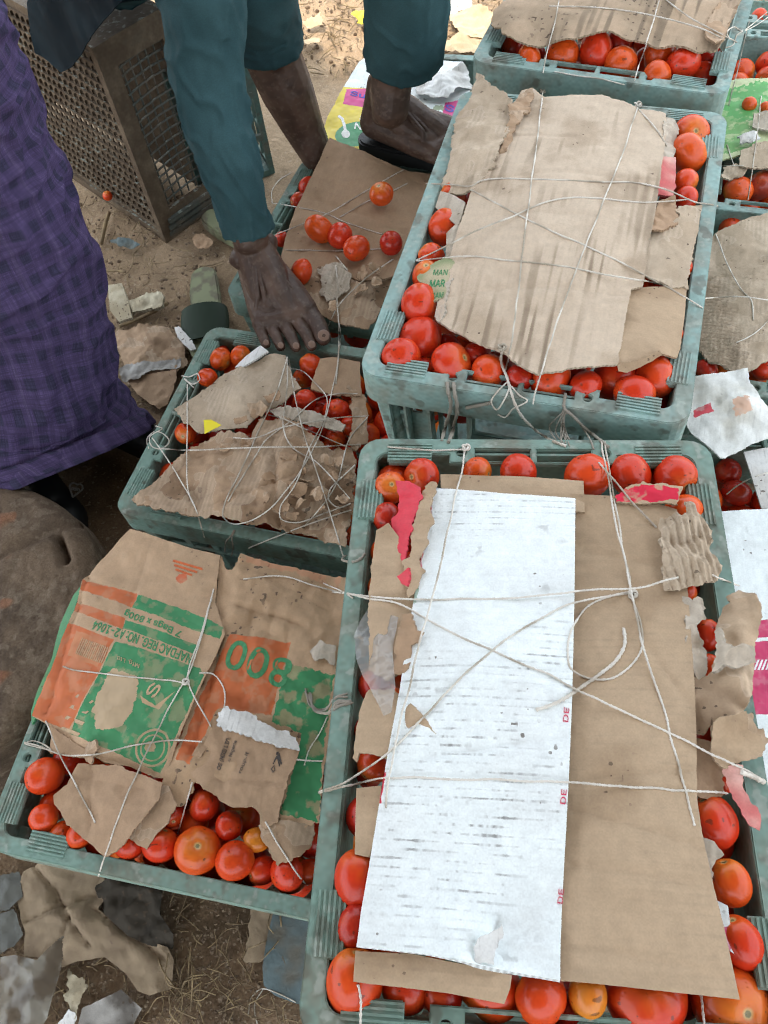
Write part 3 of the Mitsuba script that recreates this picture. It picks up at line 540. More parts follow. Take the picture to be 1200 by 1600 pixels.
# --- crate before the foot
Z = 0.296
sheet('light_flap', [(274, 640, .008), (300, 622, .016), (330, 600, .020), (352, 584, .020), (386, 570, .020), (422, 553, .018), (446, 553, .016), (452, 575, .012), (470, 606, .004), (450, 625, .014), (430, 636, .016), (405, 650, .020), (385, 668, .016), (350, 668, .018), (308, 677, .014), (292, 660, .010)],
      Z, 'kraft_pale', 'pale brown piece just below the toes of the large foot', ang=A4, seed=40, rag=0.0022, wr=0.005, wf=30, crease=0.006, step=0.004, ctrl=[(380, 620, .026), (430, 600, .020)])
sheet('white_strip', [(367, 574, .016), (385, 556, .022), (407, 540, .026), (420, 549, .028), (400, 562, .028), (380, 573, .022)], Z, 'white_soiled', 'short white strip right under the toes', ang=A4, seed=41, rag=0.001, step=0.003)
sheet('ragged_sheet', [(209, 785, .004), (240, 755, .008), (275, 722, .012), (300, 700, .014), (330, 682, .016), (360, 676, .018), (392, 686, .018), (404, 655, .024), (440, 650, .024), (470, 668, .018), (500, 690, .010), (520, 702, .014), (548, 690, .018), (556, 730, .014), (552, 790, .010), (541, 858, .004), (520, 852, .008), (505, 848, .003), (490, 840, .010), (450, 830, .012), (415, 822, .010), (395, 826, .006), (350, 812, .008), (300, 806, .008), (268, 805, .006), (240, 796, .004)],
      Z, 'kraft_worn', 'wide ragged brown sheet with many tears in the crate before the foot', ang=A4, seed=42, rag=0.0028, wr=0.006, wf=30, crease=0.013, step=0.0034, bulge=0.012, folds=[((300, 720), (400, 700), .003), ((330, 800), (520, 745), .003), ((430, 690), (440, 830), .004), ((470, 720), (545, 800), .003), ((260, 770), (330, 690), .002)], ctrl=[(400, 760, .024), (340, 740, .018), (470, 740, .022), (480, 800, .014)])
sheet('corner_piece', [(500, 560, .012), (520, 557, .014), (562, 566, .006), (564, 618, .004), (530, 618, .012), (505, 612, .014), (484, 608, .012), (492, 585, .012)], Z, 'kraft_dull', 'flat brown piece right of the toes against the middle crate', ang=A4, seed=43, rag=0.0016, wr=0.002)
sheet('torn_strip', [(545, 606, .008), (566, 612, .004), (576, 650, .002), (572, 690, .004), (556, 705, .008), (544, 694, .012), (552, 660, .010)], Z, 'kraft_worn', 'ragged strip between the red tomatoes and the middle crate', ang=A4, seed=44, rag=0.003, wr=0.006, wf=50, crease=0.006, step=0.003)
sheet('torn_strip', [(420, 640, .022), (446, 634, .024), (480, 642, .022), (512, 648, .018), (540, 664, .014), (534, 676, .012), (505, 668, .016), (470, 660, .020), (440, 656, .022)], Z, 'kraft_grey', 'narrow torn strip under the crossing strings before the foot', ang=A4, seed=45, rag=0.0026, wr=0.004, wf=60, step=0.003)
for k, (x, y, r) in enumerate([(400, 640, 16), (425, 622, 14), (382, 690, 12), (462, 765, 17), (485, 745, 14), (452, 720, 16), (510, 720, 13), (440, 790, 13), (500, 770, 15), (375, 655, 13), (470, 790, 11), (520, 745, 12), (535, 780, 10), (420, 745, 11), (480, 700, 10), (500, 800, 12), (530, 720, 11), (455, 805, 10), (415, 775, 10), (545, 740, 9), (350, 700, 10), (470, 735, 10)]):
    rg = np.random.default_rng(400 + k); an = np.sort(rg.uniform(0, 2 * math.pi, 9))
    sheet('curled_scrap', [(x + r * rg.uniform(.6, 1.25) * math.cos(a), y + r * 0.8 * rg.uniform(.6, 1.25) * math.sin(a), .032 + rg.uniform(-.004, .010)) for a in an], Z, ['kraft_worn', 'kraft_dull'][k % 2], ['curled shred beside the pale piece', 'curled shred under the pale piece and left of the tear', 'small shred below the yellow scrap', 'large shred in the middle of the ragged sheet', 'shred right of the middle of the ragged sheet', 'shred at the upper middle of the ragged sheet', 'shred near the red tomatoes on the ragged sheet', 'shred nearest the near rim on the ragged sheet', 'shred at the right of the ragged sheet', 'shred touching the yellow scrap'][k] if k < 10 else f'small curled shred on the right half of the ragged sheet, {ORD[k - 10]} of its kind', ang=A4, seed=460 + k, rag=0.002, wr=0.006, wf=60, th=0.0015, step=0.003, group='curled shreds on the ragged sheet')
scene['yellow_paper'] = twosided({'type': 'principled', 'base_color': rgb(0.72, 0.62, 0.03), 'roughness': 0.5})
sheet('yellow_scrap', [(318, 656, .026), (330, 655, .028), (346, 664, .026), (336, 669, .024), (320, 678, .022)], Z, 'yellow_paper', 'small bright yellow scrap on the pale piece', 'paper scrap', ang=0, seed=60, th=0.0006, rag=0.0008, wr=0.002, step=0.003)
# --- crate behind the foot
Z = 0.298
sheet('brown_sheet', [(515, 214, .050), (560, 232, .046), (612, 256, .036), (640, 268, .026), (676, 272, .016), (672, 330, .012), (645, 392, .012), (624, 430, .010), (600, 436, .014), (560, 440, .012), (520, 418, .012), (490, 425, .012), (466, 440, .012), (440, 440, .006), (440, 400, .006), (446, 372, .010), (462, 325, .018), (490, 268, .034)],
      Z, 'kraft_dull', 'brown board carrying six loose tomatoes behind the large foot', ang=A4, seed=61, rag=0.0009, wr=0.003, wf=16, crease=0.003, step=0.0042, folds=[((488, 325), (668, 385), .0016), ((520, 250), (660, 300), .0012), ((560, 240), (520, 330), .001)], ctrl=[(560, 330, .026), (600, 390, .018)])
sheet('torn_sheet', [(440, 432, .008), (470, 440, .012), (500, 418, .016), (545, 430, .016), (590, 420, .014), (618, 425, .008), (606, 460, .006), (590, 495, .004), (576, 516, .000), (552, 510, .006), (530, 505, .006), (500, 492, .006), (470, 470, .008)], Z - .002, 'kraft_worn', 'torn brown sheet at the near end of the crate behind the foot', ang=A4, seed=62, rag=0.002, wr=0.006, wf=34, crease=0.008, step=0.0036, ctrl=[(540, 460, .014)])
sheet('peeled_piece', [(495, 422, .020), (512, 412, .026), (532, 410, .028), (550, 428, .026), (546, 450, .024), (530, 462, .024), (510, 470, .020), (498, 458, .020), (504, 440, .022)], Z, 'kraft_grey', 'pale peeled piece with parallel creases beside the lone tomato', ang=A4, seed=63, rag=0.002, wr=0.005, wf=50, flute=(0.9, 0.0016, None), step=0.003, th=0.0015)
for k, (x, y, r) in enumerate([(565, 425, 11), (585, 418, 10), (560, 450, 12), (520, 480, 11), (590, 440, 9)]):
    rg = np.random.default_rng(440 + k); an = np.sort(rg.uniform(0, 2 * math.pi, 8))
    sheet('curled_scrap', [(x + r * rg.uniform(.6, 1.25) * math.cos(a), y + r * rg.uniform(.6, 1.25) * math.sin(a), .024 + rg.uniform(-.004, .012)) for a in an], Z, 'kraft_worn', ['shred below the two touching tomatoes', 'shred right of the touching tomatoes', 'largest shred below the tomatoes behind the foot', 'shred left of the near end behind the foot', 'rightmost shred behind the foot'][k], ang=A4, seed=64 + k, rag=0.002, wr=0.006, wf=60, th=0.0015, step=0.003, group='curled shreds behind the foot')

# ---------------------------------------------------------------- lettering and the printed cartons
def ink(key, c, rough=0.7):
    scene[key] = twosided({'type': 'principled', 'base_color': proc(lambda p, n, uv: mi.Color3f(c) * (0.7 + 0.6 * fbm(p.x * 300, p.y * 300, p.z * 300, 2))), 'roughness': rough})
ink('green_ink', G1); ink('black_ink', (0.06, 0.05, 0.045)); ink('red_ink', (0.52, 0.05, 0.10)); ink('kraft_ink', (0.40, 0.29, 0.18)); ink('orange_ink', (0.50, 0.12, 0.04)); ink('blue_ink', (0.10, 0.10, 0.45)); ink('white_ink', (0.75, 0.75, 0.72))
def drape(key, name, mesh, start, end, top, mat, lift=0.0007, label=None):
    """Lays a flat print (drawn in a unit box) on a sheet: it starts at one photograph pixel, ends at another, with its top towards a third."""
    S = SHEETS[key]; a, b, c = (un(*q, S['z0'] + 0.012)[:2] for q in (start, end, top))
    v = np.array(mesh.vertices); lo, hi = v.min(0), v.max(0); q = (v - lo) / np.maximum(hi - lo, 1e-9)
    xy = a + q[:, :1] * (b - a) + q[:, 1:2] * (c - a)
    m = mesh.copy(); m.vertices = np.c_[xy, S['zf'](xy) + lift * (0.4 + 0.6 * q[:, 2])]
    if np.cross(b - a, c - a) < 0: m.invert()
    k = part(key, name); put(k, mikit.ply(m, mat))
    if label: labels[k] = {'label': label}
def text(key, s, start, end, top, mat, bold=False):
    a, b, c = (un(*q, .3)[:2] for q in (start, end, top))
    if np.cross(b - a, c - a) < 0: start, end, top = top, (end[0] + top[0] - start[0], end[1] + top[1] - start[1]), start     # upside down, not mirrored
    m = meshkit.text_mesh(s, 0.01, 0.0006, bold); drape(key, 'lettering', m, start, end, top, mat)

Z = 0.301
KC, KCD = (0.43, 0.295, 0.185), (0.30, 0.20, 0.12)
pa = Pr((203, 826), Z, A5)
pa.poly([(134, 911), (222, 936), (214, 958), (130, 926)], O1, wear=0.3).poly([(121, 945), (203, 975), (200, 993), (116, 957)], O1, wear=0.3)
pa.poly([(222, 937), (300, 964), (356, 990), (350, 1009), (214, 958)], G1, .0015, wear=0.3).poly([(204, 978), (318, 1018), (312, 1032), (200, 992)], G1, wear=0.3)
pa.poly([(110, 977), (187, 1010), (160, 1062), (112, 1146), (50, 1120), (58, 1095), (85, 1040)], O1, wear=0.25)
pa.poly([(126, 992), (178, 1012), (160, 1050), (112, 1030)], (0.46, 0.19, 0.09), wear=0.5)
pa.poly([(190, 1012), (320, 1054), (326, 1066), (255, 1212), (190, 1182), (113, 1149)], G1, wear=0.35)
pa.poly([(182, 1052), (224, 1066), (222, 1095), (212, 1120), (199, 1140), (176, 1146), (157, 1144), (152, 1112)], (0.42, 0.315, 0.20), .004)
pa.circ((245, 1174), .0235, (0.36, 0.27, 0.16), wear=0.4).circ((245, 1174), .0205, G1).circ((245, 1174), .0165, (0.30, 0.25, 0.14), wear=0.5).circ((245, 1174), .0145, G1).circ((241, 1172), .007, (0.36, 0.27, 0.16), .002)
pa.poly([(228, 1096), (250, 1110), (282, 1090), (255, 1116), (230, 1106)], (0.42, 0.30, 0.18), .0008)
pa.circ((289, 912), .0085, (0.50, 0.13, 0.06), .0035, wear=0.4)
board('green_orange_print', kraft(KC, KCD, 31, stain=0.45), rough=0.6, spec=0.4, pr=pa)
CA = sheet('printed_carton', [(203, 826, .012), (270, 848, .014), (344, 867, .016), (341, 900, .018), (336, 940, .018), (352, 992, .020), (340, 1020, .020), (312, 1080, .020), (285, 1140, .018), (257, 1216, .012), (240, 1214, .012), (200, 1196, .012), (165, 1192, .010), (140, 1178, .008), (118, 1172, .006), (90, 1142, .006), (52, 1120, .004), (60, 1092, .006), (82, 1046, .008), (104, 985, .010), (121, 940, .010), (130, 905, .010), (165, 866, .010)],
           Z, 'green_orange_print', 'flattened carton printed in green and orange over the lower left crate', 'carton', ang=A5, seed=70, rag=0.0012, wr=0.0026, wf=20, crease=0.0042, bulge=0.010, step=0.0038, folds=[((150, 880), (74, 1122), .003), ((246, 842), (180, 1050), .0012), ((136, 905), (345, 1000), .0012), ((120, 1170), (250, 1215), .002)])
text(CA, '7 Bags x 800g', (284, 1001), (196, 967), (289, 988), 'green_ink', True)
text(CA, 'NAFDAC REG. NO: A2-1064', (300, 1043), (146, 987), (305, 1028), 'green_ink', True)
text(CA, 'Mfg. Ltd', (222, 1050), (188, 1037), (224, 1042), 'kraft_ink')
text(CA, 'S', (229, 1088), (244, 1070), (244, 1096), 'kraft_ink', True)
for k in range(4): drape(CA, 'print_line', bx(0, 1, 0, 1, 0, .0005), (120 + 3 - k * 9, 1086 + k * 16), (150 - k * 8, 1098 + k * 16), (118 - k * 9, 1090 + k * 16), 'kraft_ink')
for k in range(3): drape(CA, 'print_line', bx(0, 1, 0, 1, 0, .0005), (272 + k * 2, 876 + k * 7), (318 - k * 8, 890 + k * 5), (271 + k * 2, 879 + k * 7), 'orange_ink')
for k in range(15):
    drape(CA, 'bar_mark', bx(0, 1, 0, 1, 0, .0004), (132 + k * 2.9, 1000 + k * 1.15), (133.1 + k * 2.9 + (k % 3) * .35, 1000.4 + k * 1.15), (120 + k * 2.9, 1024 + k * 1.15), 'kraft_ink')
sheet('green_flap', [(128, 912, .000), (122, 935, .000), (110, 972, .001), (88, 1030, .000), (66, 1082, .000), (58, 1118, .000), (50, 1132, -.006), (48, 1112, -.010), (58, 1080, -.010), (80, 1030, -.010), (94, 975, -.010), (114, 930, -.008)], Z, 'green_flap_print' if 'green_flap_print' in KID else (board('green_flap_print', kraft(G1, (0.08, 0.20, 0.08), 33, stain=0.5), rough=0.5) or 'green_flap_print'), 'green folded edge along the left side of the printed carton', ang=A5, seed=71, rag=0.001)
pb = Pr((345, 868), Z, A5)
pb.poly([(364, 998), (457, 1012), (428, 1124), (344, 1112), (302, 1200), (280, 1190), (318, 1090)], O1, .002, wear=0.3)
pb.poly([(452, 1045), (525, 1060), (508, 1160), (496, 1284), (438, 1274), (452, 1236), (474, 1150), (430, 1134)], G1, .003, wear=0.55)
pb.poly([(425, 870), (535, 905), (530, 925), (470, 905), (380, 885)], (0.47, 0.20, 0.11), .004, alpha=0.45, wear=0.8)
board('orange_panel_print', kraft(KC, KCD, 34, stain=0.55), rough=0.7, spec=0.3, pr=pb)
CB = sheet('printed_carton', [(345, 868, .014), (352, 888, .016), (362, 890, .020), (376, 864, .024), (384, 868, .020), (430, 880, .018), (480, 892, .014), (545, 906, .006), (536, 960, .006), (527, 1050, .006), (516, 1140, .004), (504, 1220, .003), (497, 1284, .002), (470, 1292, .004), (436, 1284, .008), (405, 1262, .010), (350, 1240, .012), (305, 1222, .012), (288, 1255, .004), (277, 1262, .002), (256, 1224, .006), (280, 1160, .010), (310, 1082, .012), (345, 1010, .014), (336, 960, .013), (340, 900, .013)],
           Z, 'orange_panel_print', 'torn carton with an orange panel and worn green print beside the nearest crate', 'carton', ang=A5, seed=72, rag=0.0018, wr=0.0032, wf=20, crease=0.007, bulge=0.006, step=0.0038, folds=[((372, 952), (480, 985), .003), ((400, 955), (396, 1000), .002), ((432, 960), (424, 1010), .002), ((458, 970), (452, 1020), .002), ((352, 1000), (300, 1190), .004), ((345, 870), (520, 960), .0015)])
text(CB, '800', (446, 1082), (350, 1046), (462, 1036), 'green_ink', True)
sheet('brown_scrap', [(484, 1018, .022), (500, 1000, .026), (512, 1008, .026), (524, 1010, .024), (522, 1038, .020), (508, 1028, .022), (492, 1034, .022)], Z, 'kraft_grey', 'pale torn tab beside the rim on the orange panel carton', ang=A5, seed=73, rag=0.002, wr=0.004, wf=60, step=0.003)
CD = sheet('label_piece', [(325, 1146, .024), (338, 1134, .026), (400, 1150, .026), (468, 1172, .022), (462, 1192, .022), (450, 1225, .022), (438, 1250, .020), (433, 1284, .016), (416, 1291, .016), (404, 1268, .018), (393, 1258, .018), (360, 1262, .016), (345, 1246, .016), (322, 1232, .018), (300, 1214, .016), (296, 1200, .018), (310, 1176, .020)], Z, 'kraft_dull', 'torn brown label piece with black lettering and a litter bin symbol', ang=A5, seed=74, rag=0.0018, wr=0.003, wf=26, crease=0.0055, folds=[((340, 1220), (450, 1230), .002), ((370, 1150), (352, 1250), .0015)])
sheet('white_strip', [(341, 1112, .024), (352, 1107, .026), (385, 1112, .028), (408, 1128, .028), (440, 1142, .026), (462, 1152, .024), (468, 1172, .025), (420, 1160, .029), (370, 1146, .029), (338, 1134, .028)], Z, 'white_soiled', 'white torn edge with pen scribble above the label piece', ang=A5, seed=75, rag=0.0022, wr=0.003, wf=50, step=0.003)
text(CD, 'OS (NIG) LTD.', (347, 1206), (364, 1157), (340, 1203), 'black_ink', True)
text(CD, 'Kano Nigeria', (358, 1206), (375, 1163), (351, 1203), 'black_ink')
text(CD, 'roup.it', (381, 1213), (393, 1181), (375, 1210), 'black_ink')
man = unary_union([Point(4.2, 9).buffer(1.0), Polygon([(2.6, 7.6), (5.6, 7.8), (5.4, 4.6), (5.2, 0), (4.2, 0), (4.1, 4), (3.6, 0), (2.6, 0), (3.0, 4.6)]), Polygon([(2.8, 7.6), (0.6, 6.4), (-0.8, 5.2), (-0.3, 4.6), (1.2, 5.6), (3.0, 6.2)]), Polygon([(-3.0, 3.6), (0, 3.6), (-0.5, 0), (-2.5, 0)]).difference(Polygon([(-2.5, 3.1), (-0.5, 3.1), (-0.9, .5), (-2.1, .5)]))])
drape(CD, 'bin_symbol', extr(man, 0.3), (428, 1212), (444, 1196), (422, 1192), 'black_ink')
E3 = sheet('brown_piece', [(85, 1243, .010), (104, 1226, .014), (110, 1212, .014), (122, 1192, .016), (170, 1196, .016), (215, 1208, .018), (255, 1224, .018), (250, 1248, .020), (215, 1290, .020), (185, 1325, .014), (165, 1337, .012), (150, 1326, .012), (128, 1308, .012), (104, 1289, .010), (94, 1268, .008), (84, 1256, .008)], Z, 'kraft_dull', 'brown piece with a pointed near end at the lower left crate', ang=A5, seed=76, rag=0.0014, wr=0.003, wf=24, crease=0.006, folds=[((150, 1195), (145, 1310), .002), ((110, 1215), (240, 1240), .0015)])
sheet('brown_piece', [(250, 1228, .012), (262, 1230, .014), (276, 1258, .012), (262, 1285, .010), (245, 1300, .008), (228, 1327, .006), (200, 1308, .010), (222, 1275, .014)], Z, 'kraft_worn', 'brown piece folded under the pointed piece', ang=A5, seed=77, rag=0.0014, wr=0.003)
sheet('torn_strip', [(76, 1128, .010), (88, 1142, .012), (120, 1162, .012), (138, 1172, .014), (130, 1184, .014), (112, 1182, .012), (76, 1176, .004), (80, 1150, .006)], Z - .003, 'kraft_dull', 'brown corner below the orange block of the printed carton', ang=A5, seed=78, rag=0.002)
sheet('torn_strip', [(136, 1162, .016), (150, 1156, .020), (155, 1168, .020), (146, 1180, .020), (140, 1192, .018), (128, 1182, .014)], Z, 'kraft_worn', 'small crumpled tear at the near edge of the printed carton', ang=A5, seed=79, rag=0.003, wr=0.005, wf=70, step=0.003)
sheet('torn_piece', [(405, 1290, .006), (420, 1280, .012), (450, 1284, .010), (491, 1288, .003), (489, 1322, .002), (470, 1336, .008), (452, 1346, .008), (431, 1350, .006), (420, 1328, .006), (410, 1308, .008)], Z, 'kraft_worn', 'ragged brown piece at the near right corner of the lower left crate', ang=A5, seed=80, rag=0.0024, wr=0.005, wf=40, crease=0.005)
sheet('torn_strip', [(290, 1190, .014), (302, 1175, .018), (320, 1150, .022), (328, 1160, .020), (312, 1185, .018), (300, 1212, .012), (292, 1206, .012)], Z, 'kraft_dull', 'narrow curled tear left of the label piece', ang=A5, seed=81, rag=0.002, wr=0.004, wf=60, step=0.003)
# --- yellow carton behind the standing foot
Z = 0.300
py_ = Pr((512, 185), Z, -0.38)
YL = (0.66, 0.52, 0.04)
py_.poly([(512, 250), (512, 180), (540, 128), (600, 134), (600, 250)], YL, .001).poly([(600, 250), (600, 168), (740, 170), (740, 250)], YL, .002).poly([(548, 132), (584, 132), (584, 160), (542, 154)], (0.58, 0.05, 0.22)).poly([(700, 150), (735, 140), (735, 185), (695, 172)], (0.58, 0.05, 0.22))
py_.circ((560, 200), .040, (0.04, 0.26, 0.10)).circ((690, 160), .012, (0.14, 0.20, 0.03), .006, alpha=0.7)
board('yellow_print', kraft(WH, (0.5, 0.48, 0.44), 36, stain=0.3), rough=0.4, spec=0.5, pr=py_)
CY = sheet('yellow_carton', [(506, 200, .006), (512, 182, .008), (540, 130, .010), (560, 98, .010), (580, 84, .008), (650, 92, .008), (722, 96, .004), (735, 130, .002), (732, 170, .002), (712, 190, .006), (680, 192, .010), (655, 200, .010), (640, 235, .008), (560, 232, .008), (515, 226, .008)], Z, 'yellow_print', 'yellow and white printed carton with a green spoon emblem behind the standing foot', 'carton', ang=-0.38, seed=82, rag=0.0012, wr=0.003, wf=16, crease=0.002)
text(CY, 'Supr', (546, 150), (592, 158), (548, 141), 'blue_ink', True); text(CY, 'Su', (694, 170), (722, 175), (697, 158), 'blue_ink', True)
text(CY, 'S', (561, 186), (570, 188), (563, 178), 'white_ink', True); text(CY, 'NE', (553, 200), (576, 204), (555, 190), 'white_ink', True)
spoon = unary_union([Point(0, 0).buffer(2.0), Polygon([(-.7, 1), (.7, 1), (.2, 5), (-.6, 8), (-2.6, 9.5), (-3.4, 8.6), (-1.8, 7.2), (-1.2, 5)])])
drape(CY, 'spoon_emblem', extr(spoon, 0.3), (529, 214), (547, 214), (527, 177), 'white_ink')
sheet('crumpled_wrapper', [(650, 120, .012), (668, 108, .020), (690, 112, .022), (706, 104, .020), (722, 98, .014), (733, 112, .010), (736, 136, .006), (712, 140, .018), (700, 154, .020), (672, 155, .018), (652, 150, .014)], Z, 'white_soiled', 'crumpled white tray with dark specks right of the trouser hem', 'wrapper', ang=-0.38, seed=83, rag=0.003, wr=0.010, wf=50, crease=0.010, step=0.003, th=0.001)
# --- crates along the right edge
gp = Pr((1125, 130), 0.30, A2); gp.poly([(1110, 190), (1160, 180), (1180, 240), (1112, 250)], (0.16, 0.36, 0.12), .006, wear=0.6).poly([(1125, 150), (1190, 140), (1230, 150), (1230, 200), (1120, 200)], (0.10, 0.34, 0.10), .01, wear=0.5)
board('green_carton_print', kraft((0.46, 0.52, 0.30), (0.35, 0.42, 0.22), 37, stain=0.5), rough=0.5, spec=0.4, pr=gp)
sheet('green_carton', [(1126, 128, .010), (1160, 124, .014), (1215, 124, .014), (1330, 140, .010), (1300, 262, .012), (1215, 258, .014), (1160, 240, .012), (1126, 250, .006), (1112, 240, .000)], 0.300, 'green_carton_print', 'faded green carton on the low crate at the right edge', 'carton', ang=A2, seed=84, rag=0.0016, wr=0.003, crease=0.002)
sheet('pale_scrap', [(1158, 236, .022), (1185, 222, .026), (1230, 214, .026), (1250, 250, .022), (1215, 262, .022), (1180, 262, .020), (1156, 258, .018)], 0.300, 'kraft_pale', 'pale board scrap on the near edge of the green carton', ang=A2, seed=85, rag=0.002, wr=0.003)
sheet('white_scrap', [(1178, 178, .024), (1198, 172, .030), (1225, 180, .030), (1225, 206, .026), (1200, 204, .024), (1176, 198, .022)], 0.300, 'kraft_grey', 'folded pale flap at the right edge on the green carton', ang=A2, seed=86, rag=0.0016, wr=0.004)
sheet('white_scrap', [(1152, 212, .022), (1164, 208, .028), (1182, 206, .030), (1188, 214, .028), (1174, 222, .026), (1160, 220, .024)], 0.300, 'white_soiled', 'small crumpled white scrap on the green carton', ang=A2, seed=87, rag=0.003, wr=0.006, wf=60, step=0.003)
sheet('brown_scrap', [(1130, 262, .014), (1150, 256, .018), (1168, 262, .018), (1158, 274, .016), (1130, 280, .010)], 0.296, 'kraft_pale', 'small brown scrap above the rotten tomatoes', ang=A2, seed=88, rag=0.003, wr=0.004, wf=60, step=0.003)
RB = sheet('ribbed_sheet', [(1112, 372, .004), (1122, 362, .010), (1150, 350, .014), (1176, 338, .016), (1205, 330, .018), (1300, 330, .014), (1320, 470, .014), (1290, 560, .012), (1210, 558, .016), (1195, 565, .016), (1176, 578, .014), (1146, 586, .012), (1125, 570, .012), (1108, 566, .008), (1092, 548, .000), (1092, 500, .000), (1100, 440, .000)], 0.300, 'kraft_pale', 'torn brown board with bare ribs on the low crate right of the middle crate', ang=A2, seed=89, rag=0.002, wr=0.004, wf=22, crease=0.004, flute=(A2 + 1.35, 0.0030, 9.0), step=0.0036, ctrl=[(1170, 450, .022), (1150, 540, .018)])
pw = Pr((1080, 590), 0.31, A2); pw.poly([(1077, 660), (1104, 652), (1108, 664), (1080, 672)], (0.55, 0.07, 0.09), .003, wear=0.3).poly([(1135, 650), (1160, 644), (1166, 668), (1140, 674)], (0.55, 0.36, 0.26), .004, wear=0.4)
board('white_worn_print', kraft((0.66, 0.68, 0.66), (0.42, 0.40, 0.33), 38, stain=0.7, scuff=0.2), rough=0.5, spec=0.4, pr=pw)
sheet('white_flattened_carton', [(1078, 590, .030), (1120, 584, .034), (1168, 576, .034), (1172, 600, .034), (1190, 625, .032), (1210, 650, .030), (1225, 676, .024), (1180, 694, .020), (1125, 717, .020), (1110, 700, .022), (1080, 676, .024), (1070, 655, .026)], 0.300, 'white_worn_print', 'dirty white flattened box lying across the two crates at right', 'carton', ang=A2, seed=90, rag=0.0014, wr=0.004, wf=24, crease=0.005, ctrl=[(1150, 630, .042)])
sheet('white_sheet', [(1162, 706, .008), (1190, 700, .010), (1300, 690, .010), (1300, 792, .010), (1190, 795, .008)], 0.300, 'white_soiled', 'white board at the right edge beyond the red printed one', ang=A1, seed=91, rag=0.0006)
pw = Pr((1140, 798), 0.30, A1); PK = (0.52, 0.035, 0.12)
pw.poly([(1130, 975), (1330, 965), (1330, 992), (1130, 1002)], PK, wear=0.1).poly([(1130, 1008), (1330, 998), (1330, 1112), (1130, 1122)], PK, wear=0.1)
for k in range(9): pw.poly([(1178 + k * 6, 1048), (1181 + k * 6, 1048), (1187 + k * 6, 1032), (1184 + k * 6, 1032)], WH, .0003)
board('white_red_print', kraft(WH, (0.6, 0.6, 0.6), 39, stain=0.15), rough=0.45, spec=0.4, pr=pw)
sheet('white_sheet', [(1110, 800, .010), (1160, 797, .012), (1320, 790, .012), (1360, 1200, .010), (1190, 1330, .008), (1120, 1290, .006), (1110, 1000, .008)], 0.302, 'white_red_print', 'clean white carton with a red printed band at the right edge', 'carton', ang=A1, seed=92, rag=0.0005, wr=0.002)
# lettering on the nearest white sheet, and the scrap of the middle crate
WS = 'white_sheet'
for (x, y) in ((884, 1136), (880, 1262), (878, 1412)): text(WS, 'DE', (x + 1, y), (x + 3, y - 22), (x - 7, y - 1), 'red_ink')
text(GL, 'MAR', (670, 440), (694, 444), (672, 430), 'green_ink', True); text(GL, 'MAN', (676, 424), (698, 428), (678, 416), 'green_ink'); text(GL, 'OZAM', (668, 456), (692, 459), (669, 448), 'green_ink')

# ---------------------------------------------------------------- tomatoes
def tomato_mesh(kind, sub):
    m = trimesh.creation.icosphere(subdivisions=sub); d = np.array(m.vertices)
    th = np.arccos(np.clip(d[:, 2], -1, 1)); ph = np.arctan2(d[:, 1], d[:, 0])
    lob, flat, plum = [(0.010, 0.93, 0.0), (0.030, 0.86, 0.0), (0.008, 1.22, 0.05), (0.018, 1.05, 0.02)][kind]
    r = 1 + lob * np.cos((5 + kind) * ph + kind) * np.sin(th) * np.exp(-((th - 0.7) / 0.7) ** 2) - 0.13 * np.exp(-(th / 0.28) ** 2) - 0.03 * np.exp(-((math.pi - th) / 0.12) ** 2)
    r = r + 0.05 * (nfb(d * 1.3 + kind * 5, 2, kind) - 0.5) + plum * np.cos(2 * ph) * np.sin(th)
    v = d * r[:, None]; v[:, 2] *= flat; v /= flat ** (1 / 3)
    m.vertices = v
    return m, th, ph
TP = {}
def tomato_ply(kind, hue, sub):
    k = (kind, hue, sub)
    if k not in TP:
        m, th, ph = tomato_mesh(kind, sub)
        TP[k] = (mikit.ply(m, 'tomato_skin', smooth=True, uv=np.c_[th / math.pi, np.cos(ph) * 0.9 + 4 * hue + 2]), m)
    return TP[k]
#        red                  bright               orange               dark                 yellow orange        rotten
TOM = [(0.52, 0.030, 0.007), (0.56, 0.048, 0.008), (0.56, 0.068, 0.008), (0.40, 0.018, 0.007), (0.60, 0.20, 0.02), (0.28, 0.03, 0.015)]
def tomato_fn(p, n, uv):
    i = mi.UInt32(dr.clip(dr.floor(uv.y / 4), 0, 5)); A = np.array(TOM, np.float32)
    c = mi.Color3f(*[dr.gather(mi.Float, mi.Float(np.ascontiguousarray(A[:, k])), i) for k in range(3)])
    th, cph = uv.x * math.pi, (uv.y - 4 * dr.floor(uv.y / 4) - 2) / 0.9
    a = fbm(p.x * 45, p.y * 45, p.z * 45, 3); hue = mi.Float(i)
    sh = smoothstep(1.15, 0.25, th + 0.35 * (a - 0.5) + 0.08 * dr.sin(cph * 9)) * dr.select(hue == 3, 0.15, dr.select(hue == 0, 0.25, 0.55))
    c = mix(c, (0.62, 0.22, 0.03), sh)                                   # paler shoulders round the stem end
    c = mix(c, mi.Color3f(0.60, 0.10, 0.012), smoothstep(0.52, 0.75, a) * 0.35)
    c = mix(c, (0.50, 0.38, 0.16), smoothstep(0.24, 0.13, th + 0.12 * (a - 0.5)) * 0.8)
    c = mix(c, (0.17, 0.15, 0.07), smoothstep(0.115, 0.085, th) * 0.9)
    c = mix(c, (0.10, 0.03, 0.015), smoothstep(3.06, 3.12, th))
    c = mix(c, (0.05, 0.02, 0.012), smoothstep(0.86, 0.89, noise(p.x * 190, p.y * 190, p.z * 190)) * 0.6)
    return c
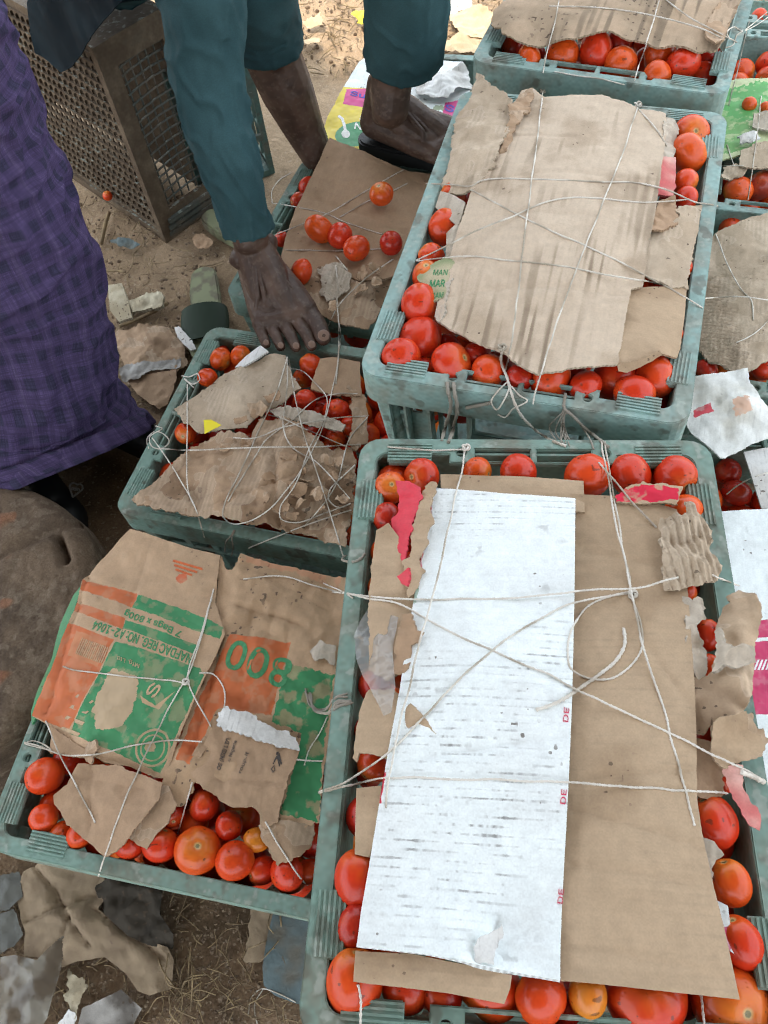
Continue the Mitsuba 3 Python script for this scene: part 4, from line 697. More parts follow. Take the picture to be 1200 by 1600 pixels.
scene['tomato_skin'] = {'type': 'bumpmap', 'arbitrary': proc(lambda p, n, uv: fbm(p.x * 90, p.y * 90, p.z * 90, 2), 5e-4), 'scale': 0.0009,
                        'bsdf': {'type': 'principled', 'base_color': proc(tomato_fn), 'roughness': 0.26, 'specular': 0.38, 'clearcoat': 0.22, 'clearcoat_gloss': 0.92}}
PLACED = []
HUES = {'r': 0, 'b': 1, 'o': 2, 'd': 3, 'y': 4, 'x': 5}
HWORD = {'r': 'ripe red', 'b': 'bright red', 'o': 'orange red', 'd': 'dark red', 'y': 'yellowish orange', 'x': 'rotten wrinkled'}
ORD_ = ['first', 'second', 'third', 'fourth', 'fifth', 'sixth', 'seventh', 'eighth', 'ninth', 'tenth', 'eleventh', 'twelfth', 'thirteenth', 'fourteenth']
trng = np.random.default_rng(17)
def rot_to(a, spin):
    """A rotation that takes +z to direction a."""
    a = np.asarray(a, float) / np.linalg.norm(a); h = np.array([1.0, 0, 0]) if abs(a[0]) < 0.8 else np.array([0, 1.0, 0])
    x = np.cross(h, a); x /= np.linalg.norm(x); y = np.cross(a, x)
    c, s = math.cos(spin), math.sin(spin)
    return np.stack([c * x + s * y, -s * x + c * y, a], 1)
def add_tomato(P, r, hue, label, group, stem=None, kind=None, el=1.0, axis=None, free=False):
    key = new_key('tomato')
    kind = kind if kind is not None else int(trng.choice(4, p=[0.27, 0.15, 0.30, 0.28]))
    if el > 1.2: kind = 2
    if stem is None:
        th = trng.uniform(0.9, 2.6); ph = trng.uniform(0, 2 * math.pi); stem = np.array([math.sin(th) * math.cos(ph), math.sin(th) * math.sin(ph), math.cos(th)])
    if axis is not None: stem = axis
    R = rot_to(stem, trng.uniform(0, 6)); f = 1.0 if kind != 2 else 0.95
    m = np.eye(4); m[:3, :3] = R * (r * f * (el / 1.2 if el > 1.2 else 1)) ; m[:3, 3] = P
    d, mesh = tomato_ply(kind, HUES[hue], 4 if r > 0.03 or el > 1.2 else 3)
    put(key, d, m, None if free else mesh); PLACED.append((np.array(P), r * 0.97, key))
    tag(key, label, 'tomato', group)
    return key
def tomatoes(cr, where, items, group, by='x', dz=0.0):
    """Tomatoes of one crate and one region: (px, py, diameter in px, hue, options); the front ones come first, the later ones give way to them."""
    C = CR[cr]
    order = sorted(range(len(items)), key=lambda i: items[i][0] if by == 'x' else items[i][1])
    rank = {i: k for k, i in enumerate(order)}
    ori = 'from the left' if by == 'x' else 'from the far end'
    for i, it in enumerate(items):
        px, py, d, hue = it[:4]; o = it[4] if len(it) > 4 else {}
        r = d / 2 * np.dot(un(px, py, C['z'] - 0.02) - EYE, FWD) / F_PX
        z = C['z'] - 0.30 * r + dz + o.get('dz', 0)
        for _ in range(60):
            P = un(px, py, z); r = d / 2 * np.dot(P - EYE, FWD) / F_PX
            L = (C['inv'] @ np.r_[P, 1])[:3]
            if not o.get('free'):
                mx, my = CL / 2 - 0.024 - r * 0.85, CW / 2 - 0.024 - r * 0.85
                L[0] = np.clip(L[0], -mx, mx); L[1] = np.clip(L[1], -my, my)
            P = (C['m'] @ np.r_[L, 1])[:3]
            bad = False
            for Qp, rq, _k in PLACED:
                if np.linalg.norm(P - Qp) < (r + rq) * 0.86: bad = True; break
            if not bad or o.get('fix'): break
            z -= 0.0020
        lab = o.get('label') or f"{HWORD[hue]} tomato {where}, {ORD[rank[i]]} {ori}".replace('under the toes in the crate before the foot', 'just under the toes')
        view = EYE - P; view /= np.linalg.norm(view)
        stem = None
        if o.get('stem') is not None:
            a, b = o['stem']; stem = view + a * RT + b * UP
        ax = None
        if o.get('ang') is not None:
            a = math.radians(o['ang']); ax = math.cos(a) * RT + math.sin(a) * UP
        add_tomato(P, r, hue, lab, group, stem=stem, kind=o.get('kind'), el=o.get('el', 1.0), axis=ax, free=bool(o.get('free')))
g = 'tomatoes in the nearest crate'
tomatoes('C1', 'at the near rim of the nearest crate', [(1010, 1572, 122, 'r', dict(stem=(.0, .75), kind=1, dz=-.010)), (845, 1558, 82, 'b'), (765, 1568, 104, 'b', dict(dz=-.016)), (632, 1562, 76, 'r', dict(dz=-.014)), (1166, 1592, 118, 'o', dict(stem=(.45, -.30), kind=0, dz=-.016)), (918, 1556, 64, 'y', dict(el=1.25, ang=80)), (690, 1568, 62, 'd', dict(dz=-.014)), (1062, 1562, 60, 'd'), (885, 1580, 50, 'd')], g)
tomatoes('C1', 'at the left side of the nearest crate', [(547, 1374, 74, 'r', dict(el=1.45, ang=92, dz=.004)), (550, 1537, 82, 'b', dict(el=1.4, ang=85)), (535, 1443, 70, 'd'), (553, 1275, 66, 'd', dict(dz=-.010)), (585, 1195, 56, 'b', dict(dz=-.014)), (560, 1210, 46, 'd', dict(stem=(-.2, .2))), (552, 1140, 50, 'd', dict(dz=-.012)), (561, 1072, 54, 'd', dict(dz=-.012)), (572, 915, 50, 'b', dict(dz=-.012)), (579, 862, 46, 'b', dict(dz=-.010)), (592, 808, 46, 'd'), (556, 1180, 44, 'd')], g, 'y')
tomatoes('C1', 'along the far rim of the nearest crate', [(600, 762, 50, 'o', dict(stem=(.1, .25), kind=0)), (597, 739, 56, 'b'), (659, 745, 56, 'r'), (746, 737, 46, 'o'), (810, 738, 58, 'r'), (918, 744, 72, 'b', dict(dz=.004)), (984, 731, 64, 'r', dict(kind=1)), (1073, 746, 68, 'r'), (1018, 750, 34, 'o'), (1094, 802, 62, 'o'), (1070, 780, 40, 'b')], g)
tomatoes('C1', 'at the right side of the nearest crate', [(1116, 1284, 68, 'r', dict(el=1.4, ang=120, dz=.002)), (1140, 1380, 62, 'o', dict(el=1.35, ang=105, dz=.0)), (1170, 1474, 76, 'r', dict(el=1.22, ang=110)), (1106, 992, 44, 'r', dict(el=1.35, ang=95)), (1108, 1040, 36, 'b'), (1071, 925, 34, 'b'), (1128, 1215, 52, 'd')], g, 'y')
g = 'tomatoes in the middle raised crate'
tomatoes('C2', 'along the near rim of the middle crate', [(989, 632, 60, 'r', dict(el=1.25, ang=-20)), (1024, 588, 70, 'b'), (960, 592, 72, 'r'), (612, 573, 61, 'r'), (705, 569, 66, 'r', dict(kind=1)), (859, 600, 67, 'b'), (762, 584, 55, 'b'), (915, 603, 54, 'r'), (1030, 628, 52, 'd'), (660, 580, 48, 'd'), (810, 596, 44, 'd'), (640, 634, 40, 'd', dict(dz=-.06))], g)
tomatoes('C2', 'at the left side of the middle crate', [(655, 531, 72, 'r', dict(dz=.006)), (652, 476, 64, 'r', dict(dz=.006)), (632, 431, 55, 'b', dict(stem=(-.1, .9))), (675, 353, 57, 'b'), (606, 530, 33, 'b'), (622, 499, 46, 'd'), (662, 400, 42, 'b'), (683, 303, 40, 'b'), (694, 258, 44, 'b'), (700, 545, 46, 'd'), (745, 555, 44, 'd'), (782, 143, 36, 'b')], g, 'y')
tomatoes('C2', 'at the far right of the middle crate', [(1088, 242, 60, 'o', dict(dz=.006)), (1090, 211, 56, 'b', dict(stem=(.3, .2))), (1070, 286, 42, 'b'), (1071, 312, 40, 'r'), (1075, 424, 56, 'r'), (1064, 526, 40, 'r'), (1018, 548, 46, 'd')], g, 'y')
g = 'tomatoes in the far raised crate'
tomatoes('C3', 'along the near rim of the far raised crate', [(931, 80, 57, 'r', dict(el=1.22, ang=95, dz=.006)), (1067, 100, 58, 'r', dict(dz=.004)), (878, 85, 52, 'o'), (970, 99, 50, 'o'), (1031, 86, 51, 'o'), (1107, 120, 44, 'r'), (1025, 122, 42, 'o'), (822, 102, 42, 'o'), (828, 84, 46, 'd'), (788, 74, 50, 'd'), (1112, 94, 46, 'd'), (965, 68, 46, 'd'), (1163, 4, 40, 'o')], g)
g = 'tomatoes in the crate before the foot'
tomatoes('C4', 'under the toes in the crate before the foot', [(345, 561, 35, 'o'), (376, 557, 33, 'o'), (324, 590, 31, 'b'), (487, 571, 38, 'b'), (474, 591, 32, 'o'), (342, 522, 22, 'd', dict(dz=-.03))], g)
tomatoes('C4', 'right of the toes', [(476, 627, 38, 'r', dict(dz=.010)), (526, 643, 42, 'r', dict(dz=.006)), (496, 646, 32, 'r'), (457, 633, 30, 'd'), (512, 667, 34, 'r'), (524, 684, 32, 'b'), (547, 665, 32, 'r'), (290, 677, 33, 'b'), (231, 803, 26, 'y')], g)
tomatoes('C6', 'on the brown board', [(557, 388, 42, 'b', dict(free=1, fix=1, dz=.052, label='right tomato of the row of three on the brown board')), (531, 368, 40, 'r', dict(free=1, fix=1, dz=.050, label='middle tomato of the three in a row on the brown board')), (499, 358, 46, 'o', dict(free=1, fix=1, dz=.054, el=1.1, label='left tomato of the row on the brown board')), (596, 303, 37, 'o', dict(free=1, fix=1, dz=.068, stem=(-.3, .9), label='lone orange tomato highest up the brown board')), (611, 380, 37, 'd', dict(free=1, fix=1, dz=.046, label='dark red tomato by the middle crate on the brown board')), (471, 425, 39, 'b', dict(free=1, fix=1, dz=.047, label='lone tomato nearest the large foot on the brown board'))], 'tomatoes lying on the brown board')
tomatoes('C6', 'at the rim behind the large foot', [(461, 289, 32, 'r'), (461, 313, 28, 'd'), (441, 374, 24, 'r')], 'tomatoes at the rim of the crate behind the foot', 'y')
g = 'tomatoes in the lower left crate'
tomatoes('C5', 'along the near rim of the lower left crate', [(308, 1331, 70, 'o', dict(stem=(.0, .28), kind=1, dz=.006)), (367, 1345, 61, 'b', dict(dz=.004)), (250, 1320, 56, 'r', dict(el=1.2, ang=70)), (447, 1370, 55, 'r', dict(kind=1)), (200, 1325, 46, 'r'), (122, 1312, 46, 'b'), (411, 1360, 46, 'r'), (402, 1312, 42, 'y'), (96, 1302, 40, 'o'), (482, 1362, 40, 'b'), (238, 1342, 34, 'd'), (152, 1322, 40, 'b')], g)
tomatoes('C5', 'farther in within the lower left crate', [(320, 1257, 50, 'r'), (358, 1290, 44, 'r'), (303, 1287, 48, 'o'), (70, 1212, 59, 'b', dict(dz=.006)), (106, 1186, 46, 'r'), (68, 1279, 44, 'b'), (86, 1258, 50, 'b'), (270, 1272, 40, 'd')], g)
g = 'tomatoes in the low crates at right'
tomatoes('C10', 'at the near rim of the ribbed board crate', [(1194, 575, 38, 'r'), (1182, 592, 30, 'o'), (1103, 579, 36, 'd')], g)
tomatoes('C9', 'at the near rim of the green carton crate', [(1153, 299, 44, 'o'), (1188, 290, 48, 'x', dict(kind=1)), (1137, 288, 34, 'd'), (1130, 303, 30, 'r')], g)
tomatoes('C9', 'on the green carton', [(1171, 163, 22, 'o', dict(free=1, fix=1, dz=.03)), (1196, 168, 18, 'o', dict(free=1, fix=1, dz=.03))], g)
tomatoes('C11', 'in the farthest crate', [(1184, 43, 24, 'b'), (1155, 96, 22, 'o', dict(dz=-.05)), (1168, 112, 24, 'b', dict(dz=-.07)), (1186, 98, 24, 'b', dict(dz=-.05)), (1194, 118, 24, 'r', dict(dz=-.07))], g)
tomatoes('C8', 'in the dark gap of the right edge crate', [(1136, 731, 42, 'd', dict(dz=-.03)), (1151, 770, 46, 'd', dict(dz=-.03))], g)

# ---------------------------------------------------------------- people
from manifold3d import Manifold
def ball(c, r, n=20): return Manifold.sphere(r, n).translate(list(map(float, c)))
def chain(js):
    out = []
    for (a, ra), (b, rb) in zip(js, js[1:]):
        out.append(Manifold.batch_hull([ball(a, ra), ball(b, rb)]))
    return out
def organic(solids, length, it=12, lam=0.5):
    u = Manifold.batch_boolean(solids, manifold3d.OpType.Add).refine_to_length(length)
    m = u.to_mesh(); t = trimesh.Trimesh(m.vert_properties[:, :3], m.tri_verts, process=True)
    trimesh.smoothing.filter_taubin(t, lamb=lam, nu=lam + 0.03, iterations=it)
    return t
def skin_fn(p, n, uv):
    a = fbm(p.x * 30, p.y * 30, p.z * 30, 4); b = fbm(p.x * 160, p.y * 160, p.z * 160, 3)
    c = mix((0.048, 0.026, 0.018), (0.090, 0.053, 0.038), smoothstep(0.35, 0.7, a))
    c = mix(c, (0.17, 0.13, 0.10), smoothstep(0.52, 0.74, b) * 0.22)            # dust
    return c
scene['brown_skin'] = {'type': 'bumpmap', 'arbitrary': proc(lambda p, n, uv: 0.6 * fbm(p.x * 420, p.y * 420, p.z * 420, 2) + fbm(p.x * 90, p.y * 90, p.z * 90, 2), 4e-4), 'scale': 0.0016,
                       'bsdf': {'type': 'principled', 'base_color': proc(skin_fn), 'roughness': 0.48, 'specular': 0.5}}
scene['toenail'] = {'type': 'principled', 'base_color': rgb(0.20, 0.13, 0.10), 'roughness': 0.35, 'specular': 0.5}
def place(js, m):
    return [((m @ np.r_[np.asarray(a, float), 1])[:3], r) for a, r in js]
TOES = [  # base, knuckle, tip of the big toe first; y is towards the inner side
    [((.186, .031, .023), .0190), ((.220, .034, .0185), .0162), ((.246, .031, .0150), .0140)],
    [((.190, .008, .021), .0130), ((.226, .010, .0185), .0108), ((.249, .008, .0118), .0094)],
    [((.184, -.013, .020), .0125), ((.217, -.013, .0175), .0100), ((.237, -.015, .0110), .0088)],
    [((.175, -.032, .019), .0120), ((.204, -.034, .0160), .0096), ((.222, -.036, .0105), .0084)],
    [((.163, -.048, .017), .0120), ((.187, -.052, .0140), .0094), ((.203, -.054, .0100), .0082)]]
def foot_solids(m, mirror, shin_top, shin_r, calf=None):
    k = -1 if mirror else 1
    def J(*js): return place([((a[0], a[1] * k, a[2]), r) for a, r in js], m)
    S = []
    S += chain(J(((.030, .000, .031), .030), ((.075, -.012, .030), .029), ((.130, -.030, .024), .024), ((.166, -.040, .021), .020)))
    S += chain(J(((.030, .000, .031), .030), ((.085, .012, .040), .031), ((.140, .022, .032), .028), ((.184, .028, .025), .0235)))
    S += chain(J(((.064, .000, .078), .034), ((.100, .006, .058), .032), ((.140, .004, .042), .027), ((.182, .004, .024), .0205)))
    S += chain(J(((.064, .000, .078), .034), ((.095, -.010, .048), .030), ((.150, -.024, .030), .022)))
    S += chain(J(((.030, .000, .031), .030), ((.036, .000, .070), .024), ((.048, .000, .115), .024)))
    S += chain(J(((.166, -.040, .021), .019), ((.178, -.015, .022), .020), ((.184, .028, .024), .0225)))
    for s, q in ((1, .076), (-1, .068)): S += chain(J(((.060, s * .022, q), .022), ((.058, s * .033, q), .0125)))
    for t in TOES: S += chain(J(*t))
    for t, w in zip(TOES, (.004, .003, .003, .003, .003)):                       # tendons over the instep
        a = t[0][0]; S += chain(J(((.105, a[1] * .35, .078), .0052), ((.145, a[1] * .7, .056), .0048), ((a[0] - .008, a[1], a[2] + t[0][1] - .001), .0045)))
    ank = J(((.060, .000, .085), .032), ((.058, .000, .105), .0305))
    pts = [ank[0], ank[1]] + (calf or []) + [(np.asarray(shin_top, float), shin_r)]
    S += chain(pts)
    return S
def nails(parent, m, mirror):
    k = -1 if mirror else 1
    for i, t in enumerate(TOES):
        a, r = np.array(t[2][0]), t[2][1]
        e = trimesh.creation.icosphere(subdivisions=2); v = np.array(e.vertices)
        w = (0.0098, 0.0062, 0.0056, 0.0052, 0.0048)[i]
        v = v * [w * 0.95, w, 0.0022]; al = -0.55
        v = np.stack([v[:, 0] * math.cos(al) - v[:, 2] * math.sin(al) * -1, v[:, 1], v[:, 0] * math.sin(al) + v[:, 2] * math.cos(al)], -1)
        v = v + a + [r * 0.42, 0, r * 0.74]; v[:, 1] *= k
        e.vertices = (np.c_[v, np.ones(len(v))] @ m.T)[:, :3]
        if mirror: e.invert()
        put(part(parent, 'toenail'), mikit.ply(e, 'toenail', smooth=True))
def cloth_tube(axis, radii, nt=120, ns=160, fold=0.006, seed=0, th=0.0025, wrinkle=0.004, hemlip=0.0015, lean=3.0, closed=False):
    """Cloth round a leg or a body: rings along an axis, with folds, and an inner layer so that the hem has thickness."""
    from scipy.interpolate import CubicHermiteSpline
    ax_ = np.asarray(axis, float); ra_ = np.asarray(radii, float); dd = np.r_[0, np.cumsum(np.linalg.norm(np.diff(ax_, axis=0), axis=1) ** 0.7)]; tt = np.linspace(0, dd[-1], ns)
    A = CubicHermiteSpline(dd, ax_, np.gradient(ax_, dd, axis=0))(tt); Rr = CubicHermiteSpline(dd, ra_, np.gradient(ra_, dd, axis=0))(tt)
    tng = np.gradient(A, axis=0); tng /= np.linalg.norm(tng, axis=1, keepdims=True)
    e1 = np.cross(tng, [0.0, 1.0, 0.0]); e1 /= np.linalg.norm(e1, axis=1, keepdims=True); e2 = np.cross(tng, e1)
    ph = np.linspace(0, 2 * math.pi, nt, endpoint=False); s = np.r_[0, np.cumsum(np.linalg.norm(np.diff(A, axis=0), axis=1))]
    PH, S = np.meshgrid(ph, s)
    q = np.stack([np.cos(PH) * 1.4 + seed, np.sin(PH) * 1.4, S * 5], -1)
    d = fold * 2 * (nfb(q, 3, seed) - 0.5)
    q2 = np.stack([np.cos(PH + S * lean) * 2.2 + seed, np.sin(PH + S * lean) * 2.2, S * 16], -1)
    r = np.abs(nfb(q2, 2, seed + 3) - 0.5) * 2
    d = d + wrinkle * (np.exp(-(r / 0.16) ** 2) - 0.35)
    d = d + hemlip * np.exp(-((S - 0.004) / 0.004) ** 2) - 0.0012 * np.exp(-((S - 0.028) / 0.0022) ** 2)
    V = A[:, None] + (Rr[:, :1, None] + d[..., None]) * np.cos(PH)[..., None] * e1[:, None] + (Rr[:, 1:2, None] + d[..., None]) * np.sin(PH)[..., None] * e2[:, None]
    n = ns * nt; i, j = np.meshgrid(np.arange(ns - 1), np.arange(nt), indexing='ij')
    f = np.stack([i * nt + j, i * nt + (j + 1) % nt, (i + 1) * nt + (j + 1) % nt, (i + 1) * nt + j], -1).reshape(-1, 4)
    F = np.vstack([f[:, [0, 1, 2]], f[:, [0, 2, 3]]])
    m = trimesh.Trimesh(V.reshape(-1, 3), F, process=False); N = np.array(m.vertex_normals)
    if np.mean(np.sum(N.reshape(ns, nt, 3) * (V - A[:, None]), -1)) < 0: F = F[:, ::-1]; N = -N
    k = max(4, ns // 4)
    Vi = (V.reshape(-1, 3) - N * th)[:k * nt]; Fi = F[(F < k * nt).all(1)][:, ::-1] + n
    jj = np.arange(nt); j2 = (jj + 1) % nt
    lip = np.vstack([np.c_[jj, n + jj, n + j2], np.c_[jj, n + j2, j2]])
    cap = [np.c_[jj + (ns - 1) * nt, (jj + 1) % nt + (ns - 1) * nt, np.full(nt, n + k * nt)]]
    VV = np.vstack([V.reshape(-1, 3), Vi, A[-1:]]); FF = np.vstack([F, Fi, lip] + cap)
    uv = np.c_[(PH / (2 * math.pi)).ravel(), S.ravel()]
    UV = np.vstack([uv, uv[:k * nt], [[0, 0]]])
    m = trimesh.Trimesh(VV, FF, process=False)
    return m, UV
def weave(c, d, sc=1.0):
    def fn(p, n, uv):
        a = fbm(p.x * 12, p.y * 12, p.z * 12, 3); b = noise(p.x * 900, p.y * 900, p.z * 900)
        return mix(c, d, smoothstep(0.35, 0.7, a)) * (0.85 + 0.3 * b)
    return fn
def cloth_bsdf(fn, bump=0.0012, sheen=0.12):
    return twosided({'type': 'bumpmap', 'arbitrary': proc(lambda p, n, uv: 0.5 * noise(p.x * 700, p.y * 700, p.z * 700) + fbm(p.x * 60, p.y * 60, p.z * 60, 3), 5e-4), 'scale': bump * 2,
                     'bsdf': {'type': 'principled', 'base_color': proc(fn), 'roughness': 0.8, 'sheen': sheen, 'specular': 0.12}})
scene['teal_cloth'] = cloth_bsdf(weave((0.023, 0.056, 0.064), (0.034, 0.078, 0.088)))
scene['navy_cloth'] = cloth_bsdf(weave((0.006, 0.013, 0.019), (0.011, 0.022, 0.030)), sheen=0.0)

def footframe(tip, yaw_dir, z, tip_local=(.2584, .008), mirror=False, pitch=0.0):
    f = np.array([yaw_dir[0], yaw_dir[1], 0.0]); f /= np.linalg.norm(f); l = np.array([-f[1], f[0], 0]); u = np.array([0, 0, 1.0])
    if pitch: f, u = f * math.cos(pitch) + u * math.sin(pitch), u * math.cos(pitch) - f * math.sin(pitch)
    m = np.eye(4); m[:3, 0], m[:3, 1], m[:3, 2] = f, l, u
    m[:3, 3] = np.r_[tip, z] - f * tip_local[0] - l * tip_local[1] * (-1 if mirror else 1)
    return m
# --- the seated person: the right foot is on the crate rims, the left foot reaches under the brown board
pa_ = new_key('person'); tag(pa_, 'barefoot person in dark teal trousers seated on the lattice crate, one foot on rims', 'person')
mR = footframe((-0.076, 1.004), (0.35, -0.936), 0.2935); mR[:3, :3] *= 1.05; mR[:2, 3] -= .05 * .258 * np.array([.35, -.936])
kneeR, hip = un(312, -15, .72), np.array([-0.36, 1.86, 0.60])
s1 = organic(foot_solids(mR, False, un(366, 250, .51), .036, [(un(391, 372, .405), .0315), (un(378, 310, .46), .035)]), 0.0042, 10)
put(part(pa_, 'right_foot'), mikit.ply(s1, 'brown_skin', smooth=True), None, s1); nails(pa_, mR, False)
ax = [un(390, 364, .405), un(373, 300, .47), un(336, 180, .57), un(319, 70, .655), kneeR + [0, 0.01, 0.0], kneeR * .8 + hip * .2 + [0, .02, .035], kneeR * .45 + hip * .55 + [0, 0, .045], hip]
cm, uv = cloth_tube(ax, [(.041, .043), (.046, .049), (.055, .058), (.061, .064), (.068, .070), (.078, .078), (.092, .088), (.115, .105)], seed=3, fold=0.007, wrinkle=0.006, lean=5)
put(part(pa_, 'trouser_leg'), mikit.ply(cm, 'teal_cloth', smooth=True, uv=uv), None, cm)
mL = footframe(tuple((un(500, 262, .255)[:2] + .19 * np.array([.33, -.944])).tolist()), (0.33, -0.944), 0.165, mirror=True)
kneeL = un(378, -60, .70); ankL = (mL @ [.06, 0, .09, 1])[:3]
s2 = organic(foot_solids(mL, True, kneeL + [0, .01, 0], .048, [(un(496, 244, .30), .032), (un(473, 196, .36), .041), (un(446, 135, .44), .052), (un(425, 85, .50), .054)]), 0.0055, 10)
put(part(pa_, 'left_leg'), mikit.ply(s2, 'brown_skin', smooth=True), None, s2); nails(pa_, mL, True)
hip2 = hip + [0.12, 0.17, 0.02]
ax = [un(417, 70, .52), un(410, 30, .57), kneeL, kneeL * .75 + hip2 * .25 + [0, .01, .03], kneeL * .4 + hip2 * .6 + [0, 0, .04], hip2]
cm, uv = cloth_tube(ax, [(.068, .068), (.068, .069), (.074, .076), (.082, .084), (.095, .09), (.115, .105)], seed=8, fold=0.003, wrinkle=0.003)
put(part(pa_, 'trouser_leg'), mikit.ply(cm, 'teal_cloth', smooth=True, uv=uv), None, cm)
# tunic: body cloth and the tail that hangs over the corner of the lattice crate
t0 = hip + [0.03, 0.06, -0.05]
cm, uv = cloth_tube([t0, t0 + [0, .01, .15], t0 + [.01, .0, .35], t0 + [.03, -.03, .55]], [(.19, .22), (.17, .21), (.16, .21), (.12, .17)], seed=12, fold=0.016, wrinkle=0.008)
put(part(pa_, 'tunic'), mikit.ply(cm, 'navy_cloth', smooth=True, uv=uv))

# --- the standing foot behind
pb_ = new_key('person'); tag(pb_, 'person in teal trousers standing with one bare foot on the crates behind, toes pointing right', 'person')
mB = footframe((0.300, 1.402), (0.86, -0.51), 0.338, mirror=False)
tp = un(634, -60, .70)
s3 = organic(foot_solids(mB, False, un(628, 40, .58), .047, [(un(610, 170, .445), .034), (un(612, 125, .49), .038)]), 0.005, 10)
put(part(pb_, 'foot'), mikit.ply(s3, 'brown_skin', smooth=True), None, s3); nails(pb_, mB, False)
ax = [un(630, 93, .515), un(634, 50, .57), un(636, -10, .64), tp + [0, .02, .02], tp + [0.02, .10, .22], tp + [.03, .14, .45]]
cm, uv = cloth_tube(ax, [(.069, .064), (.069, .064), (.072, .067), (.078, .074), (.09, .09), (.12, .11)], seed=21, fold=0.004, wrinkle=0.004)
put(part(pb_, 'trouser_leg'), mikit.ply(cm, 'teal_cloth', smooth=True, uv=uv), None, cm)
scene['black_rubber'] = {'type': 'principled', 'base_color': rgb(0.012, 0.013, 0.014), 'roughness': 0.42, 'specular': 0.4}
def sole_poly(l=.26, w=.045):
    pts = [(0, 0, .030), (.05, 0, .034), (.13, .004, .034), (.19, .004, w), (l - .035, 0, .036)]
    return unary_union([unary_union([Point(a[0], a[1]).buffer(a[2]), Point(b[0], b[1]).buffer(b[2])]).convex_hull for a, b in zip(pts, pts[1:])])
k = new_key('slipper'); m_ = mB.copy(); m_[2, 3] = 0.308; m_[:3, 3] += m_[:3, 0] * .022
sl = slab(sole_poly(.255, .05), 0.0, 0.030, .004); put(k, mikit.ply(sl, 'black_rubber', smooth=30), m_, sl); tag(k, 'black rubber slipper under the standing bare foot', 'slipper')

# --- the person in the purple checked robe
pc_ = new_key('person'); tag(pc_, 'person in a long purple checked robe and black shoes standing at the left', 'person')
rings = [(245, 648, .085, .205), (222, 606, .13, .20), (192, 550, .215, .185), (184, 500, .29, .18), (164, 400, .40, .18), (134, 290, .52, .19), (92, 165, .645, .20), (40, 40, .765, .205), (-20, -90, .88, .20), (-90, -240, 1.0, .19), (-190, -460, 1.14, .18)]
cen = []
for px, py, z, a in rings:
    P = un(px, py, z); d = (P - EYE)[:2]; d /= np.linalg.norm(d); cen.append(np.r_[P[:2] + np.array([-d[1], d[0]]) * (a * 1.07 + .012), z])
cm, uv = cloth_tube(cen, [(a * 1.05, a * .86) for *_, a in rings], nt=260, ns=240, seed=33, fold=0.030, wrinkle=0.010, lean=1.0, th=.002)
def purple_fn(p, n, uv):
    x, y = uv.x * 34, uv.y / 0.036 + uv.x * 1.5
    def band(t): return smoothstep(0.36, 0.44, dr.abs(t - dr.floor(t) - 0.5) * 2 - 0.06)
    a, b = band(x), band(y)
    th = 0.75 + 0.5 * noise(uv.x * 1400, p.z * 60, 1) * noise(uv.x * 60, uv.y * 1100, 4) * 2
    c = mix((0.042, 0.032, 0.078), (0.072, 0.053, 0.125), (a * 0.5 + b * 0.5) * 0.7 + 0.1)
    c = mix(c, (0.028, 0.031, 0.055), (1 - a) * (1 - b) * 0.55)
    ln = smoothstep(0.90, 0.97, dr.abs(x * 0.5 - dr.floor(x * 0.5) - 0.5) * 2)
    return mix(c, (0.10, 0.082, 0.15), ln * 0.35) * th
scene['purple_cloth'] = cloth_bsdf(purple_fn)
put(part(pc_, 'robe'), mikit.ply(cm, 'purple_cloth', smooth=True, uv=uv), None, cm)
def shoe(m):
    S = chain([((0, 0, .035), .034), ((.10, 0, .032), .034), ((.19, .004, .030), .040), ((.235, 0, .026), .026)]) + chain([((0, 0, .05), .034), ((.07, 0, .065), .032), ((.15, 0, .045), .034)])
    t = organic(S, .008, 8); v = np.array(t.vertices); v[:, 2] = np.maximum(v[:, 2], 0); t.vertices = (np.c_[v, np.ones(len(v))] @ m.T)[:, :3]; return t
for (a, b) in (((-.700, 1.09), (.22, -.42)), ((-.53, 1.13), (.45, -.32))):
    f = np.array(b) / np.linalg.norm(b); m_ = np.eye(4); m_[:2, 0] = f; m_[:2, 1] = [-f[1], f[0]]; m_[:3, 3] = [a[0], a[1], 0.004]
    t = shoe(m_); put(part(pc_, 'shoe'), mikit.ply(t, 'black_rubber', smooth=True), None, t)
# badge on the shoe: a pale heart with lettering
scene['badge_metal'] = {'type': 'principled', 'base_color': rgb(0.36, 0.36, 0.34), 'roughness': 0.35, 'metallic': 0.4}
hp = unary_union([Point(-1, 0.9).buffer(1.25), Point(1, 0.9).buffer(1.25), Polygon([(-2.15, .45), (2.15, .45), (0, -2.3)])]).buffer(.2)
hb = extr(hp.difference(hp.buffer(-.42)), 0.5); tx = meshkit.text_mesh('min', 1.25, .5); tx.apply_translation([-tx.bounds[1][0] / 2, -.2, 0])
hb = cat([hb, tx]); v = np.array(hb.vertices) * [.0062, .0062, .004]
P0 = un(118, 766, .074); e1 = np.array([.92, -.38, 0.0]); e1 /= np.linalg.norm(e1); nrm = EYE - P0; nrm = nrm / np.linalg.norm(nrm) + [0, 0, .5]; nrm -= e1 * (nrm @ e1); nrm /= np.linalg.norm(nrm); e2 = np.cross(nrm, e1)
hb.vertices = P0 + v[:, :1] * e1 + v[:, 1:2] * e2 + v[:, 2:] * nrm
put(part(pc_, 'shoe') + '__heart_badge', mikit.ply(hb, 'badge_metal'))

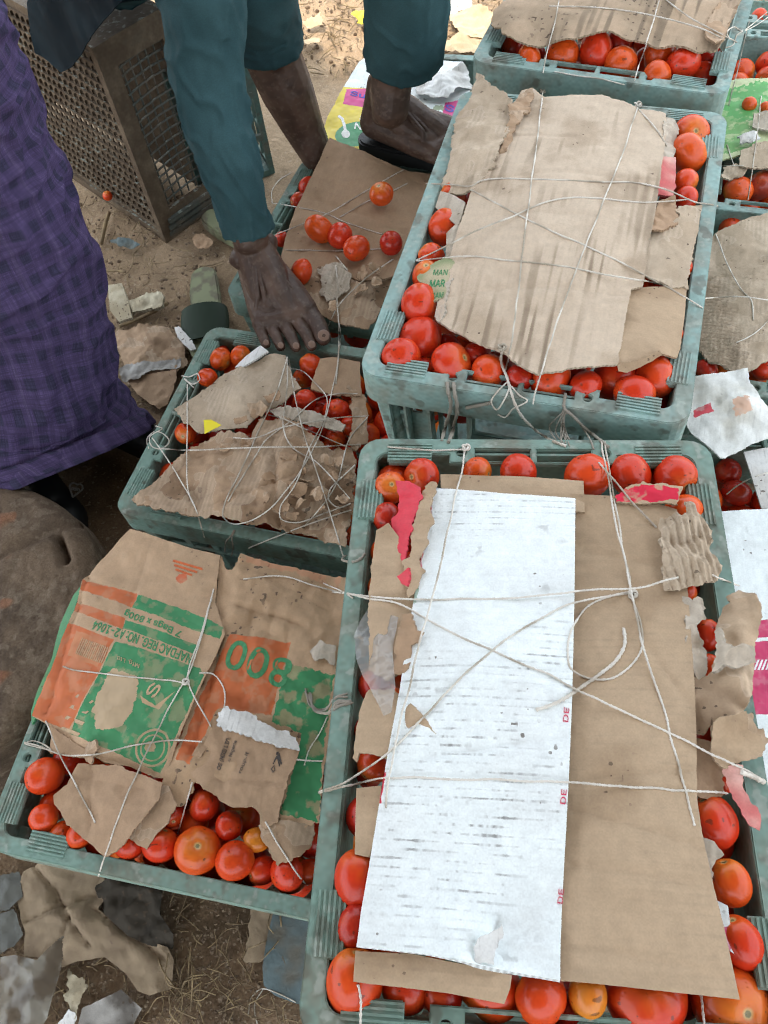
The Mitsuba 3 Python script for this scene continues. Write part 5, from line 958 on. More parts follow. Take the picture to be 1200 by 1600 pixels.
# ---------------------------------------------------------------- the brown lattice crate, the narrow crate behind it, the block
b0 = np.array([-0.4249, 1.7218]); d1 = np.array([-0.633, 0.774]); d1 /= np.linalg.norm(d1); d2 = np.array([d1[1], -d1[0]])
LX, LY, LZ = 0.70, 0.175, 0.485
mLat = np.eye(4); mLat[:2, 0] = d1; mLat[:2, 1] = d2; mLat[:2, 3] = b0       # x along the long face, y along the narrow one; left handed
def lat_put(key, m, mat):
    m = m.copy(); m.vertices = (np.c_[np.array(m.vertices), np.ones(len(m.vertices))] @ mLat.T)[:, :3]; m.invert()
    put(key, mikit.ply(m, mat), None, m)
lc = new_key('lattice_crate'); tag(lc, 'dirty brown plastic lattice crate with a dark netted end standing at top left', 'crate')
holes = []
cw, chh = 0.0212, 0.0225
for r in range(19):
    for c in range(31):
        x, z = 0.022 + c * cw + (r % 3) * 0.004, 0.035 + r * chh
        if x + cw > LX - .02: continue
        holes.append(Polygon([(x + .0015, z + .002), (x + cw - .003, z + .001), (x + cw - .004, z + .010), (x + .006, z + chh - .005), (x + .002, z + chh - .006)]))
pl = extr(sbox(0, 0, LX, LZ).difference(unary_union(holes)), 0.004)
v = np.array(pl.vertices); pl.vertices = np.stack([v[:, 0], v[:, 2], v[:, 1]], -1); pl.invert()
lat_put(part(lc, 'lattice_panel'), pl, 'brown_plastic')
for r in range(20):                                              # thin ledges that shade each row of holes
    lat_put(part(lc, 'ledge'), bx(0.012, LX - .012, -0.0035, 0.0, 0.0345 + r * chh, 0.0368 + r * chh), 'brown_plastic')
lat_put(part(lc, 'frame_post'), bx(-0.004, 0.016, -0.007, 0.030, 0, LZ), 'brown_plastic')
lat_put(part(lc, 'bottom_rail'), bx(0.016, LX, -0.005, 0.010, 0, 0.022), 'brown_plastic')
fr = extr(rrect(0.0, LY, 0.0, LZ, .006).difference(sbox(.034, .075, LY - .022, LZ - .055)), .010)
v = np.array(fr.vertices); fr.vertices = np.stack([v[:, 2] - .002, v[:, 0] + .030 * 0, v[:, 1]], -1)
fr.apply_scale([1, 1, 1]); lat_put(part(lc, 'end_frame'), fr, 'brown_plastic')
for k in range(3): lat_put(part(lc, 'foot_rail'), bx(-.006 - .003 * k, .004, .010 + .004 * k, LY + .006, .010 + .018 * k, .021 + .018 * k), 'grey_plastic')
nr = np.random.default_rng(5)
for k in range(17):
    z = .088 + k * .0205
    pts = [(.010 + .004 * math.sin(k), y, z + .010 * math.sin((y - .03) / .12 * 2.2) + nr.uniform(-.001, .001)) for y in np.linspace(.030, LY - .018, 9)]
    v_, f_ = __import__('common').tube(pts, 0.0024, 6) if False else (None, None)
    lat_put(part(lc, 'net_bar'), trimesh.creation.sweep_polygon(Point(0, 0).buffer(.0024, quad_segs=2), pts), 'grey_plastic')
for k in range(6):
    y = .044 + k * .0215
    lat_put(part(lc, 'net_upright'), trimesh.creation.sweep_polygon(Point(0, 0).buffer(.0022, quad_segs=2), [(.014, y, .075), (.016, y + .002, .25), (.013, y + .004, LZ - .055)]), 'grey_plastic')
lat_put(part(lc, 'lid'), bx(0, LX, 0.004, LY, LZ - .006, LZ), 'brown_plastic')
lat_put(part(lc, 'back_panel'), bx(0, LX, LY - .004, LY - .0005, 0.02, LZ - .008), 'brown_plastic')
lat_put(part(lc, 'far_end'), bx(LX - .006, LX - .001, 0.006, LY - .006, 0.02, LZ - .008), 'brown_plastic')
# narrow teal crate standing behind the leg
nc = new_key('narrow_crate'); tag(nc, 'dark teal crate with round holes standing between the two legs of the seated person', 'crate')
c0 = np.array([-0.144, 1.922]); g1, g2 = np.array([-.96, -.28]), np.array([-.28, .96])
mN = np.eye(4); mN[:2, 0] = g1; mN[:2, 1] = g2; mN[:2, 3] = c0
def nar_put(key, m, mat='dark_teal_plastic'):
    m = m.copy(); m.vertices = (np.c_[np.array(m.vertices), np.ones(len(m.vertices))] @ mN.T)[:, :3]; m.invert(); put(key, mikit.ply(m, mat), None, m)
NW, NH, ND = 0.20, 0.33, 0.34
for (x0, x1) in ((0, .014), (NW - .014, NW)): 
    for (y0, y1) in ((0, .014), (ND - .014, ND)): nar_put(part(nc, 'corner_post'), bx(x0, x1, y0, y1, 0, NH))
for z in (0.0, .10, .21, NH - .02):
    nar_put(part(nc, 'rail'), bx(.014, NW - .014, -.002, .006, z, z + .016)); nar_put(part(nc, 'rail'), bx(.002, .008, .014, ND - .014, z, z + .016))
for k in range(5): nar_put(part(nc, 'bar'), bx(.030 + k * .034, .037 + k * .034, 0, .005, .016, .21))
hp_ = extr(sbox(.014, .226, NW - .014, NH - .02).difference(unary_union([Point(.030 + .026 * a, .245 + .028 * b).buffer(.0095) for a in range(6) for b in range(3)])), .004)
v = np.array(hp_.vertices); hp_.vertices = np.stack([v[:, 0], v[:, 2], v[:, 1]], -1); hp_.invert(); nar_put(part(nc, 'holed_panel'), hp_)
for k in range(7): nar_put(part(nc, 'bar'), bx(.002, .007, .030 + k * .042, .040 + k * .042, .016, NH - .02))
nar_put(part(nc, 'base'), bx(.010, NW - .010, .010, ND - .010, .002, .008))
# tail of the tunic over the lattice crate
tail = [(62, -6, .02), (66, 40, .015), (78, 70, .012), (118, 100, .010), (135, 92, .010), (158, 62, .010), (175, 30, .02), (205, -6, .03), (210, -60, .05), (60, -60, .05)]
def tail_pts():
    out = []
    for x, y, d in tail:
        r_ = ray(x, y); nf = np.r_[-d2, 0]; t = ((np.r_[b0, 0] - np.r_[d2, 0] * (.010 + d) - EYE) @ nf) / (r_ @ nf); out.append(EYE + r_ * t)
    return np.array(out)
TPp = tail_pts(); pc = TPp.mean(0); U1 = np.r_[d1, 0]; pl2 = np.c_[(TPp - pc) @ U1, TPp[:, 2] - pc[2]]
B = resample(np.c_[pl2, pl2[:, :1] * 0], .006)[:, :2]; po = Polygon(B).buffer(.004).buffer(-.004); x0, y0, x1, y1 = po.bounds
gx, gy = np.meshgrid(np.arange(x0, x1, .008), np.arange(y0, y1, .008)); G_ = np.c_[gx.ravel(), gy.ravel()]; G_ = G_[shapely.contains_xy(po.buffer(-.004), G_[:, 0], G_[:, 1])]
X_ = np.vstack([B, G_]); tr = Delaunay(X_).simplices; ce = X_[tr].mean(1); tr = tr[shapely.contains_xy(po, ce[:, 0], ce[:, 1])]
off = .012 + .028 * nfb(np.c_[X_ * [14, 5], X_[:, :1] * 0], 3, 2)
V3 = pc + X_[:, :1] * U1 + np.c_[X_ * 0, X_[:, 1]] ; V3 = V3 - np.r_[d2, 0] * off[:, None]
tm = trimesh.Trimesh(np.vstack([V3, V3 + np.r_[d2, 0] * .003]), np.vstack([tr, tr[:, ::-1] + len(V3)]), process=False)
put(part(pa_, 'tunic_tail'), mikit.ply(tm, 'navy_cloth', smooth=True), None, tm)

# round block at left
def stump():
    R, H = 0.262, 0.20; nr_, na = 70, 220
    rr = np.r_[np.linspace(0, R, nr_), np.full(24, R)]; zz = np.r_[np.full(nr_, H), np.linspace(H - .006, -0.01, 24)]
    a = np.linspace(0, 2 * math.pi, na, endpoint=False)
    RR, AA = np.meshgrid(rr, a, indexing='ij'); ZZ = np.repeat(zz[:, None], na, 1)
    X, Y = RR * np.cos(AA), RR * np.sin(AA)
    wob = 1 + 0.05 * (nfb(np.stack([np.cos(AA) * 1.2, np.sin(AA) * 1.2, ZZ * 3], -1), 3, 8) - .5) * 2
    X, Y = X * wob, Y * wob
    q = np.stack([X * 9, Y * 9, ZZ * 9], -1)
    top = (np.arange(len(rr)) < nr_)[:, None]
    dz = .020 * (nfb(q, 4, 4) - .5) + .006 * (nfb(q * 5, 3, 6) - .5)
    gro = np.array([.93, .37]); t = X * -gro[1] + Y * gro[0]          # a worn groove across the top, and a slot
    dz = dz - .012 * np.exp(-((t - .062 + .01 * np.sin(X * 9)) / .010) ** 2)
    s1_, s2_ = un(88, 838, .2)[:2], un(100, 872, .2)[:2]; c_ = np.array([-.735, .665]); p = np.stack([X, Y], -1) + c_
    h = np.clip(((p - s1_) @ (s2_ - s1_)) / ((s2_ - s1_) @ (s2_ - s1_)), 0, 1); dd = np.linalg.norm(p - (s1_ + h[..., None] * (s2_ - s1_)), axis=-1)
    dz = dz - .035 * np.exp(-(dd / .0075) ** 2)
    edge = np.clip((RR - R + .03) / .03, 0, 1) ** 2 * .022
    Zt = np.where(top, ZZ + dz - edge, ZZ - .022 * (ZZ / H))
    X = np.where(top, X, X * (1 + .03 * (nfb(q * 1.5, 3, 12) - .5) * 2)); Y = np.where(top, Y, Y * (1 + .03 * (nfb(q * 1.5, 3, 12) - .5) * 2))
    n = len(rr); i, j = np.meshgrid(np.arange(n - 1), np.arange(na), indexing='ij')
    f = np.stack([i * na + j, (i + 1) * na + j, (i + 1) * na + (j + 1) % na, i * na + (j + 1) % na], -1).reshape(-1, 4)
    V = np.stack([X + c_[0], Y + c_[1], Zt], -1).reshape(-1, 3)
    return trimesh.Trimesh(V, np.vstack([f[:, [0, 1, 2]], f[:, [0, 2, 3]]]), process=False)
def soil_wood(p, n, uv):
    a = fbm(p.x * 14, p.y * 14, p.z * 14, 4); b = fbm(p.x * 70, p.y * 70, p.z * 70, 3); g = noise(p.x * 500, p.y * 500, p.z * 500)
    c = mix((0.145, 0.105, 0.072), (0.085, 0.062, 0.044), smoothstep(.35, .65, a)); c = mix(c, (0.19, 0.15, 0.11), smoothstep(.55, .7, b) * .5)
    c = mix(c, (0.30, 0.10, 0.04), smoothstep(0.80, 0.86, noise(p.x * 24, p.y * 24 + 3, 2)) * 0.35)
    return c * (.75 + .5 * g)
scene['dirty_wood'] = {'type': 'bumpmap', 'arbitrary': proc(lambda p, n, uv: fbm(p.x * 130, p.y * 130, p.z * 130, 4), 5e-4), 'scale': 0.004, 'bsdf': {'type': 'principled', 'base_color': proc(soil_wood), 'roughness': 0.9, 'specular': 0.2}}
k = new_key('wooden_block'); sm = stump(); put(k, mikit.ply(sm, 'dirty_wood', smooth=True), None, sm); tag(k, 'big round dirt covered wooden block with a dark slot at the left edge', 'wooden block')

# ---------------------------------------------------------------- slippers, rubbish on the ground
scene['olive_rubber'] = {'type': 'principled', 'base_color': proc(lambda p, n, uv: mix((0.20, 0.22, 0.13), (0.13, 0.12, 0.08), smoothstep(.45, .7, fbm(p.x * 40, p.y * 40, 0, 3)))), 'roughness': 0.7}
scene['green_rubber'] = {'type': 'principled', 'base_color': rgb(0.018, 0.032, 0.020), 'roughness': 0.6, 'specular': 0.2}
def slipper(heel, toe, z, label, strap=True):
    k = new_key('slipper'); tag(k, label, 'slipper')
    a, b = un(*heel, z), un(*toe, z); f = (b - a)[:2]; L = np.linalg.norm(f); f /= L; m = np.eye(4); m[:2, 0] = f; m[:2, 1] = [-f[1], f[0]]; m[:3, 3] = a; m[2, 3] = z - .022
    sl = slab(sole_poly(.26, .05), 0, .024, .004); put(part(k, 'sole'), mikit.ply(sl, 'olive_rubber', smooth=30), m, sl)
    if strap:
        rows = []
        for x in np.linspace(.120, .215, 14):
            t = np.linspace(0, math.pi, 22); w = .050 + .004 * math.sin((x - .1) * 30); h = .034 - (x - .105) * .12
            rows.append(np.stack([np.full(22, x), -np.cos(t) * w, .020 + np.sin(t) ** .8 * h], -1))
        V = np.array(rows); n = V.shape[0] * 22; i, j = np.meshgrid(np.arange(13), np.arange(21), indexing='ij'); q = np.stack([i * 22 + j, i * 22 + j + 1, (i + 1) * 22 + j + 1, (i + 1) * 22 + j], -1).reshape(-1, 4)
        F = np.vstack([q[:, [0, 1, 2]], q[:, [0, 2, 3]]]); V = V.reshape(-1, 3); t_ = trimesh.Trimesh(V, F, process=False); N = np.array(t_.vertex_normals)
        if N[:, 2].mean() < 0: F = F[:, ::-1]; N = -N
        st = trimesh.Trimesh(np.vstack([V, V - N * .003]), np.vstack([F, F[:, ::-1] + n]), process=False)
        put(part(k, 'strap'), twos('green_rubber', st), m, st)
def twos(mat, m): return mikit.ply(m, twosided(dict(scene[mat])), smooth=True)
slipper((318, 430), (322, 560), .030, 'olive slipper with a dark green strap left of the large foot')
slipper((333, 338), (420, 392), .030, 'olive slipper lying against the foot of the lattice crate', strap=False)
Z = 0.012
board('soil_paper', kraft((0.26, 0.20, 0.135), (0.15, 0.11, 0.075), 51, stain=0.8)); board('grey_foil', kraft((0.30, 0.29, 0.27), (0.14, 0.12, 0.10), 52, stain=0.9), rough=0.5)
board('foam_scrap', kraft((0.48, 0.44, 0.33), (0.24, 0.19, 0.12), 53, stain=0.7)); board('black_film', kraft((0.013, 0.012, 0.010), (0.05, 0.042, 0.032), 54, stain=0.8))
board('blue_film', kraft((0.11, 0.15, 0.16), (0.13, 0.11, 0.08), 55, stain=0.8)); board('grey_film', kraft((0.10, 0.105, 0.095), (0.085, 0.07, 0.05), 56, stain=0.9), rough=0.5)
board('spotted_paper', kraft((0.36, 0.35, 0.33), (0.09, 0.08, 0.07), 57, stain=1.0)); board('sand_paper', kraft((0.52, 0.40, 0.26), (0.36, 0.26, 0.16), 58, stain=0.6))
sheet('brown_paper', [(38, 1362, .012), (62, 1350, .020), (110, 1352, .020), (160, 1360, .026), (166, 1400, .022), (150, 1420, .030), (190, 1448, .020), (232, 1470, .012), (262, 1480, .010), (272, 1500, .010), (268, 1545, .006), (235, 1556, .004), (215, 1548, .006), (196, 1522, .012), (162, 1495, .020), (120, 1502, .014), (98, 1512, .010), (80, 1498, .012), (38, 1494, .006), (36, 1452, .010), (24, 1400, .006)], Z, 'soil_paper', 'large crumpled brown paper on the ground at lower left', 'paper', ang=.4, seed=101, rag=.001, wr=.004, wf=14, crease=.009, th=.001, step=.0042, folds=[((60, 1355), (150, 1480), .006), ((150, 1420), (262, 1500), .006), ((40, 1440), (160, 1400), .005), ((100, 1500), (120, 1430), .004)], ctrl=[(110, 1440, .034), (120, 1400, .014), (170, 1465, .024)])
sheet('plastic_film', [(150, 1385, .010), (175, 1372, .022), (205, 1376, .024), (258, 1392, .018), (252, 1430, .020), (272, 1460, .014), (268, 1482, .010), (235, 1478, .012), (200, 1462, .018), (165, 1430, .020)], Z, 'black_film', 'crumpled black plastic under the lower left crate', 'plastic film', ang=.2, seed=102, rag=.001, wr=.006, wf=20, crease=.016, th=.0008, step=.004)
sheet('plastic_film', [(-20, 1370, .006), (30, 1362, .010), (34, 1400, .012), (14, 1420, .014), (-20, 1428, .010)], Z, 'grey_film', 'grey plastic film at the left edge above the paper', 'plastic film', ang=.2, seed=103, wr=.006, crease=.006, th=.0008)
sheet('plastic_film', [(-20, 1432, .006), (20, 1420, .012), (34, 1460, .010), (22, 1478, .008), (-20, 1502, .006)], Z, 'grey_film', 'teal grey plastic film at the left edge beside the paper', 'plastic film', ang=.2, seed=104, wr=.006, crease=.006, th=.0008)
sheet('plastic_bag', [(-20, 1500, .014), (24, 1492, .020), (58, 1500, .024), (92, 1465, .028), (105, 1458, .024), (98, 1490, .024), (88, 1540, .022), (72, 1590, .018), (50, 1625, .012), (-20, 1640, .010)], Z, 'grey_film', 'greyish clear plastic bag at the bottom left corner', 'plastic bag', ang=.2, seed=105, rag=.001, wr=.004, wf=18, crease=.008, th=.0006, step=.0045)
sheet('white_paper', [(128, 1575, .006), (160, 1560, .010), (188, 1546, .012), (222, 1576, .010), (205, 1605, .008), (150, 1640, .006), (120, 1610, .006)], Z, 'spotted_paper', 'dirty white paper with dark blots at the bottom edge', 'paper', ang=.2, seed=106, rag=.001, wr=.004, crease=.004, th=.001, step=.004)
sheet('white_paper', [(92, 1600, .008), (108, 1576, .012), (118, 1590, .010), (114, 1625, .006), (88, 1630, .006)], Z, 'white_soiled', 'small white paper corner at the bottom edge beside the bag', 'paper', ang=.2, seed=107, wr=.003, th=.001)
sheet('blue_plastic_sheet', [(428, 1424, .012), (500, 1424, .010), (500, 1575, .006), (462, 1568, .004), (430, 1556, .006), (412, 1540, .008), (410, 1510, .012), (418, 1460, .012)], Z, 'blue_film', 'dirty pale blue plastic piece beside the nearest crate on the ground', 'plastic sheet', ang=.2, seed=108, rag=.0004, wr=.003, th=.0014)
sheet('brown_scrap', [(392, 1418, .008), (428, 1422, .010), (420, 1470, .008), (412, 1500, .006), (382, 1500, .002), (390, 1460, .008)], Z, 'soil_paper', 'grey brown board scrap beside the pale blue plastic', ang=.2, seed=109, wr=.004, crease=.003)
sheet('brown_scrap', [(105, 1512, .004), (140, 1540, .006), (128, 1556, .008), (118, 1600, .006), (104, 1560, .006)], Z, 'foam_scrap', 'pale torn scrap near the bottom left bag', ang=.2, seed=110, rag=.003, wr=.006, th=.001)
# left middle ground
sheet('foam_piece', [(168, 445, .016), (190, 442, .020), (200, 470, .020), (206, 496, .016), (186, 502, .014), (172, 485, .014)], Z, 'foam_scrap', 'pale flat piece on the sand right of the robe', 'foam scrap', ang=.2, seed=111, rag=.001, wr=.003, th=.010)
sheet('foam_piece', [(200, 470, .018), (222, 462, .022), (246, 454, .022), (255, 464, .022), (250, 478, .020), (226, 482, .020), (206, 486, .016)], Z, 'foam_scrap', 'whitish knobbly piece beside the pale flat piece', 'foam scrap', ang=.2, seed=112, rag=.003, wr=.005, wf=50, th=.010, step=.003)
sheet('brown_board', [(178, 520, .010), (215, 508, .016), (262, 512, .016), (288, 540, .012), (292, 570, .010), (262, 590, .012), (230, 582, .016), (196, 575, .014), (186, 550, .012)], Z, 'kraft_worn', 'trampled brown board between the robe and the crate', ang=.3, seed=113, rag=.003, wr=.008, wf=20, crease=.010)
sheet('foil_scrap', [(186, 580, .018), (215, 566, .024), (258, 560, .026), (284, 560, .022), (280, 572, .020), (240, 580, .020), (212, 594, .018), (192, 596, .014)], Z, 'grey_foil', 'crinkled grey foil strip on the trampled board', 'foil', ang=.2, seed=114, rag=.003, wr=.008, wf=50, crease=.010, th=.0008, step=.003)
sheet('brown_board', [(196, 590, .014), (240, 584, .016), (276, 578, .016), (272, 606, .012), (262, 630, .010), (248, 640, .008), (215, 616, .010)], Z, 'kraft_dull', 'brown board corner showing at the hem of the robe', ang=.3, seed=115, rag=.002, wr=.006, crease=.006)
sheet('white_scrap', [(272, 512, .030), (280, 510, .036), (298, 530, .034), (306, 545, .030), (298, 548, .028), (282, 532, .030)], Z, 'white_soiled', 'small white strip by the corner of the crate before the foot', ang=.2, seed=116, rag=.002, wr=.003, step=.003)
sheet('wrapper', [(170, 376, .012), (184, 370, .020), (205, 372, .022), (218, 382, .018), (208, 388, .014), (188, 382, .016)], Z, 'blue_film', 'dark blue twisted wrapper on the sand by the lattice crate', 'wrapper', ang=.2, seed=117, rag=.002, wr=.008, wf=60, crease=.008, th=.0008, step=.003)
sheet('brown_paper', [(300, 372, .010), (316, 364, .018), (330, 372, .018), (334, 382, .014), (318, 388, .016), (304, 384, .012)], Z, 'kraft_dull', 'crumpled scrap between the two olive slippers', 'paper', ang=.2, seed=118, rag=.003, wr=.008, wf=50, step=.003, th=.001)
# far sand
for kx, (pts, mat, lab) in enumerate([([(700, 22), (740, 8), (772, 18), (760, 60), (735, 58), (712, 48)], 'sand_paper', 'crumpled pale paper right of the standing trouser leg'), ([(690, 62), (722, 52), (760, 56), (756, 82), (718, 84), (694, 80)], 'sand_paper', 'pale crumpled board by the far rim of the yellow carton crate'), ([(552, 22), (576, 18), (580, 32), (560, 34)], 'yellow_paper', 'pale yellow scrap on the sunlit sand'), ([(474, 62), (498, 58), (500, 66), (478, 68)], 'sand_paper', 'small dry leaf on the sunlit sand'), ([(690, -14), (730, -20), (740, 8), (700, 20)], 'white_soiled', 'whitish paper at the top edge beyond the standing leg'), ([(470, 30), (500, 24), (506, 42), (480, 46)], 'sand_paper', 'torn pale scrap on the sunlit sand')]):
    rg = np.random.default_rng(900 + kx)
    sheet('paper_scrap', [(x, y, .012 + rg.uniform(-.004, .02)) for x, y in pts], Z, mat, lab, 'paper scrap', ang=.2, seed=120 + kx, rag=.004, wr=.014, wf=16, crease=.012, th=.0012, step=.006)
# straw, twigs and crumbs: nobody could count them
def litter():
    rg = np.random.default_rng(8); st, cr = [], []
    def bits(px0, px1, py0, py1, n, l0, l1, r0, out):
        for _ in range(n):
            P = un(rg.uniform(px0, px1), rg.uniform(py0, py1), .006); a = rg.uniform(0, math.pi); L = rg.uniform(l0, l1) / 2; r = rg.uniform(.6, 1.4) * r0
            d = np.array([math.cos(a), math.sin(a), rg.uniform(-.15, .15)]); b = np.array([-d[1], d[0], 0]) * rg.uniform(-.3, .3) * L
            pts = np.array([P - d * L, P + b, P + d * L]); pts[:, 2] = np.abs(pts[:, 2] - .004) + .006 + r
            out.append(tube_mesh(cr_spline(pts, 5), r, 4))
    bits(0, 480, 1380, 1620, 230, .008, .05, .0008, st); bits(120, 340, 300, 640, 300, .01, .06, .0009, st); bits(440, 790, -40, 120, 260, .01, .07, .0014, st)
    for c, n, R in (((282, 1545), 16, .05), ((300, 1560), 7, .06), ((430, 1470), 8, .05), ((520, 60), 14, .07)):
        C = un(*c, .012)
        for _ in range(n):
            a = rg.uniform(0, 2 * math.pi); L = rg.uniform(.4, 1.2) * R; k = rg.uniform(-.6, .6)
            pts = np.array([C + [rg.normal(0, .008), rg.normal(0, .008), 0], C + [math.cos(a) * L * .5, math.sin(a) * L * .5, rg.uniform(.004, .03)], C + [math.cos(a + k) * L, math.sin(a + k) * L, rg.uniform(0, .012)]])
            st.append(tube_mesh(cr_spline(pts, 8), rg.uniform(.0006, .0013), 4))
    ico = trimesh.creation.icosphere(subdivisions=1)
    for px0, px1, py0, py1, n, s in ((0, 480, 1380, 1620, 1500, .0028), (120, 340, 300, 640, 700, .004), (430, 800, -60, 120, 600, .006), (0, 300, 1180, 1400, 300, .003)):
        for _ in range(n):
            P = un(rg.uniform(px0, px1), rg.uniform(py0, py1), .004); v = np.array(ico.vertices) * rg.uniform(.3, 1.2, 3) * s * rg.uniform(.3, 1.2) * (1 + .5 * (rg.random((len(ico.vertices), 1)) - .5)); cr.append(trimesh.Trimesh(v + P + [0, 0, rg.uniform(0, .004)], ico.faces, process=False))
    return cat(st), cat(cr)
def tube_mesh(P, r, sides=8, twist=None, lobes=0.0):
    P = np.asarray(P, float); t = np.gradient(P, axis=0); t /= np.linalg.norm(t, axis=1, keepdims=True) + 1e-12
    a = np.cross(t, [0.13, 0.27, 0.95]); a /= np.linalg.norm(a, axis=1, keepdims=True) + 1e-12; b = np.cross(t, a)
    ph = np.arange(sides) * 2 * math.pi / sides; s = np.r_[0, np.cumsum(np.linalg.norm(np.diff(P, axis=0), axis=1))]
    rr = np.broadcast_to(np.asarray(r, float), (len(P),))[:, None] * np.ones((1, sides))
    if twist: rr = rr * (1 + lobes * np.cos(2 * (ph[None] - twist * s[:, None])))
    V = P[:, None] + rr[..., None] * (np.cos(ph)[None, :, None] * a[:, None] + np.sin(ph)[None, :, None] * b[:, None]); n = len(P)
    i, j = np.meshgrid(np.arange(n - 1), np.arange(sides), indexing='ij')
    q = np.stack([i * sides + j, i * sides + (j + 1) % sides, (i + 1) * sides + (j + 1) % sides, (i + 1) * sides + j], -1).reshape(-1, 4)
    f = np.vstack([q[:, [0, 1, 2]], q[:, [0, 2, 3]], [[0, k + 1, k] for k in range(1, sides - 1)], [[(n - 1) * sides, (n - 1) * sides + k, (n - 1) * sides + k + 1] for k in range(1, sides - 1)]])
    m = trimesh.Trimesh(V.reshape(-1, 3), f, process=False)
    return m
scene['straw'] = {'type': 'principled', 'base_color': proc(lambda p, n, uv: mix((0.30, 0.22, 0.12), (0.12, 0.085, 0.05), noise(p.x * 90, p.y * 90, 0))), 'roughness': 0.8}
scene['crumbs'] = {'type': 'principled', 'base_color': proc(lambda p, n, uv: mix((0.24, 0.18, 0.12), (0.09, 0.06, 0.04), noise(p.x * 160, p.y * 160, 0))), 'roughness': 0.9}
st_, cr_m = litter()
scene['straw_litter'] = mikit.ply(st_, 'straw', smooth=True); labels['straw_litter'] = {'label': 'dry straw, roots and twigs strewn over the ground', 'category': 'straw', 'kind': 'stuff'}
scene['soil_crumbs'] = mikit.ply(cr_m, 'crumbs'); labels['soil_crumbs'] = {'label': 'small clods and grit on the ground', 'category': 'soil crumbs', 'kind': 'stuff'}
# two sticks by the robe
def stick(px, r, label):
    k = new_key('stick'); P = np.array([un(*q, .016) for q in px]); m = tube_mesh(cr_spline(P, 14), r, 7); put(k, mikit.ply(m, 'straw', smooth=True)); tag(k, label, 'stick')
stick([(170, 332), (164, 352), (158, 380)], .005, 'short dry stalk standing by the lattice crate')
stick([(186, 510), (225, 494), (262, 474)], .004, 'thin stick beside the whitish knobbly piece')
stick([(160, 424), (180, 423), (196, 425)], .0025, 'thin pale stalk above the flat pale piece')
# the wire in the dark tomato-red scrap on the lattice crate
k = new_key('tomato'); P = un(168, 306, .05); put(k, tomato_ply(3, 1, 3)[0], M4(un(168, 306, .055), 0, np.eye(3), .012)); tag(k, 'tiny orange red fruit bit stuck low on the lattice crate', 'tomato')

# clear film on the torn flaps of the nearest crate
FM = sheet('clear_film', [(574, 950, .016), (562, 968, .010), (549, 995, .002), (553, 1015, .002), (558, 1034, .002), (568, 1060, .006), (577, 1074, .014), (590, 1100, .022), (600, 1121, .024), (612, 1115, .026), (618, 1076, .026), (616, 1050, .026), (613, 1010, .024), (618, 985, .024), (622, 962, .024), (600, 952, .022)], 0.585, 'white_soiled', 'crinkled clear plastic film at the left edge of the nearest crate', 'plastic film', ang=A1, seed=131, rag=.001, wr=.006, wf=50, crease=.010, th=.0003, step=.0025, ctrl=[(590, 1010, .026)])
scene['clear_plastic'] = {'type': 'thindielectric', 'int_ior': 1.5}
scene['film_haze'] = twosided({'type': 'principled', 'base_color': rgb(.75, .77, .78), 'roughness': .18, 'specular': .9})
scene['clear_film_bsdf'] = {'type': 'blendbsdf', 'weight': 0.13, 'a': {'type': 'ref', 'id': 'clear_plastic'}, 'b': {'type': 'ref', 'id': 'film_haze'}}
scene[FM]['bsdf'] = {'type': 'ref', 'id': 'clear_film_bsdf'}
scene['dusty_film'] = twosided({'type': 'principled', 'base_color': proc(lambda p, n, uv: mix((.30, .29, .25), (.13, .11, .085), smoothstep(.4, .65, fbm(p.x * 40, p.y * 40, 3, 3)))), 'roughness': .3, 'specular': .7})
scene['dusty_film_bsdf'] = {'type': 'blendbsdf', 'weight': 0.38, 'a': {'type': 'ref', 'id': 'clear_plastic'}, 'b': {'type': 'ref', 'id': 'dusty_film'}}
scene['plastic_bag']['bsdf'] = {'type': 'ref', 'id': 'dusty_film_bsdf'}

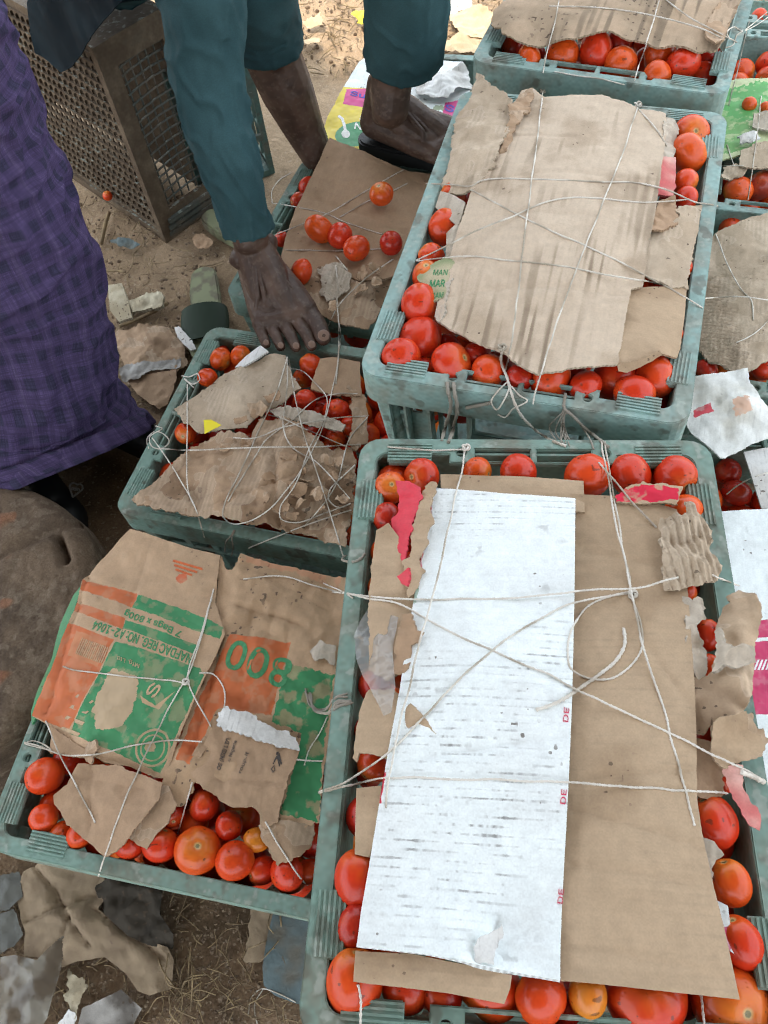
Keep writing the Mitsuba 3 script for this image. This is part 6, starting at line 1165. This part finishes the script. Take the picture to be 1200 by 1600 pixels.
# ---------------------------------------------------------------- tomatoes below, as far as they show; then the strings, laid over what they touch
def ray_mesh():
    at = np.cumsum([0] + [len(v) for v, _ in RAYM])
    return trimesh.Trimesh(np.vstack([v for v, _ in RAYM]), np.vstack([f + a for (_, f), a in zip(RAYM, at)]), process=False)
def pixel_rays(P):
    d = FWD + RT * (P[:, :1] - 600) / F_PX - UP * (P[:, 1:] - 800) / F_PX
    return np.repeat(EYE[None], len(P), 0), d / np.linalg.norm(d, axis=1, keepdims=True)
first_raym = len(RAYM); fillers = []
frng = np.random.default_rng(77)
for cr, where in (('C1', 'nearest crate'), ('C2', 'middle crate'), ('C3', 'far raised crate'), ('C4', 'crate before the foot'), ('C5', 'lower left crate'), ('C6', 'crate behind the foot'), ('C8', 'crate at the right edge'), ('C9', 'green carton crate'), ('C10', 'ribbed board crate')):
    C = CR[cr]
    for layer, zz in enumerate((0.045, 0.088)):
        for ix in range(11):
            for iy in range(7):
                x, y = -0.265 + ix * .052 + (iy % 2) * .025 - .012 + frng.normal(0, .004), -.148 + iy * .047 + frng.normal(0, .004); r = frng.uniform(.0235, .0275)
                if abs(x) > CL / 2 - .026 - r * .8 or abs(y) > CW / 2 - .026 - r * .8: continue
                P = (C['m'] @ [x, y, CH - zz + frng.normal(0, .004), 1])[:3]
                for _ in range(8):
                    if all(np.linalg.norm(P - q) > (r + s) * .86 for q, s, _k in PLACED if np.linalg.norm(P - q) < .2): break
                    P = P - [0, 0, .006]
                else: continue
                R = rot_to(frng.normal(0, 1, 3), 0); kd = int(frng.integers(0, 4)); hue = 'rbdro'[int(frng.integers(0, 5))]
                d, mesh = tomato_ply(kd, HUES[hue], 3); m = M4(P, 0, R, r)
                RAYM.append((np.asarray(mesh.vertices) @ m[:3, :3].T + m[:3, 3], np.asarray(mesh.faces))); PLACED.append((P, r, None)); fillers.append((d, m, where, hue))
RM = ray_mesh(); counts = np.cumsum([len(f) for _, f in RAYM])
gx, gy = np.meshgrid(np.arange(1.5, 1200, 3.0), np.arange(1.5, 1600, 3.0)); o, d = pixel_rays(np.c_[gx.ravel(), gy.ravel()])
hit = RM.ray.intersects_first(o, d); hit = hit[hit >= 0]
owner = np.searchsorted(counts, hit, side='right'); seen = np.bincount(owner, minlength=len(RAYM))
kept = [(f, seen[first_raym + i]) for i, f in enumerate(fillers) if seen[first_raym + i] >= 4]
kept.sort(key=lambda q: -q[1])
kept = kept[:165]; byx = {}
for (d_, m, where, hue), n in kept: byx.setdefault(where, []).append(pj(m[:3, 3])[0])
TENS = ['', '', 'twenty', 'thirty', 'forty', 'fifty', 'sixty']
def nth(i):
    w = ORD + ['fifteenth', 'sixteenth', 'seventeenth', 'eighteenth', 'nineteenth', 'twentieth']
    return w[i] if i < 20 else TENS[(i + 1) // 10] + ' ' + (w[(i + 1) % 10 - 1] if (i + 1) % 10 else 'exactly')
for (d_, m, where, hue), n in kept:
    k = new_key('tomato'); put(k, d_, m); tag(k, f'half hidden tomato deep in the {where}, {nth(sorted(byx[where]).index(pj(m[:3, 3])[0]))} from the left', 'tomato', f'tomatoes deep in the {where}')

scene['string_white'] = {'type': 'principled', 'base_color': proc(lambda p, n, uv: mix((0.60, 0.575, 0.52), (0.34, 0.30, 0.24), smoothstep(.42, .70, fbm(p.x * 30, p.y * 30, p.z * 30, 3)))), 'roughness': 0.6, 'specular': 0.4}
scene['string_grey'] = {'type': 'principled', 'base_color': proc(lambda p, n, uv: mix((0.30, 0.28, 0.24), (0.17, 0.15, 0.12), fbm(p.x * 60, p.y * 60, p.z * 60, 3))), 'roughness': 0.7}
def smooth1(x, s):
    if s < .3: return x
    k = np.exp(-0.5 * (np.arange(-int(3 * s), int(3 * s) + 1) / s) ** 2); k /= k.sum(); n = len(k) // 2
    return np.convolve(np.r_[np.full(n, x[0]), x, np.full(n, x[-1])], k, 'valid')
def hull_up(s, z):
    h = []
    for i in range(len(s)):
        while len(h) > 1 and (z[h[-1]] - z[h[-2]]) * (s[i] - s[h[-2]]) <= (z[i] - z[h[-2]]) * (s[h[-1]] - s[h[-2]]): h.pop()
        h.append(i)
    return np.interp(s, s[h], z[h])
def strands(items):
    """Strings as photograph polylines: each is dropped on whatever lies under it; a taut one bridges the dips."""
    allp, spans = [], []
    for pts, *_ in items:
        P = np.asarray(pts, float); L = np.linalg.norm(np.diff(P, axis=0), axis=1).sum(); n = max(8, int(L / 2.2)); Q = cr_spline(P, n)
        spans.append((len(allp), len(allp) + n)); allp.extend(Q.tolist())
    A = np.array(allp); o, d = pixel_rays(A)
    loc, ir, _ = RM.ray.intersects_location(o, d, multiple_hits=False)
    H = np.full((len(A), 3), np.nan); H[ir] = loc
    for (a, b), (pts, label, group, opt) in zip(spans, items):
        z = H[a:b, 2].copy(); bad = np.isnan(z)
        if bad.all(): z[:] = .3
        elif bad.any(): z[bad] = np.interp(np.flatnonzero(bad), np.flatnonzero(~bad), z[~bad])
        zmin = opt.get('zmin'); 
        if zmin is not None: z = np.maximum(z, zmin)
        P = np.array([un(x, y, zz) for (x, y), zz in zip(A[a:b], z)]); s = np.r_[0, np.cumsum(np.linalg.norm(np.diff(P[:, :2], axis=0), axis=1))] + np.arange(b - a) * 1e-9
        w = 4; zm = np.array([z[max(0, i - w):i + w + 1].max() for i in range(len(z))])
        taut = opt.get('taut', .8); zh = hull_up(s, z)
        z2 = np.maximum(zm if taut < .5 else z, np.minimum(zh, zm + .012) if taut >= .5 else zm)
        z2 = np.maximum(smooth1(z2, 2.5), smooth1(z, .8))
        r = opt.get('r', .00098)
        jt = np.random.default_rng(len(scene)); wob = smooth1(jt.normal(0, 1, b - a), 5.0) * .0016
        P = np.array([un(x, y, zz + r * .45) for (x, y), zz in zip(A[a:b], z2)]); tg = np.gradient(P, axis=0); P[:, :2] += np.c_[-tg[:, 1], tg[:, 0]] / (np.linalg.norm(tg[:, :2], axis=1, keepdims=True) + 1e-9) * wob[:, None]
        k = new_key('string'); m = tube_mesh(P, r * (1 + .12 * np.sin(np.arange(len(P)) * .9)), 8, 700, .22)
        put(k, mikit.ply(m, opt.get('mat', 'string_white'), smooth=True)); tag(k, label, 'string', group)
S = []
def st(g, label, pts, **o): S.append((pts, label, g, o))
g = 'strings over the nearest crate'
st(g, 'string down the far left of the white sheet from its knot', [(728, 703), (722, 730), (706, 800), (684, 900), (657, 1000), (634, 1090), (614, 1180), (602, 1262)])
st(g, 'short string on the far rim of the nearest crate', [(606, 698), (640, 702), (690, 704), (728, 702)])
st(g, 'double string down the middle of the brown carton half', [(938, 688), (948, 740), (962, 815), (978, 880), (988, 935), (1003, 1000), (1028, 1080), (1052, 1160), (1070, 1230), (1086, 1290)])
st(g, 'second strand beside the double string on the brown half', [(944, 690), (956, 760), (970, 840), (982, 900), (990, 940)])
st(g, 'string from the knot slanting to the ribbed piece', [(936, 722), (968, 760), (998, 795), (1026, 824)])
st(g, 'level string across the white sheet and the brown half', [(520, 924), (575, 932), (650, 936), (790, 935), (880, 926), (930, 922), (1000, 918), (1036, 909), (1060, 902)])
st(g, 'long slanting string from upper left to the right rim', [(536, 926), (575, 935), (625, 945), (690, 980), (790, 1026), (860, 1055), (890, 1072), (960, 1105), (1050, 1147), (1112, 1178), (1150, 1196), (1215, 1232)])
st(g, 'loose loop in the middle of the white and brown sheets', [(985, 926), (950, 932), (915, 950), (893, 985), (887, 1020), (893, 1045), (920, 1060), (955, 1060), (986, 1040), (1003, 1012), (1000, 970), (986, 928)], taut=0)
st(g, 'string rising from the left rim to the knot on the brown half', [(497, 1238), (540, 1222), (610, 1172), (690, 1090), (770, 1015), (830, 975), (890, 945), (950, 932), (985, 924)])
st(g, 'level string across the lower part of the white sheet', [(497, 1240), (530, 1232), (600, 1216), (700, 1217), (880, 1222), (960, 1228), (1060, 1234), (1136, 1238)])
st(g, 'wavy thin ribbon right of the white sheet edge', [(838, 1110), (870, 1098), (912, 1070), (955, 1040), (974, 1010), (976, 982)], taut=0, r=.0016)
st(g, 'string hanging at the near left rim', [(560, 1538), (563, 1570), (562, 1625)]); st(g, 'string hanging at the near right rim', [(1096, 1556), (1099, 1580), (1101, 1630)])
st(g, 'short string end on the right rim by the ribbed piece', [(1112, 900), (1130, 906), (1156, 916)]); st(g, 'broad strand over the right rim by the red scrap', [(1158, 1207), (1180, 1217), (1215, 1234)], r=.0022)
st(g, 'tie of twine round the left rim near the ragged sheet', [(540, 868), (534, 874), (552, 878), (566, 872), (572, 866)], taut=0, mat='string_grey', r=.0014)
g = 'strings over the middle crate'
st(g, 'left lengthwise string on the middle crate', [(848, 143), (842, 200), (830, 290), (818, 380), (809, 460), (800, 530), (790, 580)])
st(g, 'right lengthwise string on the middle crate', [(996, 168), (972, 240), (945, 310), (915, 385), (890, 450), (868, 510), (848, 575), (832, 632)])
st(g, 'short slanting string at the far right of the middle crate', [(996, 168), (1020, 195), (1043, 228)])
st(g, 'upper level string across the middle crate', [(664, 287), (700, 288), (735, 291), (752, 282), (850, 280), (940, 284), (1000, 286), (1050, 300), (1086, 316), (1122, 322)])
st(g, 'slanting string from upper left to lower right on the middle crate', [(736, 296), (770, 315), (806, 334), (860, 360), (920, 386), (980, 415), (1036, 446)])
st(g, 'rising string across the middle crate from the left rim', [(650, 408), (690, 388), (750, 358), (806, 336), (840, 320), (880, 310), (930, 309), (1000, 316), (1074, 312)])
st(g, 'lower level string across the middle crate', [(650, 408), (700, 402), (725, 400), (800, 407), (880, 416), (950, 430), (1030, 444), (1066, 462), (1098, 481)])
st(g, 'knotted string hanging at the near rim of the middle crate', [(784, 544), (783, 565), (792, 590), (798, 612), (812, 645), (832, 668), (858, 686), (884, 698)], mat='string_white', r=.0017, taut=0)
st(g, 'small loop hanging from the knotted string', [(794, 596), (778, 612), (768, 628), (776, 640), (790, 622), (796, 604)], taut=0); st(g, 'second small loop at the near rim of the middle crate', [(798, 604), (812, 618), (824, 626), (800, 640), (790, 652), (778, 648)], taut=0)
for q, lab in (([(697, 598), (700, 612), (705, 632), (698, 660), (690, 690)], 'left grey ribbon hanging on the near rim of the middle crate'), ([(709, 598), (712, 622), (715, 640), (708, 668), (702, 692)], 'right grey ribbon hanging on the near rim of the middle crate'), ([(728, 637), (745, 634), (768, 629)], 'grey ribbon lying along the near rim of the middle crate')):
    st(g, lab, q, mat='string_grey', r=.0022, taut=0)
fr_ = np.random.default_rng(9)
for k in range(9):
    x0 = 872 + fr_.uniform(-4, 10)
    st(g, f'frayed twine fibre at the right of the near rim, {ORD[k]} of the tuft', [(883 + fr_.uniform(-3, 3), 640), (x0, 650 + fr_.uniform(-4, 4)), (x0 + fr_.uniform(-14, 6), 665 + fr_.uniform(0, 12)), (x0 + fr_.uniform(-6, 12), 685 + fr_.uniform(0, 14))], mat='string_grey', r=.0007, taut=0)
st(g, 'frayed string from the near rim of the middle crate to the knot', [(884, 615), (882, 638), (896, 650), (918, 672), (938, 688), (950, 700)], mat='string_grey', r=.0018, taut=0); st(g, 'second frayed string running down to the nearest crate', [(886, 642), (905, 662), (920, 684), (928, 702)], mat='string_grey', taut=0)
g = 'strings over the far raised crate'
st(g, 'left string over the far raised crate', [(877, -20), (868, 30), (858, 70), (848, 114)]); st(g, 'right string over the far raised crate', [(1036, -20), (1022, 30), (1006, 80), (990, 126)])
st(g, 'level string over the far raised crate', [(858, 10), (920, 11), (1000, 20), (1060, 34), (1100, 46), (1132, 62)]); st(g, 'slanting string over the far raised crate', [(1036, -4), (1070, 22), (1105, 42), (1152, 66)]); st(g, 'string along the near rim of the far raised crate', [(866, 112), (900, 118), (940, 124), (976, 133)])
st(g, 'string tied round the right rim of the far raised crate', [(1134, 75), (1146, 70), (1152, 55), (1165, 46), (1205, 14)], taut=0); st(g, 'loop at the right rim of the far raised crate', [(1140, 62), (1136, 50), (1146, 42), (1160, 48), (1180, 40), (1205, 24)], taut=0)
g = 'strings over the crate before the foot'
def c7(*q): return [(150 + x / 2.79, 450 + y / 2.79) for x, y in q]
for lab, q, o in (('level string across the ragged sheet', c7((270, 700), (400, 706), (700, 695), (1000, 690), (1150, 684)), {}), ('slanting string from the left knot to the near rim', c7((245, 655), (290, 715), (350, 810), (420, 930), (475, 1088)), {}),
    ('string from the left rim down to the near rim', c7((400, 420), (398, 600), (395, 750), (402, 880), (428, 948)), {}), ('long loop starting under the toes', c7((832, 300), (790, 450), (700, 640), (620, 820), (560, 950), (556, 1000), (600, 1028), (650, 1022), (730, 985), (840, 870), (925, 740), (990, 600), (1035, 430), (1055, 300), (1056, 120), (1048, 40)), dict(taut=0)),
    ('string from under the toes curving to the lower right', c7((835, 305), (830, 480), (815, 600), (850, 690), (960, 760), (1050, 850), (1104, 920)), dict(taut=0)), ('string from under the toes to the near right corner', c7((842, 310), (870, 480), (910, 640), (950, 760), (1000, 920), (1050, 1080), (1078, 1172)), {}),
    ('string slanting right below the torn strip', c7((750, 555), (830, 575), (900, 610), (1000, 650), (1135, 712)), {}), ('thick string bent across the torn strip', c7((600, 650), (690, 655), (800, 612), (950, 580), (1100, 562), (1188, 558)), {}),
    ('string rising to the flat brown piece', c7((575, 930), (690, 740), (740, 665), (850, 580), (960, 485), (1060, 460), (1140, 460)), dict(taut=0)), ('loop over the red tomatoes', c7((850, 350), (900, 362), (960, 420), (1008, 480), (1000, 560), (940, 680), (860, 870), (800, 960), (806, 1005), (870, 1022), (1000, 980), (1106, 940)), dict(taut=0)),
    ('string from the middle crate rim bending to the near rim', c7((1182, 562), (1100, 670), (1050, 850), (960, 980), (910, 1036)), dict(taut=0)), ('small hook of string at the right', c7((1130, 772), (1020, 880), (1016, 925), (1060, 958), (1110, 938)), dict(taut=0)), ('string rising from the near rim to the right', c7((665, 1132), (800, 1080), (950, 1022), (1112, 965)), {}),
    ('string straight up beside the big toe', c7((1048, 60), (1056, 0), (1050, -60), (1042, -100)), {}),
    ('knot loops at the left rim', c7((232, 700), (222, 660), (258, 625), (300, 640), (320, 672), (285, 700), (245, 690), (235, 650), (290, 612), (262, 600)), dict(taut=0)), ('tie at the upper left rim', c7((372, 384), (405, 388), (444, 374), (452, 402), (420, 420), (385, 396), (430, 436)), dict(taut=0)), ('grey tie at the middle of the near rim', c7((604, 1056), (585, 1085), (566, 1108), (560, 1150)), dict(taut=0, mat='string_grey')), ('second grey tie at the middle of the near rim', c7((604, 1056), (592, 1090), (598, 1130), (590, 1168)), dict(taut=0, mat='string_grey'))):
    st(g, lab + ' of the crate before the foot' if len(lab.split()) < 9 else lab, q, **o)
g = 'strings over the lower left crate'
for lab, q, o in (('upper string across the printed carton', [(98, 1042), (140, 1050), (220, 1060), (291, 1066)], {}), ('lengthwise string over the printed carton', [(334, 920), (320, 975), (300, 1040), (262, 1110), (215, 1205), (182, 1285), (154, 1368)], {}), ('second strand of the lengthwise string', [(330, 935), (314, 990), (294, 1058), (302, 1085), (331, 1134)], {}),
    ('string from the left rim to the label piece', [(38, 1160), (62, 1166), (92, 1178), (130, 1180), (170, 1174), (220, 1163), (262, 1157), (316, 1158)], {}), ('loop on the left rim of the lower left crate', [(38, 1160), (50, 1157), (66, 1162), (80, 1172), (60, 1168), (40, 1163)], dict(taut=0)), ('string end hanging over the pointed brown piece', [(72, 1126), (90, 1172), (120, 1230), (150, 1284)], {}), ('string down past the label piece', [(300, 1222), (290, 1260), (277, 1302)], {}),
    ('string end over the ragged near right piece', [(414, 1284), (438, 1325), (458, 1355), (480, 1384)], {}), ('string from the label piece to the nearest crate', [(462, 1186), (480, 1188), (504, 1190)], {}), ('short curl above the label piece', [(312, 1050), (334, 1054), (348, 1072), (352, 1090), (350, 1106)], dict(taut=0)), ('thin string at the right edge of the orange panel carton', [(512, 1120), (500, 1145), (484, 1170), (476, 1196)], dict(taut=0, r=.0008)), ('string along the top of the orange panel carton', [(380, 905), (440, 900), (490, 915), (534, 925)], dict(r=.0009)), ('string end from that carton to the left rim', [(505, 912), (530, 922), (552, 934)], dict(r=.0009))):
    st(g, lab, q, **o)
for k in range(12):
    a, b = fr_.uniform(-1, 1, 2)
    st('frayed rope at the left rim of the nearest crate', f'frayed rope fibre round the left rim of the nearest crate, {ORD[k]} of the tie', [(482 + 6 * a, 1082 + 8 * b), (490 + 6 * b, 1108 + 5 * a), (512 + 5 * a, 1112 + 6 * b), (526 + 4 * b, 1098 + 8 * a), (548 + 5 * a, 1094 + 10 * b)], mat='string_grey', r=.0010, taut=0)
g = 'strings over the crate behind the foot'
def c8(*q): return [(300 + x / 2.857, 180 + y / 2.857) for x, y in q]
for lab, q, o in (('long slanting string under the tomato row', c8((370, 535), (480, 490), (600, 440), (800, 325), (945, 242)), {}), ('level string bending at the tomato row', c8((355, 392), (480, 412), (600, 440), (662, 468), (740, 495), (850, 532)), {}), ('string up to the lone orange tomato', c8((662, 456), (780, 385), (880, 345), (965, 305)), {}), ('curved string at the left rim behind the foot', c8((358, 390), (356, 340), (390, 290), (444, 258)), dict(taut=0)), ('lower level string behind the large foot', c8((400, 602), (520, 604), (640, 605), (850, 598)), {}),
    ('short string curving down from the tomato row', c8((642, 628), (668, 660), (694, 692)), {}), ('slanting string from the middle crate down to the toes', c8((898, 642), (760, 742), (655, 850), (608, 940)), {}), ('string hanging from the crate behind to the crate before', c8((648, 822), (656, 930), (664, 980), (655, 1060), (640, 1200)), {})):
    st(g, lab, q, **o)
g = 'strings on the right edge crates'
for lab, q, o in (('string slanting over the ribbed board', [(1118, 366), (1140, 420), (1160, 455), (1174, 470), (1178, 500)], {}), ('level string over the ribbed board', [(1098, 467), (1130, 464), (1165, 464), (1205, 470)], {}), ('string at the far right over the ribbed board', [(1150, 536), (1180, 520), (1210, 490)], {}), ('string over the rotten tomatoes', [(1190, 150), (1182, 220), (1176, 262), (1168, 312)], {}), ('short string left of the rotten tomatoes', [(1136, 226), (1142, 245), (1148, 260)], {}), ('level string on the green carton edge', [(1128, 259), (1145, 259), (1162, 259)], {}), ('upright string by the green carton', [(1172, 30), (1160, 80), (1148, 130), (1138, 165)], dict(mat='string_grey', r=.0009)), ('string at the dark gap of the right edge crate', [(1136, 773), (1150, 760), (1172, 748), (1200, 738)], {})):
    st(g, lab, q, **o)
g = 'string scraps on the ground'
st(g, 'loose string loop on the soil beside the pale blue plastic', [(388, 1585), (392, 1560), (408, 1545), (430, 1550), (462, 1566)], taut=0, r=.0009); st(g, 'thin string strands below the pale blue plastic', [(410, 1546), (398, 1570), (402, 1600), (415, 1620)], taut=0, r=.0009)
strands(S)
def knot(px, r, label, g):
    k = new_key('string_knot'); P, d = pixel_rays(np.array([px], float)); loc, _, _ = RM.ray.intersects_location(P, d, multiple_hits=False); c = loc[0] + [0, 0, r * .6]
    t = np.linspace(0, 2 * math.pi, 60); C = c + r * np.stack([(1 + .35 * np.cos(3 * t)) * np.cos(2 * t), (1 + .35 * np.cos(3 * t)) * np.sin(2 * t), .5 * np.sin(3 * t)], -1) * .8
    put(k, mikit.ply(tube_mesh(C, .0013, 7), 'string_white', smooth=True)); tag(k, label, 'string knot')
knot((728, 701), .004, 'small white knot on the far rim of the nearest crate', 0); knot((291, 1066), .004, 'white knot on the printed carton where strings cross', 0); knot((784, 545), .0045, 'white knot at the near edge of the middle carton', 0); knot((996, 166), .005, 'white knot at the far right of the middle carton', 0); knot((848, 144), .004, 'white knot at the far end of the middle carton', 0); knot((988, 930), .004, 'white knot on the brown half of the nearest crate', 0)
